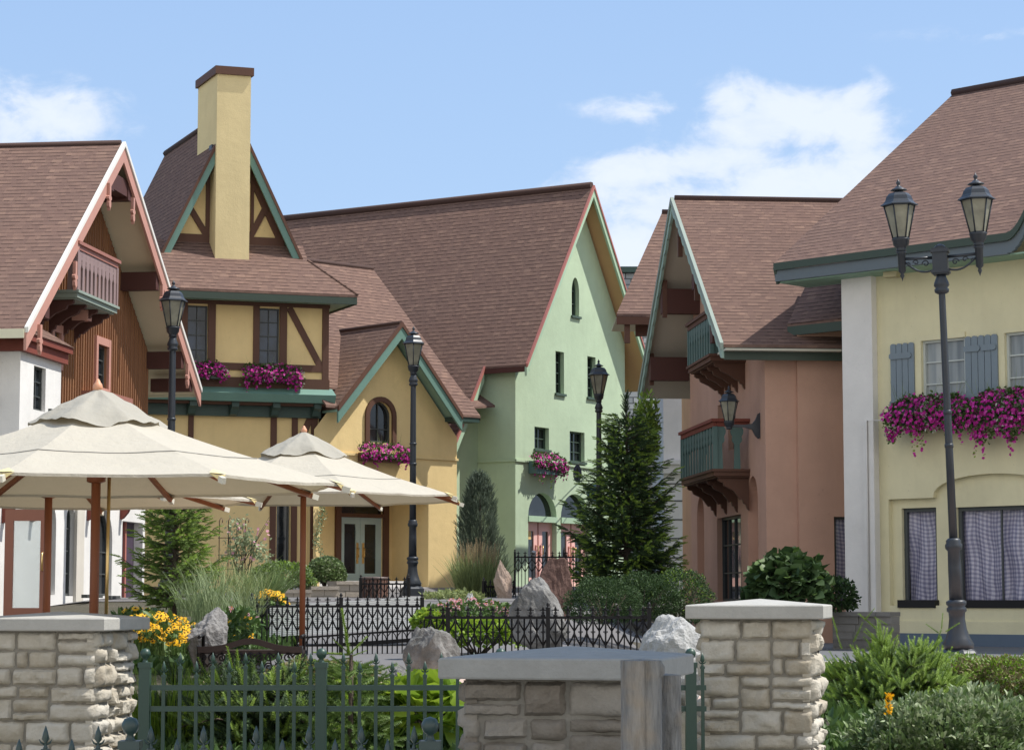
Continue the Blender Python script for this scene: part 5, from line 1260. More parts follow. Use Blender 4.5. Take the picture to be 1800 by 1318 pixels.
def pier(px, yc, D, ang, W, Dp, ztop, cap_h, zb, seed, label, sm='stone', cm='cap'):
    """px: near right corner of the cap"""
    rng = random.Random(seed); c = at(px, yc, D); c.z = 0
    a = R(ang); t = Vector((math.cos(a), math.sin(a), 0)); b = Vector((-math.sin(a), math.cos(a), 0))
    ctr = c - t * W / 2 + b * Dp / 2; T = thing('stone_pier', label, 'stone pier', (ctr.x, ctr.y, zb), 'square stone piers with concrete caps')
    mb = MB(); z0 = ztop - cap_h; P = lambda u, v, z: ctr + t * u + b * v + Z * z
    hw, hd = W / 2, Dp / 2; bv = .008
    ring = lambda e, z: [P(-hw + e, -hd + e, z), P(hw - e, -hd + e, z), P(hw - e, hd - e, z), P(-hw + e, hd - e, z)]
    R0 = [ring(.004, z0), ring(0, z0 + bv), ring(0, ztop - bv), ring(bv, ztop)]
    for q0, q1 in zip(R0[:-1], R0[1:]):
        for i in range(4): mb.poly([q0[i], q0[(i + 1) % 4], q1[(i + 1) % 4], q1[i]])
    apex = P(0, 0, ztop + W * .045)
    for i in range(4): mb.poly([R0[3][i], R0[3][(i + 1) % 4], apex])
    mb.poly(R0[0][::-1]); mb.build('cap', M[cm], T)
    ins = .085; w2, d2 = hw - ins, hd - ins
    mb = MB(); mb.prism([P(-w2 + .015, -d2 + .015, zb), P(w2 - .015, -d2 + .015, zb), P(w2 - .015, d2 - .015, zb), P(-w2 + .015, d2 - .015, zb)], (0, 0, z0 - zb)); mb.build('mortar_core', M['mortar'], T)
    st = MB()
    def stone(o, u, n, s0, s1, za, zc, proud):
        g = rng.uniform(.002, .006); s0 += g; s1 -= g; za += g * .8; zc -= g * .8
        if s1 - s0 < .03 or zc - za < .02: return
        ni = max(5, int((s1 - s0) / .018)); nj = max(5, int((zc - za) / .018)); sd = rng.random() * 50
        vs = []
        tilt = rng.uniform(-.012, .012); tl2 = rng.uniform(-.01, .01)
        for j in range(nj + 1):
            for i in range(ni + 1):
                fu, fv = i / ni, j / nj
                e = min(fu, 1 - fu) * (s1 - s0); e2 = min(fv, 1 - fv) * (zc - za)
                ed = min(1, e / .010) ** .5 * min(1, e2 / .010) ** .5 * (1 - .28 * math.exp(-e / .022)) * (1 - .28 * math.exp(-e2 / .022))
                s = lerp(s0, s1, fu); z = lerp(za, zc, fv)
                p3 = Vector((s * 9 + sd, z * 9, sd))
                dn = noise.fractal(p3 * .62, .85, 2.2, 4) * .036 + (abs(noise.noise(p3 * .8 + Vector((9, 9, 9)))) - .25) * .03 + abs(noise.noise(p3 * 1.5)) * -.010 + (abs(noise.noise(Vector((s * 4 + sd, z * 6, 3)))) * .02)
                depth = -.022 + ed * max(.028, proud + .022 + dn * proud / .024 + tilt * (fu - .5) * 2 + tl2 * (fv - .5) * 2)
                wx = noise.noise(Vector((z * 22, sd, 1))) * .010; wz = noise.noise(Vector((s * 22, sd, 7))) * .010
                k = 1 - min(1, (e / .03)); k2 = 1 - min(1, (e2 / .03))
                vs.append(o + u * (s + wx * k) + n * depth + Z * (z + wz * k2))
        fs = [[j * (ni + 1) + i, j * (ni + 1) + i + 1, (j + 1) * (ni + 1) + i + 1, (j + 1) * (ni + 1) + i] for j in range(nj) for i in range(ni)]
        nv = len(vs); bd = [i for i in range(ni + 1)] + [(j) * (ni + 1) + ni for j in range(1, nj + 1)] + [nj * (ni + 1) + i for i in range(ni - 1, -1, -1)] + [j * (ni + 1) for j in range(nj - 1, 0, -1)]
        vs += [vs[i] - n * .05 for i in bd]; m_ = len(bd)
        fs += [[bd[(i + 1) % m_], bd[i], nv + i, nv + (i + 1) % m_] for i in range(m_)]
        st.raw(vs, fs, rng.random() < .8)
    def layout(s0, s1, za, zc):
        w = s1 - s0; h = zc - za; out = []
        def cut(a, b): return lerp(a, b, rng.choice([.36, .42, .5, .58, .64]))
        kw = w / .40; kh = h / .19
        if max(kw, kh) > 1 and (w > .16 or h > .1):
            if kw * rng.uniform(.75, 1.3) > kh: m = cut(s0, s1); return layout(s0, m, za, zc) + layout(m, s1, za, zc)
            m = cut(za, zc); return layout(s0, s1, za, m) + layout(s0, s1, m, zc)
        r = rng.random()
        if w > .24 and h > .14 and r < .28: m = lerp(za, zc, rng.choice([.38, .6])); return [(s0, s1, za, m), (s0, s1, m, zc)]
        if w > .26 and r < .40: m = lerp(s0, s1, rng.choice([.3, .68])); return [(s0, m, za, zc), (m, s1, za, zc)]
        return [(s0, s1, za, zc)]
    faces = [(P(0, -d2, 0), t, -b, w2, .022), (P(w2, 0, 0), b, t, d2, .028), (P(0, d2, 0), -t, b, w2, .02), (P(-w2, 0, 0), -b, -t, d2, .02)]
    for o, u, n, hl, pr in faces:
        for (sa, sb, za, zc) in layout(-hl, hl, zb + .05, z0 - .005): stone(o, u, n, sa, sb, za, zc, pr)
    st.build('masonry', M[sm], T)
    return T
pier(183, 1097, 16, -10, .99, .97, zat(1086, 16), .09, -1.35, 3, 'left stone pier with the green fence fixed to its sunlit side')
pier(1160, 1170, 10, -13, 1.0, 1.0, zat(1158, 10), .093, -1.5, 8, 'large nearest stone pier in shade behind a weathered log', 'stone_shaded', 'cap_shaded')
pier(1447, 1075, 16, -12, .97, .90, zat(1063, 16), .098, -1.3, 12, 'right stone pier in front of the peach house')

def log_post():
    D = 9.25; x = xat(1126, D, 1200); T = thing('log_post', 'weathered grey split log post standing against the nearest stone pier', 'post', (x, D, -1.5))
    m, nt, b = nm('weathered_log'); g = noise_tex(nt, 14, 6, .65, mapping=(2.4, 2.4, .28)); g2 = noise_tex(nt, 50, 4, .6, mapping=(1.5, 1.5, .5)); big = noise_tex(nt, 5, 3, .5)
    c = ramp(nt, g, [(.25, (.08, .078, .072)), (.5, (.19, .185, .175)), (.75, (.30, .29, .27))]); c = mixc(nt, ramp(nt, big, [(.5, (0,) * 3), (.7, (.6,) * 3)]), c, (.30, .23, .15)); lk(nt, c, b.inputs['Base Color']); b.inputs['Roughness'].default_value = .9; bump(nt, b, mathn(nt, 'ADD', g, mathn(nt, 'MULTIPLY', g2, .5)), .9, .02)
    def trunk(cx, cy, r0, zt, zb, sd, lean=0, n=64, knots=()):
        v = []; nz = 50
        for j in range(nz + 1):
            z = lerp(zb, zt, j / nz)
            for i in range(n):
                a = 2 * math.pi * i / n; r = r0 * (1 + .10 * noise.noise(Vector((math.cos(a) * 1.2 + sd, math.sin(a) * 1.2, z * .9))) + .035 * noise.noise(Vector((math.cos(a) * 6 + sd, math.sin(a) * 6, z * 1.2))) + .02 * noise.noise(Vector((math.cos(a) * 16, math.sin(a) * 16 + sd, z * 3))))
                for (ka, kz, kr, kh) in knots:
                    da = math.atan2(math.sin(a - ka), math.cos(a - ka)) * r0; q = math.hypot(da, z - kz) / kr
                    r += kh * math.exp(-q * q * 2) - (kh * .9 * math.exp(-q * q * 14))
                # a long drying crack
                da = abs(math.atan2(math.sin(a - crack[0]), math.cos(a - crack[0])))
                if da < .09: r *= 1 - .16 * (1 - da / .09)
                v.append((cx + lean * (z - zb) + r * math.cos(a), cy + r * math.sin(a), z))
        f = [[j * n + i, j * n + (i + 1) % n, (j + 1) * n + (i + 1) % n, (j + 1) * n + i] for j in range(nz) for i in range(n)]
        mb = MB(); mb.raw(v, f, True); top = [v[nz * n + i] for i in range(n)]; cc = (cx + lean * (zt - zb), cy, zt + .006)
        for i in range(n): mb.poly([top[i], top[(i + 1) % n], cc])
        return mb
    crack = [-1.35]
    trunk(x, D, .082, zat(1160, D), -1.5, 3, knots=((-.45, zat(1172, D) - .01, .03, .03), (-.7, -.6, .02, .008))).build('trunk', m, T)
    crack[0] = 9
    trunk(xat(1172, 9.42, 1200), 9.42, .058, zat(1186, 9.4), -1.5, 11, knots=((-1.2, -.5, .05, .022), (-.9, -.8, .05, .02), (-1.6, -.62, .04, .015))).build('gnarled_branch', m, T)
log_post()

# ============================================================= green picket fences
def spear(mb, x, y, z, k=1.0):
    mb.lathe((x, y, z), [(.0105 * k, -.02 * k), (.016 * k, -.015 * k), (.016 * k, .0), (.010 * k, .01 * k), (.008 * k, .03 * k), (.027 * k, .055 * k), (.017 * k, .10 * k), (.001, .145 * k)], 6)
    for s in (-1, 1):
        mb.tube([(x + s * .006 * k, y, z + .02 * k), (x + s * .030 * k, y, z + .03 * k), (x + s * .044 * k, y, z + .055 * k)], [.008 * k, .007 * k, .001], 4)
def green_fence(name_l, D, x0, x1, rails, zb, tall, short, step, posts, zpost, mat, hw=.012):
    T = thing('picket_fence', name_l, 'fence', ((x0 + x1) / 2, D, zb), 'green metal picket fences')
    for z in rails:
        mb = MB(); mb.box(x0, x1, D - .016, D + .016, z - .018, z + .018); mb.build('rail', mat, T)
    proto = {}
    n = int((x1 - x0) / step)
    for i in range(n + 1):
        x = x0 + step * .5 + i * step
        if x > x1: break
        if any(abs(x - p) < .06 for p in posts): continue
        h = tall if i % 2 == 0 else short
        if h not in proto:
            mb = MB(); L = LOC[T.name]; mb.box(L.x - hw, L.x + hw, L.y - hw, L.y + hw, zb, h); mb.box(L.x - hw * 1.35, L.x + hw * 1.35, L.y - hw * 1.35, L.y + hw * 1.35, h - .012, h + .006); spear(mb, L.x, L.y, h + .012, .62)
            o = mb.build('picket', mat, T); proto[h] = o
        else: o = proto[h].copy(); C.objects.link(o); o.parent = T
        o.location = (x - LOC[T.name].x, 0, 0)
    for p in posts:
        mb = MB(); mb.box(p - .038, p + .038, D - .038, D + .038, zb, zpost); mb.box(p - .045, p + .045, D - .045, D + .045, zpost - .03, zpost + .005); mb.lathe((p, D, zpost), [(.03, 0), (.018, .012), (.014, .03), (.028, .04), (.037, .06), (.037, .075), (.026, .095), (.001, .104)], 12)
        mb.build('post', mat, T)
D = 15.9
green_fence('green picket fence between the left and nearest stone piers', D, xat(247, D), xat(1240, D), [zat(1208, D), zat(1245, D), -1.25], -1.4, zat(1172, D), zat(1187, D), 28.6 / 4019 * D, [xat(257, D), xat(566, D), xat(880, D), xat(1213, D)], zat(1165, D), M['fence_gr'])
D = 9.6
M['fence_dk'] = paint('dark_green_fence_paint', srgb(44, 62, 60), .38, .15, spec=.5)
green_fence('near dark green picket fence along the bottom edge at the left', D, xat(-30, D), xat(772, D), [zat(1345, D), -1.2], -1.45, zat(1318, D), zat(1341, D), 46 / 4019 * D, [xat(233, D), xat(757, D)], zat(1303, D), M['fence_dk'])

# ============================================================= black cast-iron fences
def iron_fence(label, p0, p1, ztop, zbot, step=.15, posts=(0, 1), unit_h=None):
    p0 = Vector(p0); p1 = Vector(p1); d = p1 - p0; L = d.length; ang = math.degrees(math.atan2(d.y, d.x)); F = Fr(p0, ang)
    T = thing('iron_fence', label, 'fence', (p0.x, p0.y, zbot), 'black cast iron garden fences')
    n = max(2, round(L / step)); st = L / n; fin = .15; zr = ztop - fin; zl = zr - .30; zlow = zbot + .07
    for z, nme in ((zr, 'rail'), (zlow, 'rail')):
        mb = MB(); mb.fbox(F, 0, L, z - .017, z + .017, -.014, .014); mb.build(nme, M['iron'], T)
    def unit(s):
        mb = MB(); r = .012
        P = lambda u, z: F.pt(s + u, z)
        mb.tube([P(0, zlow), P(0, zl), P(0, zr)], r, 5)
        mb.lathe(P(0, zr), [(.012, 0), (.028, .012), (.028, .03), (.012, .045), (.022, .06), (.010, .075), (.012, .10), (.016, .105), (.002, .15)], 6)
        for q in (-1, 1): mb.tube([P(0, zr + .095), P(q * .035, zr + .095)], [.011, .005], 4); mb.lathe(P(q * .036, zr + .095), [(.0, -.011), (.011, 0), (0, .011)], 5)
        h = st / 2
        mb.tube([P(-h, zr - .02), P(-h, zl + .10), P(-h * .6, zl + .03), P(0, zl - .05)], .011, 4); mb.tube([P(h, zr - .02), P(h, zl + .10), P(h * .6, zl + .03), P(0, zl - .05)], .011, 4)
        mb.tube([P(-h, zl + .13), P(-h * .35, zr - .09), P(0, zr - .02)], .010, 4); mb.tube([P(h, zl + .13), P(h * .35, zr - .09), P(0, zr - .02)], .010, 4)
        for zz, rr in ((zl + .10, .018), (zl + .16, .014)): mb.lathe(P(0, zz - rr), [(.0, 0), (rr, rr), (0, rr * 2)], 6)
        mb.tube([P(-.03, zl + .12), P(.03, zl + .12)], .008, 4)
        mb.lathe(P(0, zl - .09), [(.0, -.02), (.012, .01), (.008, .04)], 5)
        mb.tube([P(h, zlow), P(h, zr)], .009, 4)
        return mb
    first = None
    for i in range(n):
        s = (i + .5) * st
        if first is None: first = unit(s).build('picket_unit', M['iron'], T); s_first = s; o = first
        else:
            o = first.copy(); C.objects.link(o); o.parent = T; v = F.t * (s - s_first); o.location = v
    for f in posts:
        mb = MB(); s = f * L; mb.fbox(F, s - .026, s + .026, zbot - .05, ztop - .035, -.026, .026); mb.lathe(F.pt(s, ztop - .035), [(.032, 0), (.032, .012), (.012, .02), (.026, .045), (.012, .07), (.002, .08)], 8); mb.build('post', M['iron'], T)
    return T
def ipt(px, D): return Vector((xat(px, D), D, 0))
iron_fence('black iron fence before the slatted bench, left run', ipt(443, 33), ipt(742, 33.5), zat(1047, 33), -.93, .15, (0, .52, 1))
iron_fence('black iron fence in front of the tall grey boulder', ipt(746, 29), ipt(1141, 29), zat(1064, 29), -.9, .155, (.105, .55, 1))
iron_fence('black iron fence beside the slatted litter bin', ipt(634, 46), ipt(718, 45.5), zat(1013, 46), -.35, .17, (0, 1))
iron_fence('short low black iron fence by the tall ornamental grass', ipt(850, 47), ipt(906, 48), zat(1018, 47), -.35, .16, (0,))
iron_fence('black iron fence in front of the pink doors', ipt(905, 55), ipt(1062, 55), zat(968, 55), -.1, .17, (0, .55, 1))

# ============================================================= benches, bin, bollard
def slat_bench():
    F = Fr(at(474, 1100, 34.8), 4); T = thing('slatted_bench', 'long garden bench with a back of pale narrow slats behind the iron fence', 'bench', (F.o.x, F.o.y, -.9))
    x1 = F.S(742, 1080); n = 17
    m = paint('pale_slats', srgb(236, 236, 232), .5, .10)
    for i in range(n):
        f = i / (n - 1); s = 0
        a0 = F.hit(474, lerp(1066, 1118, f)); a1 = F.hit(742, lerp(1049, 1100, f))
        bow = .05 * math.sin(f * math.pi)
        mb = MB(); w = .017
        p = F.pt(0, a0[1], -bow); q = F.pt(x1, a1[1], -bow); mb.beam(p, q, .016, .022); mb.build('slat', m, T)
    fr = MB()
    for s in (0.01, x1 * .5, x1 - .01):
        k = s / x1; zt = lerp(F.hit(474, 1064)[1], F.hit(742, 1047)[1], k); zm = lerp(F.hit(474, 1120)[1], F.hit(742, 1102)[1], k)
        fr.tube([F.pt(s, zt, -.03), F.pt(s, (zt + zm) / 2, -.08), F.pt(s, zm, -.03), F.pt(s, -.9, .05)], .02, 6)
    fr.build('frame', M['iron'], T)
    ap = MB(); 
    for i in range(15):
        s = x1 * (i + .5) / 15; k = s / x1; z = lerp(F.hit(474, 1124)[1], F.hit(742, 1106)[1], k)
        for q in (-1, 1): ap.tube([F.pt(s + q * x1 / 34, z, -.02), F.pt(s + q * .02, z - .06, -.02), F.pt(s, z - .12, -.02)], .008, 4)
    ap.beam(F.pt(0, F.hit(474, 1124)[1], -.02), F.pt(x1, F.hit(742, 1106)[1], -.02), .03, .03); ap.beam(F.pt(0, F.hit(474, 1124)[1] - .15, -.02), F.pt(x1, F.hit(742, 1106)[1] - .15, -.02), .03, .06); ap.build('apron', M['iron'], T)
    st = MB(); z = -.48; st.prism([F.pt(0, z, -.5), F.pt(x1, z + .05, -.5), F.pt(x1, z + .05, -.05), F.pt(0, z, -.05)], (0, 0, .03)); st.build('seat', m, T)
slat_bench()
def scroll_bench():
    F = Fr(at(348, 1130, 24.5), 1); T = thing('scrollwork_bench', 'bench back with a wavy dark wooden rail over black iron scrolls', 'bench', (F.o.x, F.o.y, -1.0))
    x1 = F.S(531, 1140); ys = lambda f: 1136 - 15 * math.exp(-((f - .5) / .22) ** 2) * 1.0
    mb = MB(); m = paint('dark_bench_wood', srgb(44, 32, 30), .45, .2)
    pts = []
    N_ = 28
    for i in range(N_):
        f0 = i / N_; f1 = (i + 1) / N_
        z0 = F.Zz(lerp(348, 531, f0), ys(f0)); z1 = F.Zz(lerp(348, 531, f1), ys(f1)); w = .065
        mb.prism([F.pt(x1 * f0, z0, .02), F.pt(x1 * f1, z1, .02), F.pt(x1 * f1, z1 - w, .02), F.pt(x1 * f0, z0 - w, .02)], F.n * -.04)
    mb.build('top_rail', m, T)
    sc = MB(); rng = random.Random(5); zt = F.Zz(440, 1146)
    for i in range(11):
        s = x1 * (i + .5) / 11
        for j in range(3):
            cz = zt - .06 - j * .095; r = .05
            d = 1 if (i + j) % 2 else -1
            sc.tube([F.pt(s + d * r * (1 - k * .055) * math.cos(k * .6), cz + r * (1 - k * .055) * math.sin(k * .6)) for k in range(15)], .009, 4)
        sc.tube([F.pt(s, zt), F.pt(s + .03, zt - .15), F.pt(s, zt - .32)], .008, 4)
    sc.fbox(F, 0, x1, zt - .34, zt - .31, -.012, .012); sc.build('scroll_back', M['iron'], T)
    for s in (.01, x1 - .01):
        lg = MB(); lg.tube([F.pt(s, F.Zz(350, 1135)), F.pt(s, -.6, -.02), F.pt(s, -1.0, .08)], .024, 6); lg.tube([F.pt(s, -.42, 0), F.pt(s, -.4, -.4), F.pt(s, -1, -.42)], .02, 6); lg.build('leg', M['iron'], T)
    st = MB(); st.fbox(F, 0, x1, -.6, -.56, -.45, -.02); st.build('seat', m, T)
scroll_bench()
def bin_():
    D = 46.5; x = xat(658, D); r = .27; T = thing('litter_bin', 'round brown slatted litter bin left of the middle street lamp', 'litter bin', (x, D, -.2)); zt = zat(1016, D); zb = zat(1046, D) - .1
    mb = MB()
    for i in range(22):
        a = 2 * math.pi * i / 22; c = Vector((x + r * math.cos(a), D + r * math.sin(a), (zt + zb) / 2)); mb.obox(c, Vector((-math.sin(a), math.cos(a), 0)) * .026, Vector((math.cos(a), math.sin(a), 0)) * .01, Z * (zt - zb) / 2)
    mb.build('slats', paint('bin_wood', srgb(112, 84, 74), .6, .15), T)
    mb = MB(); mb.lathe((x, D, zt), [(r + .02, -.03), (r + .03, .0), (r + .02, .02), (r - .08, .03)], 22); mb.lathe((x, D, zb), [(r - .03, .02), (r - .03, zt - zb - .03)], 22); mb.build('liner', paint('bin_lid', srgb(95, 80, 74), .5, .1), T)
bin_()
def bollard():
    D = 57; x = xat(938, D); T = thing('bollard', 'short grey metal bollard behind the iron fence by the pink doors', 'bollard', (x, D, 0)); zt = zat(968, D)
    mb = MB(); mb.lathe((x, D, 0), [(.055, 0), (.055, zt - .12), (.062, zt - .12), (.065, zt - .03), (.045, zt), (.01, zt + .01)], 12); mb.build('body', paint('galvanised', (.45, .47, .49), .4, .1), T)
    mb = MB(); mb.box(x - .03, x + .03, D - .07, D - .055, zt - .09, zt - .05); mb.build('reflector', M['iron'], T)
bollard()
def speaker():
    s = FF.S(1563, 473, .4); z = FF.Zz(1563, 473, .4); c = FF.pt(s, z, .3); T = thing('loudspeaker', 'small beige outdoor loudspeaker under the cream house eave', 'loudspeaker', c)
    u = (FF.t * .85 - FF.n * .2).normalized(); v = Vector((-u.y, u.x, 0)) ; mb = MB(); mb.obox(c, u * .13, v * .1, (Z * .15 + FF.n * -.03)); mb.build('cabinet', paint('beige_plastic', srgb(176, 166, 132), .6, .1), T)
    mb = MB(); mb.lathe(c + Vector((0, 0, 0)), [(.02, -.02), (.02, .02)], 8); g = MB(); g.tube([c - v * .09, FF.pt(s, z + .1, 0)], .02, 6); g.build('bracket', M['iron'], T)
    g = MB(); cc = c - v * .104 if v.dot(Vector((0, -1, 0))) < 0 else c + v * .104; g.obox(cc, u * .1, v * .004, Z * .11); g.build('grille', paint('beige_grille', srgb(150, 140, 112), .7, .1), T)
speaker()

# ============================================================= rocks and low walls
def rock(label, px, ytop, ybot, wpx, D, seed, mat, lean=0, sharp=.5, depth=.8, pts=None, grp='landscape boulders'):
    rng = random.Random(seed); w = wpx / 4019 * D; zt = zat(ytop, D); zb = zat(ybot, D) - .25; h = zt - zb; x = xat(px, D)
    import bmesh
    bm = bmesh.new(); bmesh.ops.create_icosphere(bm, subdivisions=5, radius=1.0)
    planes = []
    for i in range(15):
        n = Vector((rng.gauss(0, 1), rng.gauss(0, 1), rng.gauss(.15, .8))).normalized(); planes.append((n, rng.uniform(.55, .86)))
    for v in bm.verts:
        p = v.co.copy()
        for n, d in planes:
            k = p.dot(n)
            if k > d: p -= n * (k - d) * .94
        q = p * 2.1 + Vector((seed, 0, 0))
        p += p.normalized() * (noise.fractal(q, 1.0, 2.1, 5) * .10 + .05 * (1 - abs(noise.noise(q * 1.7)) * 2) + noise.noise(q * 6) * .018)
        # taper to the top and lean
        f = (p.z + 1) / 2; tp = 1 - sharp * max(0, f) ** 1.3
        p.x = p.x * tp + lean * f; p.y *= tp
        v.co = p
    xs = [v.co.x for v in bm.verts]; zs = [v.co.z for v in bm.verts]; sx = w / (max(xs) - min(xs)); cx = (max(xs) + min(xs)) / 2; sz = h / (max(zs) - min(zs)); z0 = min(zs)
    for v in bm.verts: v.co = Vector(((v.co.x - cx) * sx + x, v.co.y * sx * depth + D, (v.co.z - z0) * sz + zb))
    me_v = [v.co[:] for v in bm.verts]; bm.faces.ensure_lookup_table(); fs = [[v.index for v in f.verts] for f in bm.faces]; bm.free()
    mb = MB(); mb.raw(me_v, fs, False); me = mb.build('boulder', mat); tag(me, label, 'boulder', grp); return me
rk_g = stone_mat('grey_rock', [(0, (.06, .06, .056)), (.42, (.15, .147, .14)), (.58, (.27, .265, .255)), (1, (.42, .41, .39))], .9, 3.2, 1.0, 0)
rk_p = stone_mat('purple_grey_rock', [(0, (.13, .125, .12)), (.5, (.28, .27, .262)), (1, (.45, .435, .42))], .9, 3.5, 1.0, 0)
rk_r = stone_mat('red_rock', [(0, (.07, .04, .035)), (.5, (.13, .078, .066)), (1, (.2, .12, .1))], .9, 3, .9, 0)
rk_t = stone_mat('tan_rock', [(0, (.25, .18, .14)), (.5, (.42, .32, .26)), (1, (.52, .46, .41))], .9, 4, .9, 0)
rk_w = stone_mat('pale_rock', [(0, (.30, .30, .29)), (.5, (.46, .46, .45)), (1, (.58, .58, .56))], .9, 5, 1.0, 0)
rock('purplish grey boulder between the yellow flowers and the scrollwork bench', 366, 1066, 1150, 74, 25.2, 4, rk_p, .3, .12)
rock('tall craggy grey boulder behind the middle of the iron fence', 946, 1013, 1120, 104, 31, 21, rk_g, -.3, .5)
rock('dark red standing rock behind the craggy grey boulder', 971, 980, 1075, 74, 38, 9, rk_r, .1, .12)
rock('slim tan standing stone beside the ornamental grass', 884, 983, 1050, 34, 46, 14, rk_t, -.25, .5)
rock('grey boulder with a bright top and dark flank near the bench end', 762, 1100, 1215, 108, 24, 31, rk_g, .0, .35)
rock('pale white boulder left of the right stone pier', 1176, 1079, 1215, 124, 20, 17, rk_w, .1, .08)
rock('low pale rock at the foot of the green fence', 735, 1292, 1345, 130, 18.5, 41, rk_w, 0, .4, 1.0)
rock('small pale pointed rock among the pink coneflowers', 826, 1041, 1065, 26, 40, 51, rk_w, 0, .6)
rock('small dark rock on the ground beside the bench', 700, 1168, 1188, 50, 25.5, 57, rk_g, 0, .3)
def block_wall(label, p0, p1, ztop, zbot, course, blk, mat, capmat=None, seed=1, dep=.3):
    rng = random.Random(seed); p0 = Vector(p0); p1 = Vector(p1); d = p1 - p0; L = d.length; F = Fr(p0, math.degrees(math.atan2(d.y, d.x)))
    T = thing('garden_wall', label, 'garden wall', (p0.x, p0.y, zbot)); mb = MB(); z = ztop; k = 0
    while z > zbot:
        s = 0; 
        while s < L - .01:
            w = blk * rng.uniform(.75, 1.25); w = min(w, L - s); e = rng.uniform(-.012, .012)
            mb.fbox(F, s + .006, s + w - .006, z - course + .006, z - (.004 if k else 0), -dep, e); s += w
        z -= course; k += 1
    mb.build('blocks', mat, T); mb = MB(); mb.fbox(F, .01, L - .01, zbot, ztop - .02, -dep + .01, -.02); mb.build('core', M['mortar'], T)
    if capmat:
        mb = MB(); s = 0
        while s < L - .01:
            w = min(blk * 2.2 * rng.uniform(.8, 1.2), L - s); mb.fbox(F, s + .004, s + w - .004, ztop + .003, ztop + .075, -dep - .03, .04); s += w
        mb.build('coping', capmat, T)
gb = stone_mat('grey_block', [(0, (.16, .155, .145)), (.5, (.23, .22, .205)), (1, (.30, .285, .265))], .9, 9, .6, .6)
block_wall('low grey block retaining wall at the corner of the cream house', ipt(1462, 38.6), ipt(1566, 38.0), zat(1083, 38.3), -.9, .13, .4, gb, gb, 2, .35)
tb_ = stone_mat('tan_block', [(0, (.30, .26, .21)), (.5, (.42, .37, .31)), (1, (.52, .47, .40))], .9, 9, .6, .6)
block_wall('lower tan stone planter wall behind the slatted bench', ipt(462, 47.2), ipt(548, 47.4), zat(1042, 47), -.5, .14, .35, tb_, tb_, 3, .5)
block_wall('middle step of the tan stone planter wall', ipt(546, 48.6), ipt(596, 48.8), zat(1036, 48), -.5, .14, .35, tb_, tb_, 4, .5)
block_wall('upper tan stone wall beside the entry steps', ipt(590, 50), ipt(640, 50.3), zat(1027, 50), -.5, .14, .3, tb_, tb_, 5, .5)

# ============================================================= signs on the green house
def signs():
    F = FC
    def disc(mb, c, u, v, ru, rv, n, th, scal=0):
        pts = []
        for i in range(n): a = 2 * math.pi * i / n; k = 1 + scal * abs(math.sin(a * 4)); pts.append(c + u * ru * math.cos(a) * k + v * rv * math.sin(a) * k)
        mb.prism([p - F.t * th / 2 for p in pts], F.t * th)
    s = F.S(1047, 832, .0); z = F.Zz(1047, 832)
    # first: dark oval sign out on a scroll bracket
    c = at(1015, 832, 63.2); T = thing('oval_sign', 'dark navy oval hanging sign with a leaping figure above the pink doors', 'sign', c)
    u = Vector((1, 0, 0)); u = (u - Vector((0, 0, 0))).normalized(); v = Z
    pts = [c + Vector((.12 * math.cos(2 * math.pi * i / 28), 0, .245 * math.sin(2 * math.pi * i / 28))) for i in range(28)]
    mb = MB(); mb.prism(pts, Vector((0, .03, 0))); mb.build('board', paint('navy_board', srgb(48, 56, 76), .5, .1), T)
    fg = MB(); q = lambda pp: [c + Vector((x, -.006, z_)) for x, z_ in pp]
    fg.prism(q([(-.015, .15), (.02, .16), (.035, .02), (.03, -.05), (.0, -.2), (-.03, -.2), (-.02, -.05), (-.045, .04)]), Vector((0, .005, 0))); fg.build('figure', M['iron'], T)
    ln = MB(); ln.beam(c + Vector((-.11, -.008, -.045)), c + Vector((-.03, -.008, -.075)), .006, .012); ln.beam(c + Vector((.01, -.008, .04)), c + Vector((.06, -.008, -.06)), .006, .01); ln.build('strokes', M['whitetrim'], T)
    br = MB(); w0 = F.pt(F.S(1052, 820, 0), F.Zz(1052, 820), 0)
    def arcp(a, b, sag): return [a + (b - a) * (i / 10) + Z * sag * math.sin(math.pi * i / 10) for i in range(11)]
    br.tube(arcp(c + Z * .245, w0, .12), .012, 5); br.tube(arcp(c + Vector((.11, 0, -.1)), w0 - Z * .3, .08), .012, 5)
    for k in range(4):
        cc = c + Vector((.2 + .09 * k, .1, .09 - .03 * k)); br.tube([cc + Vector((.05 * (1 - i * .06) * math.cos(i * .6), 0, .05 * (1 - i * .06) * math.sin(i * .6))) for i in range(12)], .008, 4)
    br.build('scroll_bracket', M['iron'], T)
    c2 = at(1044, 866, 63.4); T2 = thing('round_sign', 'blue round hanging sign with a scalloped rim half hidden by the big spruce', 'sign', c2)
    n = 40; pts = [c2 + Vector((.21 * (1 + .05 * math.cos(10 * 2 * math.pi * i / n)) * math.cos(2 * math.pi * i / n), 0, .27 * (1 + .05 * math.cos(10 * 2 * math.pi * i / n)) * math.sin(2 * math.pi * i / n))) for i in range(n)]
    mb = MB(); mb.prism(pts, Vector((0, .03, 0))); mb.build('rim', paint('teal_rim', srgb(96, 132, 128), .5, .1), T2)
    pts = [c2 + Vector((.17 * math.cos(2 * math.pi * i / n), -.008, .22 * math.sin(2 * math.pi * i / n))) for i in range(n)]; mb = MB(); mb.prism(pts, Vector((0, .006, 0))); mb.build('face', paint('blue_face', srgb(84, 122, 150), .5, .1), T2)
    mb = MB(); mb.tube([c2 + Z * .28, c2 + Z * .55], .006, 4); mb.tube([c2 + Z * .55, w0], .012, 4); mb.build('hanger', M['iron'], T2)
signs()
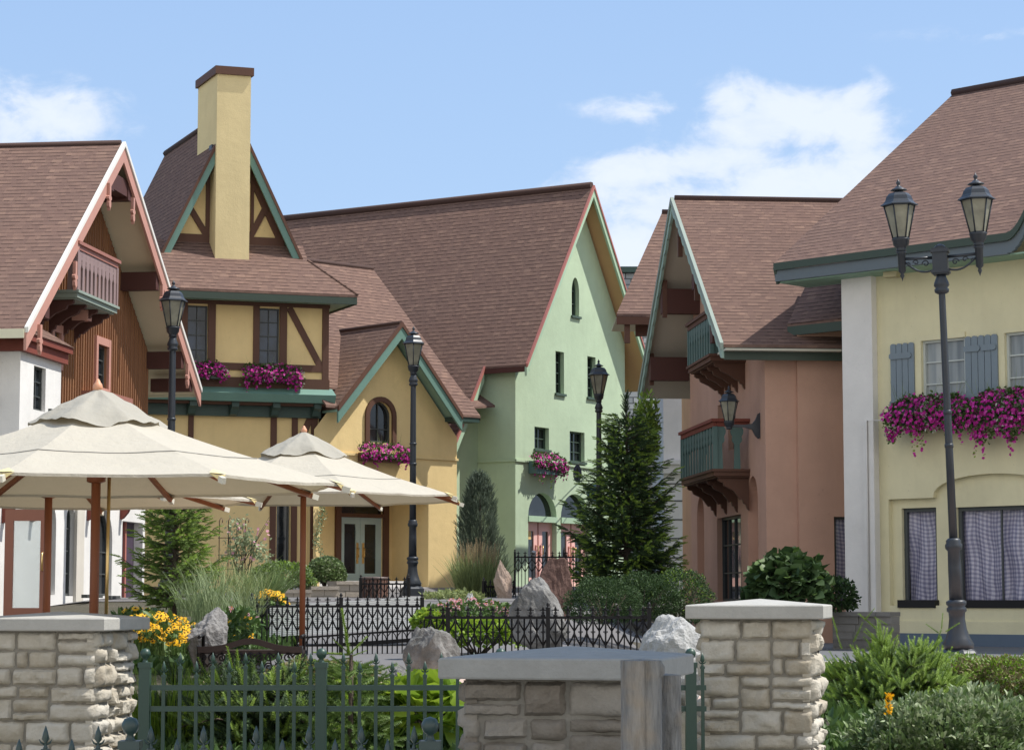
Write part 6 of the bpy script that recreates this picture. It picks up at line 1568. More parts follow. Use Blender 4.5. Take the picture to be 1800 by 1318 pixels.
# ============================================================= planting
def A3(x): return np.asarray(x, dtype=float)
def sprig_template(n, L, nl, w, seed, droop=.0, ang=.55, core=.004):
    """a shoot along +y with n needles (triangles)"""
    rng = np.random.default_rng(seed); v = []; f = []
    def tri(a, b, c): k = len(v); v.extend([a, b, c]); f.append((k, k + 1, k + 2))
    tri((-core, 0, 0), (core, 0, 0), (0, L, 0)); tri((0, 0, -core), (0, 0, core), (0, L, 0))
    for i in range(n):
        t = (i + .3) / n; y = t * L; a = i * 2.399; sp = ang + .25 * rng.random(); ln = nl * (1 - .35 * t) * (.8 + .4 * rng.random())
        d = A3((math.cos(a) * math.sin(sp), math.cos(sp), math.sin(a) * math.sin(sp))); s = A3((-math.sin(a), 0, math.cos(a))) * w / 2
        b = A3((0, y, 0)); tri(tuple(b - s), tuple(b + s), tuple(b + d * ln))
    return A3(v), np.array(f)
SPA = sprig_template(26, .12, .038, .012, 1); SPB = sprig_template(84, .22, .034, .0095, 2, 0, .85, .006); SPC = sprig_template(30, .13, .028, .006, 3)
M['needle_dk'] = leafy('spruce_needles', (.032, .065, .026), (.09, .15, .055), .6, .12)
M['needle_lt'] = leafy('spruce_new_growth', (.20, .32, .05), (.34, .46, .09), .55, .25)
M['needle_mid'] = leafy('spruce_mid_needles', (.10, .17, .04), (.20, .30, .075), .55, .2)
M['needle_blue'] = leafy('juniper_needles', (.085, .12, .085), (.18, .23, .16), .6, .15)
M['needle_mid2'] = leafy('dark_spruce', (.035, .07, .022), (.10, .17, .045), .55, .15)  # darker green needles for the spruce behind the left fence half
M['needle_lt2'] = leafy('light_spruce_needles', (.12, .19, .05), (.24, .34, .09), .55, .25)
M['bark'] = stone_mat('bark', [(0, (.06, .045, .035)), (1, (.15, .12, .095))], .95, 12, .8, 0)

def conifer(name, label, x, y, z0, H, Rr, seed, nb=120, per=16, tmpl=SPA, tip=.25, prof=.85, mats=('needle_dk', 'needle_lt'), top_bare=.08, ts=1.0, group=None, lift=.25, sunside=True, minh=.03, cat='spruce', blunt=False):
    rng = np.random.default_rng(seed); T = thing(name, label, cat, (x, y, z0), group)
    mb = MB(); mb.tube([(x, y, z0 - .2), (x + .02, y, z0 + H * .5), (x, y, z0 + H)], [.035 + H * .016, .02 + H * .008, .008], 7)
    P = []; Dd = []; tips = []
    for i in range(nb):
        h = minh + (1 - top_bare - minh) * (i + rng.random()) / nb
        az = i * 2.399963 + rng.normal() * .25
        L = Rr * (min(1, (1 - h) * 1.55) ** prof if blunt else (1 - h) ** prof) * (.62 + .6 * rng.random()) + .06
        if rng.random() < .10: L *= 1.18
        out = A3((math.cos(az), math.sin(az), 0)); el0 = -.12 + lift * rng.random() + .5 * h; o = A3((x, y, z0 + H * h))
        pts = []
        K = 7
        for k in range(K + 1):
            t = k / K; pts.append(o + out * L * t * math.cos(el0 * (1 - t) + .1) + A3((0, 0, L * (t * math.sin(el0) - .28 * t * (1 - t) + .20 * t * t * lift * 3))))
        if L > .25: mb.tube(pts, [.012 + .01 * (1 - h)] * 4 + [.006] * (K - 3), 4, caps=False)
        side = A3((-out[1], out[0], 0)); n = max(3, int(per * L / Rr))
        for j in range(n):
            t = .18 + .82 * (j + rng.random()) / n; q = min(K - 1, int(t * K)); p = pts[q] + (pts[q + 1] - pts[q]) * (t * K - q)
            sg = 1 if j % 2 else -1; sl = (.34 * L * (1 - t) + .05) * (.5 + rng.random())
            d = out * (.7 + .3 * rng.random()) + side * sg * (.9 * (1 - t) + .25) + A3((0, 0, -.22 + .25 * rng.random() + .25 * t * lift * 2)); d /= np.linalg.norm(d)
            m = max(1, int(sl / (.075 * ts)) + 1)
            for k in range(m):
                P.append(p + d * sl * k / m + rng.normal(size=3) * .012); dd = d + rng.normal(size=3) * .22; Dd.append(dd); tips.append((k == m - 1) and rng.random() < tip * (.4 + 1.2 * t))
        P.append(pts[-1]); Dd.append(out + A3((0, 0, .25))); tips.append(rng.random() < tip * 1.6)
    # leader
    for k in range(int(10 * H * top_bare / .12) + 3):
        h = 1 - top_bare * rng.random() * 1.2; az = rng.random() * 6.28; P.append(A3((x, y, z0 + H * h))); Dd.append(A3((math.cos(az) * .6, math.sin(az) * .6, .9))); tips.append(False)
    P = A3(P); Dd = A3(Dd); tips = np.array(tips)
    mb.build('trunk', M['bark'], T)
    for sel, mt, nme, sc in ((~tips, mats[0], 'needles', 1.0), (tips, mats[1], 'new_growth', 1.12)):
        if sel.sum() == 0: continue
        s = ts * sc * (.8 + .5 * rng.random(sel.sum())); Mx = frames(Dd[sel], rng, s); v, f = scatter(*tmpl, Mx, P[sel]); fast_mesh(nme, v, f, M[mt], T)
    return T

def leaf_t(w=.5, fold=.12, bend=.12):
    v = A3([(0, 0, 0), (-w * .8, .35, fold), (0, .35, 0), (w * .8, .35, fold), (-w * .7, .68, fold * .7 - bend * .5), (0, .7, -bend * .5), (w * .7, .68, fold * .7 - bend * .5), (0, 1, -bend)])
    f = np.array([(0, 2, 1, 1), (0, 3, 2, 2), (1, 2, 5, 4), (2, 3, 6, 5), (4, 5, 7, 7), (5, 6, 7, 7)])
    tri = []
    for q in f:
        tri.append((q[0], q[1], q[2]))
        if q[3] != q[2]: tri.append((q[0], q[2], q[3]))
    return v, np.array(tri)
LEAF = leaf_t(.5); LEAFN = leaf_t(.26); LEAFB = leaf_t(.62, .15, .25)
def clump_surface(rng, n, c, rad, lump=.16, lo=-.25, shell=.75, seed=0):
    d = rng.normal(size=(n * 2, 3)); d /= np.linalg.norm(d, axis=1, keepdims=True); d = d[d[:, 2] > lo][:n]
    r = np.array([1 + lump * 1.6 * noise.noise(Vector((q[0] * 2.2 + seed, q[1] * 2.2, q[2] * 2.2))) + lump * .8 * noise.noise(Vector((q[0] * 6 + seed, q[1] * 6, q[2] * 6))) for q in d])
    k = (shell + (1 - shell) * rng.random(len(d)) ** .45)
    p = d * (r * k)[:, None] * A3(rad)[None] + A3(c)[None]
    return p, d
def bush(name, label, cat, c, rad, n, size, mats, tmpl=LEAF, seed=0, lump=.16, lo=-.2, shell=.7, up=.5, group=None, size_var=.4, stems=True, light=.25, parent=None, pname='foliage'):
    rng = np.random.default_rng(seed); c = A3(c); T = parent or thing(name, label, cat, (c[0], c[1], c[2] - rad[2] * .6), group)
    p, d = clump_surface(rng, n, c, rad, lump, lo, shell, seed)
    dr = d * .7 + rng.normal(size=p.shape) * .55 + A3((0, 0, up * .6))[None]
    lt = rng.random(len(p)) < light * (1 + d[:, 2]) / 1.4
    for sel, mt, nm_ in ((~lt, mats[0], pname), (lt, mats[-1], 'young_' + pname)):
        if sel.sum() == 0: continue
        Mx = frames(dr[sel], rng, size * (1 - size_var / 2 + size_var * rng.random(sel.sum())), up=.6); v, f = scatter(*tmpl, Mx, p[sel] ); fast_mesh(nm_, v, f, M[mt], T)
    if stems and not parent:
        mb = MB()
        for i in range(9):
            a = i * 2.4; k = .6 + .25 * math.sin(i * 3.1); b = Vector((c[0] + .06 * math.cos(a), c[1] + .06 * math.sin(a), c[2] - rad[2] * .75)); mb.tube([b, Vector((c[0] + rad[0] * .35 * math.cos(a), c[1] + rad[1] * .35 * math.sin(a), c[2] - rad[2] * .1)), Vector((c[0] + rad[0] * k * math.cos(a), c[1] + rad[1] * k * math.sin(a), c[2] + rad[2] * .4))], [.018, .012, .005], 5)
        mb.build('stems', M['bark'], T)
    return T
def blade_t(n=5, w=.02, curve=.35):
    v = []; f = []
    for i in range(n + 1):
        t = i / n; ww = w * (1 - t) ** .6 * .5 + .0005; y = t; z = curve * t * t
        v += [(-ww, y, -z), (ww, y, -z)]
    for i in range(n): f += [(2 * i, 2 * i + 1, 2 * i + 3), (2 * i, 2 * i + 3, 2 * i + 2)]
    return A3(v), np.array(f)
BL = blade_t(5, .022, .30); BL2 = blade_t(5, .014, .6); BLS = blade_t(4, .016, .08)
def grass(rng, x0, x1, y0, y1, zf, n, L, spread=.25, tmpl=BL, var=.4):
    P = np.stack([x0 + (x1 - x0) * rng.random(n), y0 + (y1 - y0) * rng.random(n), np.zeros(n)], 1); P[:, 2] = [zf(a, b) for a, b in P[:, :2]]
    d = np.stack([rng.normal(size=n) * spread, rng.normal(size=n) * spread, np.ones(n)], 1)
    # blades arch outwards: local -z must face the lean side
    Mx = frames(d, rng, L * (1 - var / 2 + var * rng.random(n))); return scatter(*tmpl, Mx, P)
def grass_clump(name, label, x, y, z, r, n, L, mat, seed, spread=.3, tmpl=BL, plumes=0, cat='ornamental grass', group=None):
    rng = np.random.default_rng(seed); T = thing(name, label, cat, (x, y, z), group)
    a = rng.random(n) * 6.283; rr = r * np.sqrt(rng.random(n)); P = np.stack([x + rr * np.cos(a), y + rr * np.sin(a), np.full(n, z)], 1)
    lean = spread * (.3 + rr / r); d = np.stack([np.cos(a) * lean + rng.normal(size=n) * .1, np.sin(a) * lean + rng.normal(size=n) * .1, np.ones(n)], 1)
    Mx = frames(d, rng, L * (.6 + .5 * rng.random(n))); v, f = scatter(*tmpl, Mx, P); fast_mesh('blades', v, f, M[mat], T)
    if plumes:
        pt = sprig_template(34, .34, .035, .006, 5); k = plumes; a = rng.random(k) * 6.283; rr = r * .8 * np.sqrt(rng.random(k)); ln = L * (.95 + .35 * rng.random(k))
        P = np.stack([x + rr * np.cos(a) * 1.5, y + rr * np.sin(a) * 1.5, z + ln * .72], 1); d = np.stack([np.cos(a) * .14 * rr / r, np.sin(a) * .14 * rr / r, np.ones(k)], 1) + rng.normal(size=(k, 3)) * .05
        v, f = scatter(*pt, frames(d, rng, .8 + .5 * rng.random(k)), P); fast_mesh('plumes', v, f, M['plume'], T)
    return T
def flower_t(n, r0, r1, cup=.15, wide=.5, cen=.0):
    """petals round +y"""
    v = []; f = []
    for i in range(n):
        a = 2 * math.pi * i / n; w = math.pi / n * wide * 2
        k = len(v); v += [(r0 * math.cos(a), 0, r0 * math.sin(a)), (r1 * .7 * math.cos(a - w), cup * r1 * .6, r1 * .7 * math.sin(a - w)), (r1 * math.cos(a), cup * r1, r1 * math.sin(a)), (r1 * .7 * math.cos(a + w), cup * r1 * .6, r1 * .7 * math.sin(a + w))]
        f += [(k, k + 1, k + 2), (k, k + 2, k + 3)]
    return A3(v), np.array(f)
def cone_t(r, h, n=6):
    v = [(r * math.cos(2 * math.pi * i / n), 0, r * math.sin(2 * math.pi * i / n)) for i in range(n)] + [(0, h, 0)]; return A3(v), np.array([(i, (i + 1) % n, n) for i in range(n)])
PET = flower_t(5, .0, 1, .1, .62); DAISY = flower_t(11, .15, 1, -.12, .42); CONE = cone_t(.30, .35)
CONEF = flower_t(12, .2, 1, -.5, .34)
M['leaf_bright'] = leafy('bright_leaves', (.12, .22, .025), (.28, .42, .05), .5, .3)
M['leaf_lime'] = leafy('lime_leaves', (.22, .34, .03), (.40, .52, .06), .5, .35)
M['leaf_mid'] = leafy('mid_green_leaves', (.05, .10, .025), (.12, .20, .05), .5, .25)
M['leaf_dark'] = leafy('dark_leaves', (.024, .052, .018), (.075, .13, .042), .65, .18)
M['leaf_grey'] = leafy('grey_green_leaves', (.22, .28, .15), (.42, .48, .29), .6, .25)
M['leaf_silver'] = leafy('silver_foliage', (.34, .38, .30), (.55, .58, .48), .7, .2)
M['leaf_box'] = leafy('boxwood_leaves', (.11, .18, .06), (.27, .36, .15), .4, .18)
M['grass_g'] = leafy('grass_blades', (.16, .20, .07), (.36, .42, .18), .55, .3)
M['grass_b'] = leafy('blue_green_grass', (.13, .18, .08), (.30, .37, .18), .55, .3)
M['plume'] = leafy('grass_plumes', (.36, .27, .15), (.60, .48, .30), .8, .3)
M['leaf_rust'] = leafy('rusty_leaves', (.14, .12, .05), (.30, .26, .13), .6, .25)
M['magenta'] = leafy('magenta_petals', (.40, .01, .22), (.66, .04, .40), .6, .25, (.85, .30, .66))
M['magenta_dk'] = leafy('deep_magenta_petals', (.30, .006, .14), (.60, .02, .34), .6, .2)
M['gold'] = leafy('gold_petals', (.90, .44, .006), (1.0, .64, .02), .6, .25)
M['cone_dk'] = paint('flower_cones', (.05, .025, .015), .9, .3); M['cone_or'] = paint('orange_cones', (.35, .10, .03), .8, .3)
M['pinkpet'] = leafy('pink_petals', (.62, .25, .36), (.85, .50, .58), .6, .3)

def daisies(name, label, x0, x1, y0, y1, zf, n, r, H, seed, pet='gold', cone='cone_dk', tm=None, cat='flowers', leafn=500, zvar=.3, leafm='leaf_mid'):
    rng = np.random.default_rng(seed); cx, cy = (x0 + x1) / 2, (y0 + y1) / 2; T = thing(name, label, cat, (cx, cy, zf(cx, cy)))
    P = np.stack([x0 + (x1 - x0) * rng.random(n), y0 + (y1 - y0) * rng.random(n), np.zeros(n)], 1); hh = H * (1 - zvar + zvar * rng.random(n))
    # domed patch
    u = (P[:, 0] - cx) / (x1 - x0) * 2; hh = hh * (1 - .35 * u ** 2); g = A3([zf(a, b) for a, b in P[:, :2]]); P[:, 2] = g + hh
    d = np.stack([rng.normal(size=n) * .35 + .15, rng.normal(size=n) * .35 - .45, np.full(n, .9)], 1)
    Mx = frames(d, rng, r * (.75 + .5 * rng.random(n))); v, f = scatter(*(tm or DAISY), Mx, P); fast_mesh('petals', v, f, M[pet], T)
    Mc = frames(d, np.random.default_rng(1), r * 1.0); v, f = scatter(*CONE, Mc, P); tag(fast_mesh('cones', v, f, M[cone], T), kind='stuff')
    b = P.copy(); b[:, 2] = g; st = P - b; L = np.linalg.norm(st, axis=1); tv = A3([(-.004, 0, 0), (.004, 0, 0), (.002, 1, 0), (-.002, 1, 0)]); Mx = frames(st, rng, 1.0); Mx[:, :, 1] *= L[:, None]; v, f = scatter(tv, [(0, 1, 2), (0, 2, 3)], Mx, b); fast_mesh('stalks', v, f, M['leaf_mid'], T)
    m = leafn; Q = np.stack([x0 + (x1 - x0) * rng.random(m), y0 + (y1 - y0) * rng.random(m), np.zeros(m)], 1); Q[:, 2] = [zf(a, b_) for a, b_ in Q[:, :2]]; u = (Q[:, 0] - cx) / (x1 - x0) * 2; Q[:, 2] += H * .85 * rng.random(m) * (1 - .3 * u ** 2)
    v, f = scatter(*LEAFN, frames(rng.normal(size=(m, 3)) + A3((0, -.2, .6)), rng, .13 * (.6 + .6 * rng.random(m)), up=.6), Q); fast_mesh('leaves', v, f, M[leafm], T)
    return T

def flower_box(label, F, s0, s1, zt, off, seed, hang=.35, n_fl=260, fr=.03, depth=.26, box_h=.22, mat='frame_dk', rise=.28, pet='magenta', silver=True, spikes=True, hangside=0, fan=.12):
    rng = np.random.default_rng(seed); c = F.pt((s0 + s1) / 2, zt, off + depth / 2); T = thing('flower_box', label, 'flower box', c, 'window boxes overflowing with magenta petunias')
    mb = MB(); mb.fbox(F, s0 + .04, s1 - .04, zt - box_h, zt, off + .005, off + depth); mb.build('trough', M[mat], T)
    Lx = s1 - s0
    def cloud(n, thick=1.0):
        u = rng.random(n); th = (rng.random(n) * 1.25 - .25) * math.pi / 2    # from hanging front (-) to top
        lobes = .5 + .5 * np.abs(np.sin(u * Lx * 5.2 + seed)) * (.5 + .5 * np.sin(u * Lx * 2.3 + seed * 2))
        if hangside: lobes = lobes * (.35 + 1.0 * (u if hangside > 0 else 1 - u))
        hg = hang * lobes; t = rng.random(n)
        ends = np.clip(np.minimum(u, 1 - u) * 6, .25, 1) ** .5
        o = np.where(t < .5, depth * .9 * (1 + .45 * np.sin(t * 2 * math.pi / 2)) , depth * (1.25 - 1.9 * (t - .5)))
        z = np.where(t < .5, -hg * (1 - t * 2), rise * .62 * np.sin((t - .5) * math.pi * 1.0) ** .7 * ends)
        k = 1 + .0 * u
        s = s0 - .07 + (Lx + .14) * u + rng.normal(size=n) * .03
        o = o * (.75 + .35 * rng.random(n)) * thick + .02; z = z + rng.normal(size=n) * .03 - .01
        P = A3([tuple(F.pt(a, zt + b, off + max(.02, e))) for a, b, e in zip(s, z, o)])
        nr = np.stack([rng.normal(size=n) * .5, np.zeros(n), np.zeros(n)], 1)
        Fn = A3(tuple(F.n)); Ft = A3(tuple(F.t))
        d = Fn[None] * (.9 + .2 * rng.random(n))[:, None] + Ft[None] * (rng.normal(size=n) * .45)[:, None] + A3((0, 0, 1))[None] * (rng.normal(size=n) * .35 + np.where(t < .5, .1, .7))[:, None]
        return P, d
    P, d = cloud(int(n_fl * 2.6), .9); v, f = scatter(*LEAF, frames(d + rng.normal(size=d.shape) * .6, rng, .065 * (.6 + .7 * rng.random(len(P))), up=.6), P); fast_mesh('foliage', v, f, M['leaf_mid'], T)
    P, d = cloud(int(n_fl * .85), 1.05); k = rng.random(len(P)) < .35
    for sel, mt, nm_ in ((~k, pet, 'blossoms'), (k, 'magenta_dk', 'deep_blossoms')):  # a random share of the blossoms takes the deeper magenta
        v, f = scatter(*PET, frames(d[sel], rng, fr * (.75 + .5 * rng.random(sel.sum()))), P[sel]); fast_mesh(nm_, v, f, M[mt], T)
    # trailing strands
    ns = int(4 * Lx) + 3; Q = []; dq = []
    for i in range(ns):
        u = rng.random(); u = u if i % 3 else (0 if rng.random() < .5 else 1) * .92 + .04; Ls = hang * (.7 + .75 * rng.random()); m_ = int(Ls / .035)
        for k in range(m_): Q.append(tuple(F.pt(s0 + Lx * u + rng.normal() * .02, zt - .05 - Ls * k / m_, off + depth * (1.0 - .25 * k / m_) + rng.normal() * .015))); dq.append(tuple(F.n + Vector(rng.normal(size=3) * .5)))
    Q = A3(Q); dq = A3(dq); k = rng.random(len(Q)) < .55
    v, f = scatter(*PET, frames(dq[k], rng, fr * .9), Q[k]); fast_mesh('trailing_blossoms', v, f, M[pet], T)
    v, f = scatter(*LEAF, frames(dq[~k] + rng.normal(size=dq[~k].shape) * .5, rng, .055, up=.6), Q[~k]); fast_mesh('trailing_leaves', v, f, M['leaf_bright'], T)
    if silver:
        P, d = cloud(int(n_fl * .5), 1.1); u_ = (P @ A3(tuple(F.t))); k = (np.sin(u_ * 7 + seed) > .55); 
        if k.sum() > 3: v, f = scatter(*LEAFN, frames(d[k] + rng.normal(size=(k.sum(), 3)) * .7, rng, .075, up=.6), P[k]); fast_mesh('silver_foliage', v, f, M['leaf_silver'], T)
    if spikes:
        n = int(16 * Lx); P = A3([tuple(F.pt(s0 + .15 + (Lx - .3) * (round(q * 2.2) / 2.2 if Lx > 1.1 else .5 + .2 * (q - .5)) + rng.normal() * .02, zt, off + depth * .5)) for q in rng.random(n)]); d = A3((0, 0, 1))[None] + rng.normal(size=(n, 3)) * .45
        v, f = scatter(*BLS, frames(d, rng, (rise + .12) * (.7 + .6 * rng.random(n))), P); fast_mesh('spiky_grass', v, f, M['grass_b'], T)
    return T

# ---- window boxes
r = FB.rect(328, 640, 392, 668, .2); flower_box('petunia box under the tower window nearest the brown house', FB, r[0], r[2], FB.Zz(360, 650, .2), .06, 3, .22, 260, .038, mat='frame_dk')
r = FB.rect(430, 640, 523, 668, .2); flower_box('petunia box under the right tower window, drooping at both ends', FB, r[0], r[2], FB.Zz(470, 655, .2), .06, 8, .42, 420, .038, hangside=0)
r = FE.rect(634, 775, 716, 822, .2); flower_box('petunia box with silver foliage under the arched entry window', FE, r[0], r[2], FE.Zz(675, 797, .2), .03, 11, .30, 330, .040, mat='brown', rise=.36)
r = FC.rect(937, 795, 990, 828, .2); flower_box('green trough of petunias on the green house spilling to its right', FC, r[0], r[2], FC.Zz(960, 812, .2), .03, 14, .50, 300, .042, box_h=.34, mat='balteal', rise=.34, hangside=1)
r = FF.rect(1572, 720, 1692, 750, .25); flower_box('big petunia box below the left shuttered window of the cream house', FF, r[0] - .02, r[2] + .05, FF.Zz(1630, 725, .2), .04, 17, .62, 620, .037, depth=.34, rise=.46, pet='magenta')
r = FF.rect(1712, 720, 1850, 750, .25); flower_box('petunia box at the right edge below the second cream house window', FF, r[0], r[2], FF.Zz(1760, 718, .2), .04, 19, .62, 760, .037, depth=.34, rise=.50, pet='magenta')

# ---- trees
conifer('spruce_tree', 'big dark spruce before the green and peach houses with bright tips', xat(1102, 47), 47, -.15, 4.28, 1.05, 11, blunt=True, nb=175, per=26, tip=.34, prof=.95, top_bare=.12, ts=1.25, lift=.35)
bush('pine_tree', 'light green feathery pine behind the top of the big spruce', 'pine', (xat(1138, 51), 51, zat(760, 51)), (.27, .3, .82), 1100, .13, ('needle_mid', 'needle_lt'), LEAFN, 4, .25, -.9, .35, 1.2, light=.5)
conifer('spruce_tree', 'light green young spruce between the brown house and yellow wall', xat(306, 38), 38, zat(1078, 38), 2.75, .76, 23, nb=92, per=20, tip=.45, prof=.5, mats=('needle_lt2', 'needle_lt'), top_bare=.05, ts=1.15, lift=.3)
# juniper against the green wall: upright plume shoots
def juniper():
    rng = np.random.default_rng(7); D = 56; x = xat(844, D); z0 = zat(1000, D) - .3; H = zat(829, D) - z0; T = thing('juniper_tree', 'blue green columnar juniper between the yellow and green walls', 'juniper', (x, D, z0))
    mb = MB(); mb.tube([(x, D, z0 - .2), (x, D, z0 + H * .8)], [.07, .02], 7); mb.build('trunk', M['bark'], T)
    n = 3200; h = rng.random(n) ** .8; a = rng.random(n) * 6.283; R_ = .64 * np.clip(1 - h, 0, 1) ** .42 * (.9 + .2 * np.sin(a * 3 + h * 9)) * (.45 + .6 * rng.random(n) ** .5)
    P = np.stack([x + R_ * np.cos(a) - .05 * h, D + R_ * np.sin(a), z0 + H * h * .95], 1); d = np.stack([np.cos(a) * .45, np.sin(a) * .45, np.full(n, 1.0)], 1) + rng.normal(size=(n, 3)) * .2
    v, f = scatter(*SPC, frames(d, rng, 1.0 + .8 * rng.random(n)), P); fast_mesh('foliage', v, f, M['needle_blue'], T)
juniper()
grass_clump('feather_grass', 'tall feather grass with tan plumes at the yellow house corner', xat(838, 51), 51, zat(1052, 51), .42, 900, 1.0, 'grass_g', 31, .22, BL, 150)
bush('boxwood', 'round clipped boxwood beside the entry steps', 'shrub', (xat(571, 50.6), 50.9, zat(1008, 50)), (.42, .42, .36), 3600, .062, ('leaf_box', 'leaf_grey'), LEAF, 5, .06, -.5, .8, group='clipped shrubs by the entry')
bush('boxwood', 'looser wide clipped shrub left of the round boxwood', 'shrub', (xat(492, 48.6), 48.9, zat(1018, 48)), (.70, .5, .36), 4200, .075, ('leaf_box', 'leaf_bright'), LEAFN, 6, .12, -.5, .75, group='clipped shrubs by the entry')
# ---- hedge and shrubs on the right
for i, (px, D, y, rx, rz, lb, mt) in enumerate(((1062, 36, 1062, .62, .30, 'dark rounded hedge shrub right of the red rock', ('leaf_dark', 'leaf_mid')), (1128, 37, 1056, .62, .34, 'dark rounded hedge shrub under the big spruce', ('leaf_dark', 'leaf_mid')), (1192, 37.5, 1056, .55, .42, 'taller bright flecked hedge shrub beside the peach wall', ('leaf_dark', 'leaf_bright')))):
    c = at(px, y, D); bush('hedge_shrub', lb, 'shrub', c, (rx, .6, rz + .10), 8000, .040, (mt[0], mt[0]) if i < 2 else mt, LEAFN, 40 + i, .16, -.75, .7, group='dark hedge shrubs', light=.12)
c = at(1385, 1034, 38); bush('hydrangea', 'broad leaved dark green bush in front of the peach wall', 'shrub', c, (.60, .55, .50), 620, .19, ('leaf_dark', 'leaf_mid'), LEAFB, 61, .18, -.5, .75, light=.2)
c = at(1470, 1052, 38.6); bush('dark_shrub', 'small dark shrub at the foot of the white corner pier', 'shrub', c, (.34, .3, .34), 1500, .06, ('leaf_dark', 'leaf_dark'), LEAF, 62, .2, -.6, .6)
# ---- climbing rose on its trellis
def trellis():
    D = 46.5; T = thing('rose_trellis', 'thin iron trellis with a climbing rose against the yellow wall', 'trellis', (xat(430, D), D, zat(1010, D)))
    mb = MB()
    for px in (384, 400, 415, 430): x = xat(px, D); zt = zat(915, D); mb.tube([(x, D, zat(1025, D)), (x, D, zt), (x + .03, D, zt + .06), (x + .07, D, zt + .03), (x + .06, D, zt - .04)], .010, 5)
    for y in (945, 975, 1000): mb.tube([(xat(382, D), D, zat(y, D)), (xat(434, D), D, zat(y, D))], .008, 5)
    mb.build('trellis_frame', paint('rusty_iron', (.12, .08, .06), .7, .2), T)
    rng = np.random.default_rng(3); n = 520; P = []
    for i in range(n):
        k = rng.integers(0, 14); rr = random.Random(int(k)); bx = rr.uniform(395, 468); by = rr.uniform(915, 985); P.append(at(bx + rng.normal() * 9, by + rng.normal() * 9, D - .1 + rng.normal() * .12)[:])
    v, f = scatter(*LEAF, frames(rng.normal(size=(n, 3)), rng, .075, up=.6), A3(P)); fast_mesh('rose_leaves', v, f, M['leaf_grey'], T)
    cn = MB()
    for k in range(12):
        rr = random.Random(k); a = at(425 + rr.uniform(-15, 15), 1010, D); b = at(rr.uniform(392, 478), rr.uniform(905, 960), D - .1); mb_ = (a + b) / 2 + Vector((rr.uniform(-.1, .1), 0, .1)); cn.tube([a, mb_, b], [.01, .008, .004], 4)
    cn.build('canes', M['bark'], T)
    n = 26; P = A3([at(rng.uniform(392, 478), rng.uniform(915, 985), D - .2)[:] for _ in range(n)]); Mx = frames(rng.normal(size=(n, 3)) + A3((0, -1, .3)), rng, .04)
    for k in range(n): v, f = scatter(*PET, Mx[k:k + 1], P[k:k + 1]); fast_mesh('rose_bloom', v, f, M['pinkpet'], T)
trellis()
def v_climber():
    T = thing('climbing_vine', 'sparse climbing vine on the narrow yellow strip left of the entry', 'climbing plant', FE.pt(FE.S(565, 950), 0, .1)); rng = np.random.default_rng(9); P = []
    for i in range(230):
        y = rng.uniform(885, 975); x = 561 + 5 * math.sin(y / 14) + rng.normal() * 3.5; s, z = FE.hit(x, y, .06); P.append(FE.pt(s, z, .06 + rng.random() * .05)[:])
    v, f = scatter(*LEAF, frames(rng.normal(size=(len(P), 3)), rng, .055, up=.6), A3(P)); fast_mesh('leaves', v, f, M['leaf_grey'], T)
    mb = MB(); pts = [FE.pt(*FE.hit(561 + 5 * math.sin(y / 14), y, .05), .05) for y in range(885, 1040, 8)]; mb.tube(pts, .008, 4); mb.build('stem', M['bark'], T)
v_climber()
# ---- left border: grasses, daisies, coneflowers
for i, (px, yb, D, r_, L, mt, lb) in enumerate(((368, 1082, 35, .30, .85, 'grass_b', 'tall loose grass clump right of the light spruce'), (402, 1072, 36.5, .28, 1.0, 'grass_g', 'tallest pale grass clump below the rose trellis'), (440, 1068, 38, .26, .75, 'grass_g', 'fine grass clump left of the clipped shrubs'), (425, 1095, 32, .24, .62, 'grass_b', 'lower green grass clump behind the purplish boulder'), (338, 1072, 36, .24, .7, 'grass_b', 'narrow grass clump at the foot of the light spruce'))):
    grass_clump('tall_grass', lb, xat(px, D), D, zat(yb, D) - .1, r_, 170, L, mt, 70 + i, .07, BL2, group='tall garden grasses')
grass_clump('flax_grass', 'strappy dark green grass below the clipped shrubs', xat(462, 44), 44, zat(1045, 44), .4, 500, .6, 'leaf_box', 77, .7, BL, group='tall garden grasses')
daisies('black_eyed_susans', 'golden black eyed susans beside the left stone pier', xat(222, 25), xat(330, 25), 24, 26, lambda x, y: zat(1150, y), 480, .036, .46, 81, zvar=.7)
daisies('black_eyed_susans', 'golden flowers peeping over the left stone pier cap', xat(205, 29), xat(290, 29), 28.5, 29.5, lambda x, y: zat(1115, y), 36, .05, .34, 82)
daisies('black_eyed_susans', 'golden black eyed susans at the left end of the slatted bench', xat(446, 39), xat(503, 39), 38.5, 39.6, lambda x, y: zat(1085, y), 150, .048, .46, 83)
daisies('black_eyed_susans', 'few golden flowers in the grass right of the purplish boulder', xat(396, 30), xat(446, 30), 29, 31, lambda x, y: zat(1150, y), 22, .045, .60, 84, zvar=.7)
daisies('coneflowers', 'pink coneflowers in the grass above the purplish boulder', xat(380, 31), xat(446, 31), 30.5, 31.5, lambda x, y: zat(1110, y), 14, .05, .34, 85, 'pinkpet', 'cone_or', CONEF, leafn=300, zvar=.6)
daisies('coneflowers', 'mass of pink coneflowers behind the iron fence in the centre', xat(750, 39), xat(905, 39), 38, 41, lambda x, y: zat(1100, y), 190, .05, .48, 86, 'pinkpet', 'cone_or', CONEF, leafn=1600, zvar=.45)
daisies('airy_perennials', 'airy yellow green perennials at the yellow house corner', xat(745, 46), xat(850, 46), 45, 47, lambda x, y: zat(1068, y), 50, .02, .36, 87, 'leaf_lime', 'cone_or', None, leafn=1500, cat='flowers', leafm='grass_g')
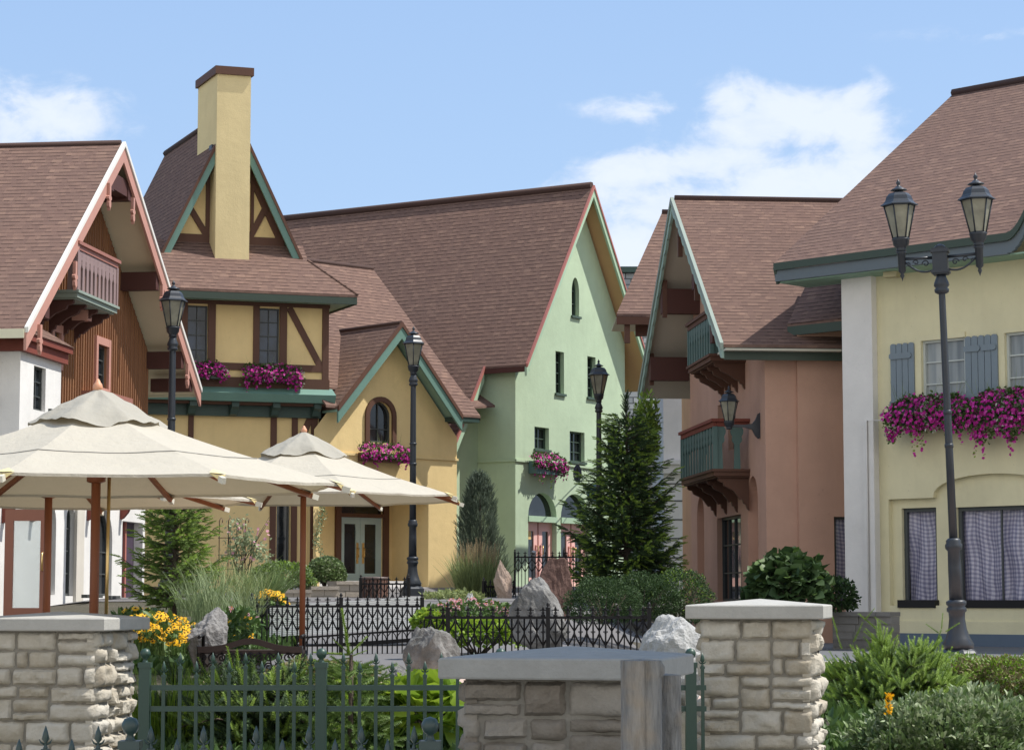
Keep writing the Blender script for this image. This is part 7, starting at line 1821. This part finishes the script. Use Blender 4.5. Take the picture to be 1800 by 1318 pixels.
bush('lime_shrub', 'lime green low shrub behind the right iron fence', 'shrub', (xat(840, 33), 33, zat(1125, 33)), (.80, .5, .28), 2600, .07, ('leaf_bright', 'leaf_lime'), LEAF, 88, .15, -.2, .7, light=.4)
bush('lime_shrub', 'small lime green shrub at the end of the slatted bench', 'shrub', (xat(748, 31), 32, zat(1100, 31)), (.22, .2, .2), 600, .06, ('leaf_bright', 'leaf_lime'), LEAF, 89, .15, -.2, .7, light=.4)
bush('rusty_shrub', 'low rusty green shrub at the foot of the middle parasol pole', 'shrub', (xat(560, 22.6), 22.6, zat(1200, 22.6)), (.55, .4, .22), 2400, .045, ('leaf_rust', 'leaf_mid'), LEAF, 90, .2, -.2, .7)

# ---- foreground spruces behind the green fence
def spreading_spruce(label, x, y, z0, shoots, seed, mats=('needle_dk', 'needle_mid', 'needle_lt'), R_=1.2, H=.9, tip=.3, n_br=60, sx=1.0, top=None, ts=1.0):
    rng = np.random.default_rng(seed); T = thing('spreading_spruce', label, 'spruce', (x, y, z0), 'spreading spruces in the front bed'); P = []; D_ = []; K = []
    mb = MB()
    for i in range(n_br):
        az = i * 2.399 + rng.normal() * .3; el = rng.uniform(.05, 1.25) ; L = R_ * (.55 + .5 * rng.random()) * (1 - .25 * math.sin(el))
        d = A3((math.cos(az) * math.cos(el) * sx, math.sin(az) * math.cos(el), math.sin(el) * H / R_)); o = A3((x, y, z0))
        pts = [o + d * L * t + A3((0, 0, .12 * math.sin(t * 3) - .18 * t * t)) for t in np.linspace(0, 1, 7)]
        mb.tube(pts, [.016, .013, .011, .009, .007, .006, .004], 4, caps=False)
        hd = d / np.linalg.norm(d); side = np.cross(hd, A3((0, 0, 1))); side /= np.linalg.norm(side) + 1e-6
        for j in range(shoots):
            t = .25 + .75 * (j + rng.random()) / shoots; q = min(5, int(t * 6)); p = pts[q] + (pts[q + 1] - pts[q]) * (t * 6 - q); sg = 1 if j % 2 else -1
            dd = hd * .8 + side * sg * (.75 - .3 * t) + A3((0, 0, .12)) + rng.normal(size=3) * .15; sl = .30 * (1 - t) * L + .03
            m = int(sl / .16) + 1
            for k in range(m): P.append(p + dd / np.linalg.norm(dd) * sl * k / m); D_.append(dd + rng.normal(size=3) * .18); K.append((t > .6) * 1 + (k == m - 1) * 1 + rng.random() * 1.2)
        P.append(pts[-1]); D_.append(hd + A3((0, 0, .2))); K.append(3)
    if top:
        for (px_, py_, dd) in top:
            P.append(A3(at(px_, py_, y)[:])); D_.append(A3(dd)); K.append(5)
    P = A3(P); D_ = A3(D_); K = A3(K); q1, q2 = np.quantile(K, [max(0, 1 - tip * 2), 1 - tip])
    mb.build('branches', M['bark'], T)
    for sel, mt, nme in ((K < q1, mats[0], 'inner_needles'), ((K >= q1) & (K < q2), mats[1], 'needles'), (K >= q2, mats[2], 'new_growth')):
        if sel.sum(): v, f = scatter(*SPB, frames(D_[sel], rng, ts * (.75 + .5 * rng.random(sel.sum()))), P[sel]); fast_mesh(nme, v, f, M[mt], T)
    return T
spreading_spruce('dark spreading spruce behind the left half of the green fence', xat(360, 18.6), 18.8, -1.35, 16, 101, R_=1.1, H=1.12, tip=.07, n_br=90, mats=('needle_dk', 'needle_mid2', 'needle_mid'))
spreading_spruce('spreading spruce with sunlit tips behind the green fence centre', xat(470, 18.2), 18.2, -1.25, 15, 102, R_=.95, H=1.05, tip=.13, n_br=80, mats=('needle_dk', 'needle_mid', 'needle_lt'))
# upright spruce leader with its star of shoots
def star_spruce():
    D = 17.6; x = xat(618, D); zt = zat(1150, D); T = thing('young_spruce', 'upright young spruce whose top shoots spread like a star above the green fence', 'spruce', (x, D, -1.3)); rng = np.random.default_rng(4)
    mb = MB(); mb.tube([(x, D, -1.4), (x, D, zt)], [.03, .014], 6); mb.build('trunk', M['bark'], T)
    big = sprig_template(230, 1.0, .10, .026, 9, 0, .85, .03)
    def shoot(a, b, w=1.0): a = A3(at(*a, D)[:]); b = A3(at(*b, D)[:]); return a, b
    segs = [((614, 1150), (602, 1068)), ((612, 1146), (586, 1123)), ((614, 1150), (551, 1146)), ((616, 1148), (648, 1116)), ((618, 1153), (646, 1142)), ((616, 1156), (572, 1162)), ((620, 1160), (640, 1178)), ((616, 1160), (600, 1180))]
    vs = []
    for i, (a, b) in enumerate(segs):
        a, b = shoot(a, b); L = np.linalg.norm(b - a); b = b + A3((0, -.08 + .04 * (i % 3), 0)); v, f = scatter(*big, frames([b - a], rng, L), a[None]); 
        vs.append((v, f))
    v, f = join(vs); fast_mesh('new_growth', v, f, M['needle_lt'], T)
    P = []; Dd = []
    for i in range(300):
        h = rng.random(); az = rng.random() * 6.28; r_ = (.12 + .42 * (1 - h)) * rng.random() ** .5; P.append((x + r_ * math.cos(az), D + r_ * math.sin(az), lerp(-1.3, zt - .06, h) - r_ * .25)); Dd.append((math.cos(az), math.sin(az), .1))
    v, f = scatter(*SPB, frames(A3(Dd) + rng.normal(size=(300, 3)) * .25, rng, .8 + .4 * rng.random(300)), A3(P)); fast_mesh('needles', v, f, M['needle_mid'], T)
star_spruce()
bush('yellow_green_shrub', 'light yellow green small leaved shrub behind the right part of the green fence', 'shrub', (xat(700, 18.6), 18.9, zat(1270, 18.8)), (.44, .4, .34), 6000, .034, ('leaf_bright', 'leaf_lime'), LEAF, 111, .2, -.7, .6, light=.35)
bush('yellow_green_shrub', 'lighter small shrub touching the red flowers behind the green fence', 'shrub', (xat(600, 19.4), 19.6, zat(1270, 19)), (.34, .35, .32), 3600, .034, ('leaf_bright', 'leaf_lime'), LEAF, 112, .2, -.7, .6, light=.3)
bush('hosta', 'bright broad leaved hosta beside the nearest stone pier', 'hosta', (xat(752, 17.6), 17.8, zat(1265, 17.6)), (.30, .3, .24), 190, .17, ('leaf_bright', 'leaf_lime'), LEAFB, 113, .1, -.4, .6, light=.6)
grass_clump('meadow_grass', 'bright grass tuft right beside the left stone pier', xat(288, 18), 18.4, -1.1, .28, 500, .55, 'leaf_bright', 114, .35, BLS, group='tall garden grasses')
# ---- right foreground
spreading_spruce('spreading spruce with bright shoots right of the right stone pier', xat(1568, 21), 21, -1.12, 20, 121, R_=.85, H=1.22, tip=.42, n_br=110, sx=.92, mats=('needle_dk', 'needle_mid', 'needle_lt'), ts=.82,
    top=[(1480, 1140, (-.3, 0, .9)), (1500, 1128, (.4, 0, .8)), (1520, 1090, (.5, 0, .6)), (1560, 1098, (-.8, 0, .5)), (1655, 1105, (.1, 0, 1)), (1650, 1112, (-.7, 0, .5)), (1662, 1110, (.8, 0, .5)), (1472, 1112, (-.3, 0, 1)), (1540, 1104, (-.7, 0, .6)), (1690, 1150, (.9, 0, -.5))])
bush('silvery_shrub', 'sage green willow leaved shrub in the lower right corner', 'shrub', (xat(1690, 17), 17.2, zat(1312, 17)), (.72, .55, .38), 8500, .062, ('leaf_box', 'leaf_grey'), LEAFN, 131, .30, -.3, .72, light=.45, up=1.2)
bush('meadow_shrub', 'bright green fine leaved shrub by the double lamp base', 'shrub', (xat(1672, 22), 22.4, zat(1208, 22)), (.62, .5, .30), 7000, .046, ('leaf_bright', 'leaf_grey'), LEAFN, 132, .2, -.3, .7, light=.3)
bush('rusty_shrub', 'yellowish brown tinged shrub at the right edge', 'shrub', (xat(1785, 21), 21.2, zat(1215, 21)), (.62, .5, .30), 7000, .044, ('leaf_rust', 'leaf_bright'), LEAFN, 133, .2, -.3, .7, light=.4)
def goldenrod():
    D = 16.4; x = xat(1560, D); T = thing('yellow_spike_flower', 'single yellow flower spike by the spruce in the lower right', 'flowers', (x, D, -1.2)); rng = np.random.default_rng(8); n = 60
    P = np.stack([x + rng.normal(size=n) * .012, D + rng.normal(size=n) * .012, zat(1255, D) + (zat(1217, D) - zat(1255, D)) * rng.random(n)], 1); v, f = scatter(*PET, frames(rng.normal(size=(n, 3)), rng, .012), P); fast_mesh('petals', v, f, M['gold'], T)
    mb = MB(); mb.tube([(x, D, -1.3), (x, D, zat(1225, D))], .005, 4); mb.build('stalk', M['leaf_mid'], T)
goldenrod()
def ground_cover():
    rng = np.random.default_rng(55); parts = []
    for (x0, x1, y0, y1, n, L) in ((-3.2, .9, 16.6, 19.4, 5200, .14), (2.4, 7.5, 15.5, 26.2, 9000, .15), (-4.7, -3.3, 26, 40, 2600, .2)):
        parts.append(grass(rng, x0, x1, y0, y1, gz, n, L, .5, LEAFN, .6))
    v, f = join(parts); o = fast_mesh('ground_cover', v, f, M['leaf_mid']); tag(o, 'low mixed green ground cover filling the planting beds', 'ground cover', kind='stuff')
ground_cover()

def shade_tree():
    x, y = 5.6, 9.9; T = thing('shade_tree', 'broad leafy tree beside the path that shades the nearest stone pier', 'tree', (x, y, -1.5)); mb = MB(); mb.tube([(x, y, -1.6), (x + .05, y, 1.5), (x, y, 4.2), (x - .1, y, 6.5)], [.2, .16, .13, .06], 9)
    for i in range(9): a = i * 2.4; mb.tube([(x, y, 3.6 + .25 * i), (x + 1.1 * math.cos(a), y + 1.1 * math.sin(a), 4.8 + .3 * i), (x + 1.9 * math.cos(a), y + 1.9 * math.sin(a), 5.6 + .25 * i)], [.07, .045, .015], 5)
    mb.build('trunk', M['bark'], T); bush('', '', '', (x, y, 6.6), (2.5, 2.6, 1.9), 7500, .30, ('leaf_mid', 'leaf_bright'), LEAF, 200, .2, -1, .25, parent=T, pname='crown')
shade_tree()
SUN_E = 3.85; SKY_S = .112; EXPO = 0.62; CLOUD_A = .70
CL_DARK = (4.6, 5.1, 6.0); CL_LIGHT = (5.9, 6.1, 6.5); SKY_MIX = .8; SKY_TINT = (2.35, 3.5, 5.45)
# ============================================================= camera, sun, sky
cam = bpy.data.cameras.new('camera'); co = bpy.data.objects.new('camera', cam); C.objects.link(co); scene.camera = co
cam.sensor_width = 36; cam.lens = 80; cam.clip_start = .1; cam.clip_end = 5000
co.location = (0, 0, 0); co.rotation_euler = (math.pi / 2 + TH, 0, 0)
SAZ, SEL = R(6), R(58)
S = Vector((math.cos(SAZ) * math.cos(SEL), math.sin(SAZ) * math.cos(SEL), math.sin(SEL)))
sun = bpy.data.lights.new('sun', 'SUN'); sun.energy = SUN_E; sun.angle = R(.55); sun.color = (1, .955, .88)
so = bpy.data.objects.new('sun', sun); C.objects.link(so); so.rotation_euler = S.to_track_quat('Z', 'Y').to_euler(); so.location = (20, 5, 40)
w = bpy.data.worlds.new('World'); scene.world = w; w.use_nodes = True; nt = w.node_tree
bg = nt.nodes['Background']; bg.inputs['Strength'].default_value = SKY_S
sky = nt.nodes.new('ShaderNodeTexSky'); sky.sky_type = 'NISHITA'; sky.sun_disc = False; sky.sun_elevation = SEL; sky.sun_rotation = R(90 - 6)
sky.air_density = 1.0; sky.dust_density = .6; sky.ozone_density = 1.5; sky.altitude = 200
# clouds: cumulus puffs by direction on the sky itself
tc = nt.nodes.new('ShaderNodeTexCoord').outputs['Generated']
def dirof(px, py): return ray(px, py).normalized()
def blob(px, py, rx, ry):
    d = dirof(px, py); u = Vector((d.y, -d.x, 0)).normalized(); v = u.cross(d).normalized()
    if v.z < 0: v = -v
    out = []
    for ax, rad in ((u, rx), (v, ry)):
        dp = nt.nodes.new('ShaderNodeVectorMath'); dp.operation = 'DOT_PRODUCT'; lk(nt, tc, dp.inputs[0]); dp.inputs[1].default_value = ax
        c = mathn(nt, 'DIVIDE', dp.outputs['Value'], rad / 4000); out.append(mathn(nt, 'MULTIPLY', c, c))
    r2 = mathn(nt, 'ADD', *out); return mathn(nt, 'SUBTRACT', 1.0, mathn(nt, 'SQRT', r2))
blobs = [(1390, 210, 190, 62, .9), (1495, 220, 75, 75, .8), (1290, 185, 70, 48, .8), (1400, 320, 330, 75, .85), (1130, 305, 130, 40, .75), (1250, 370, 300, 90, .8), (1120, 440, 150, 100, .8), (1130, 190, 110, 26, .5), (90, 205, 130, 58, .7), (20, 220, 110, 70, .6), (1750, 60, 200, 20, .2), (-300, 150, 260, 80, .9), (2300, 300, 400, 120, .9)]
acc = None
for px, py, rx, ry, k in blobs:
    x = mathn(nt, 'MULTIPLY', mathn(nt, 'MAXIMUM', mathn(nt, 'ADD', blob(px, py, rx * 1.5, ry * 1.6), .0), 0.0), k)
    acc = x if acc is None else mathn(nt, 'MAXIMUM', acc, x)
mp = nt.nodes.new('ShaderNodeMapping'); mp.inputs['Scale'].default_value = (1, 1, 1.7); lk(nt, tc, mp.inputs['Vector'])
def wn(sc, det, rough, dist=0):
    n = nt.nodes.new('ShaderNodeTexNoise'); n.inputs['Scale'].default_value = sc; n.inputs['Detail'].default_value = det; n.inputs['Roughness'].default_value = rough; n.inputs['Distortion'].default_value = dist; lk(nt, mp.outputs[0], n.inputs['Vector']); return n.outputs['Fac']
n1 = wn(30, 10, .60, .3); n2 = wn(70, 6, .6)
dens = mathn(nt, 'ADD', mathn(nt, 'MULTIPLY', acc, 1.15), mathn(nt, 'MULTIPLY_ADD', n1, 1.9, -1.02))
mr = nt.nodes.new('ShaderNodeMapRange'); mr.interpolation_type = 'SMOOTHSTEP'; lk(nt, dens, mr.inputs[0]); mr.inputs[1].default_value = .08; mr.inputs[2].default_value = .62
gate = nt.nodes.new('ShaderNodeMapRange'); gate.interpolation_type = 'SMOOTHSTEP'; lk(nt, acc, gate.inputs[0]); gate.inputs[1].default_value = 0; gate.inputs[2].default_value = .22
cov = mathn(nt, 'MULTIPLY', mathn(nt, 'MULTIPLY', mr.outputs[0], gate.outputs[0]), CLOUD_A)
# a bank of bright cloud added unseen behind the viewer to fill shade
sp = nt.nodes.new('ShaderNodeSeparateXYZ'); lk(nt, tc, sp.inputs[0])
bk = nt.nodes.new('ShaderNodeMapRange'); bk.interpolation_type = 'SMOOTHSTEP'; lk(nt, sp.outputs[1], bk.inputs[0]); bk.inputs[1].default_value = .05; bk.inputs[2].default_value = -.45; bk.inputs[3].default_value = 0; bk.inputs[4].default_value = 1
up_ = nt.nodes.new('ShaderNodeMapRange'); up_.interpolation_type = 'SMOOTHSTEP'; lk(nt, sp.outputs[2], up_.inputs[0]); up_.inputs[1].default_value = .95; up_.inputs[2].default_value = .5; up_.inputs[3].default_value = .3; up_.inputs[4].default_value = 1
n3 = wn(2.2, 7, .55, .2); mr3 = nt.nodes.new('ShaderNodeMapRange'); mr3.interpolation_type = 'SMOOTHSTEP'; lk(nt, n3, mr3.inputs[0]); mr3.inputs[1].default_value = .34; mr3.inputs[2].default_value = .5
fill_bank = mathn(nt, 'MULTIPLY', mathn(nt, 'MULTIPLY', bk.outputs[0], up_.outputs[0]), mr3.outputs[0])
cov = mathn(nt, 'MAXIMUM', cov, mathn(nt, 'MULTIPLY', fill_bank, .95))
shade = ramp(nt, mathn(nt, 'ADD', mathn(nt, 'MULTIPLY', n2, .5), mathn(nt, 'MULTIPLY', dens, .6)), [(.25, CL_DARK), (.75, CL_LIGHT)])
# thin high haze near the horizon
spz = nt.nodes.new('ShaderNodeSeparateXYZ'); lk(nt, tc, spz.inputs[0])
base = mixc(nt, SKY_MIX, sky.outputs['Color'], ramp(nt, mathn(nt, 'MULTIPLY', spz.outputs[2], 1.0), [(0, (3.1, 4.15, 5.75)), (.12, (2.75, 3.9, 5.65)), (.26, SKY_TINT), (1, (2.1, 3.2, 5.2))]))
lk(nt, mixc(nt, cov, base, mixc(nt, fill_bank, shade, (7.6, 7.3, 6.7))), bg.inputs['Color'])
scene.view_settings.view_transform = 'Standard'; scene.view_settings.look = 'None'; scene.view_settings.exposure = EXPO; scene.view_settings.gamma = 1
scene.render.engine = 'CYCLES'
scene.cycles.max_bounces = 5; scene.cycles.transparent_max_bounces = 4
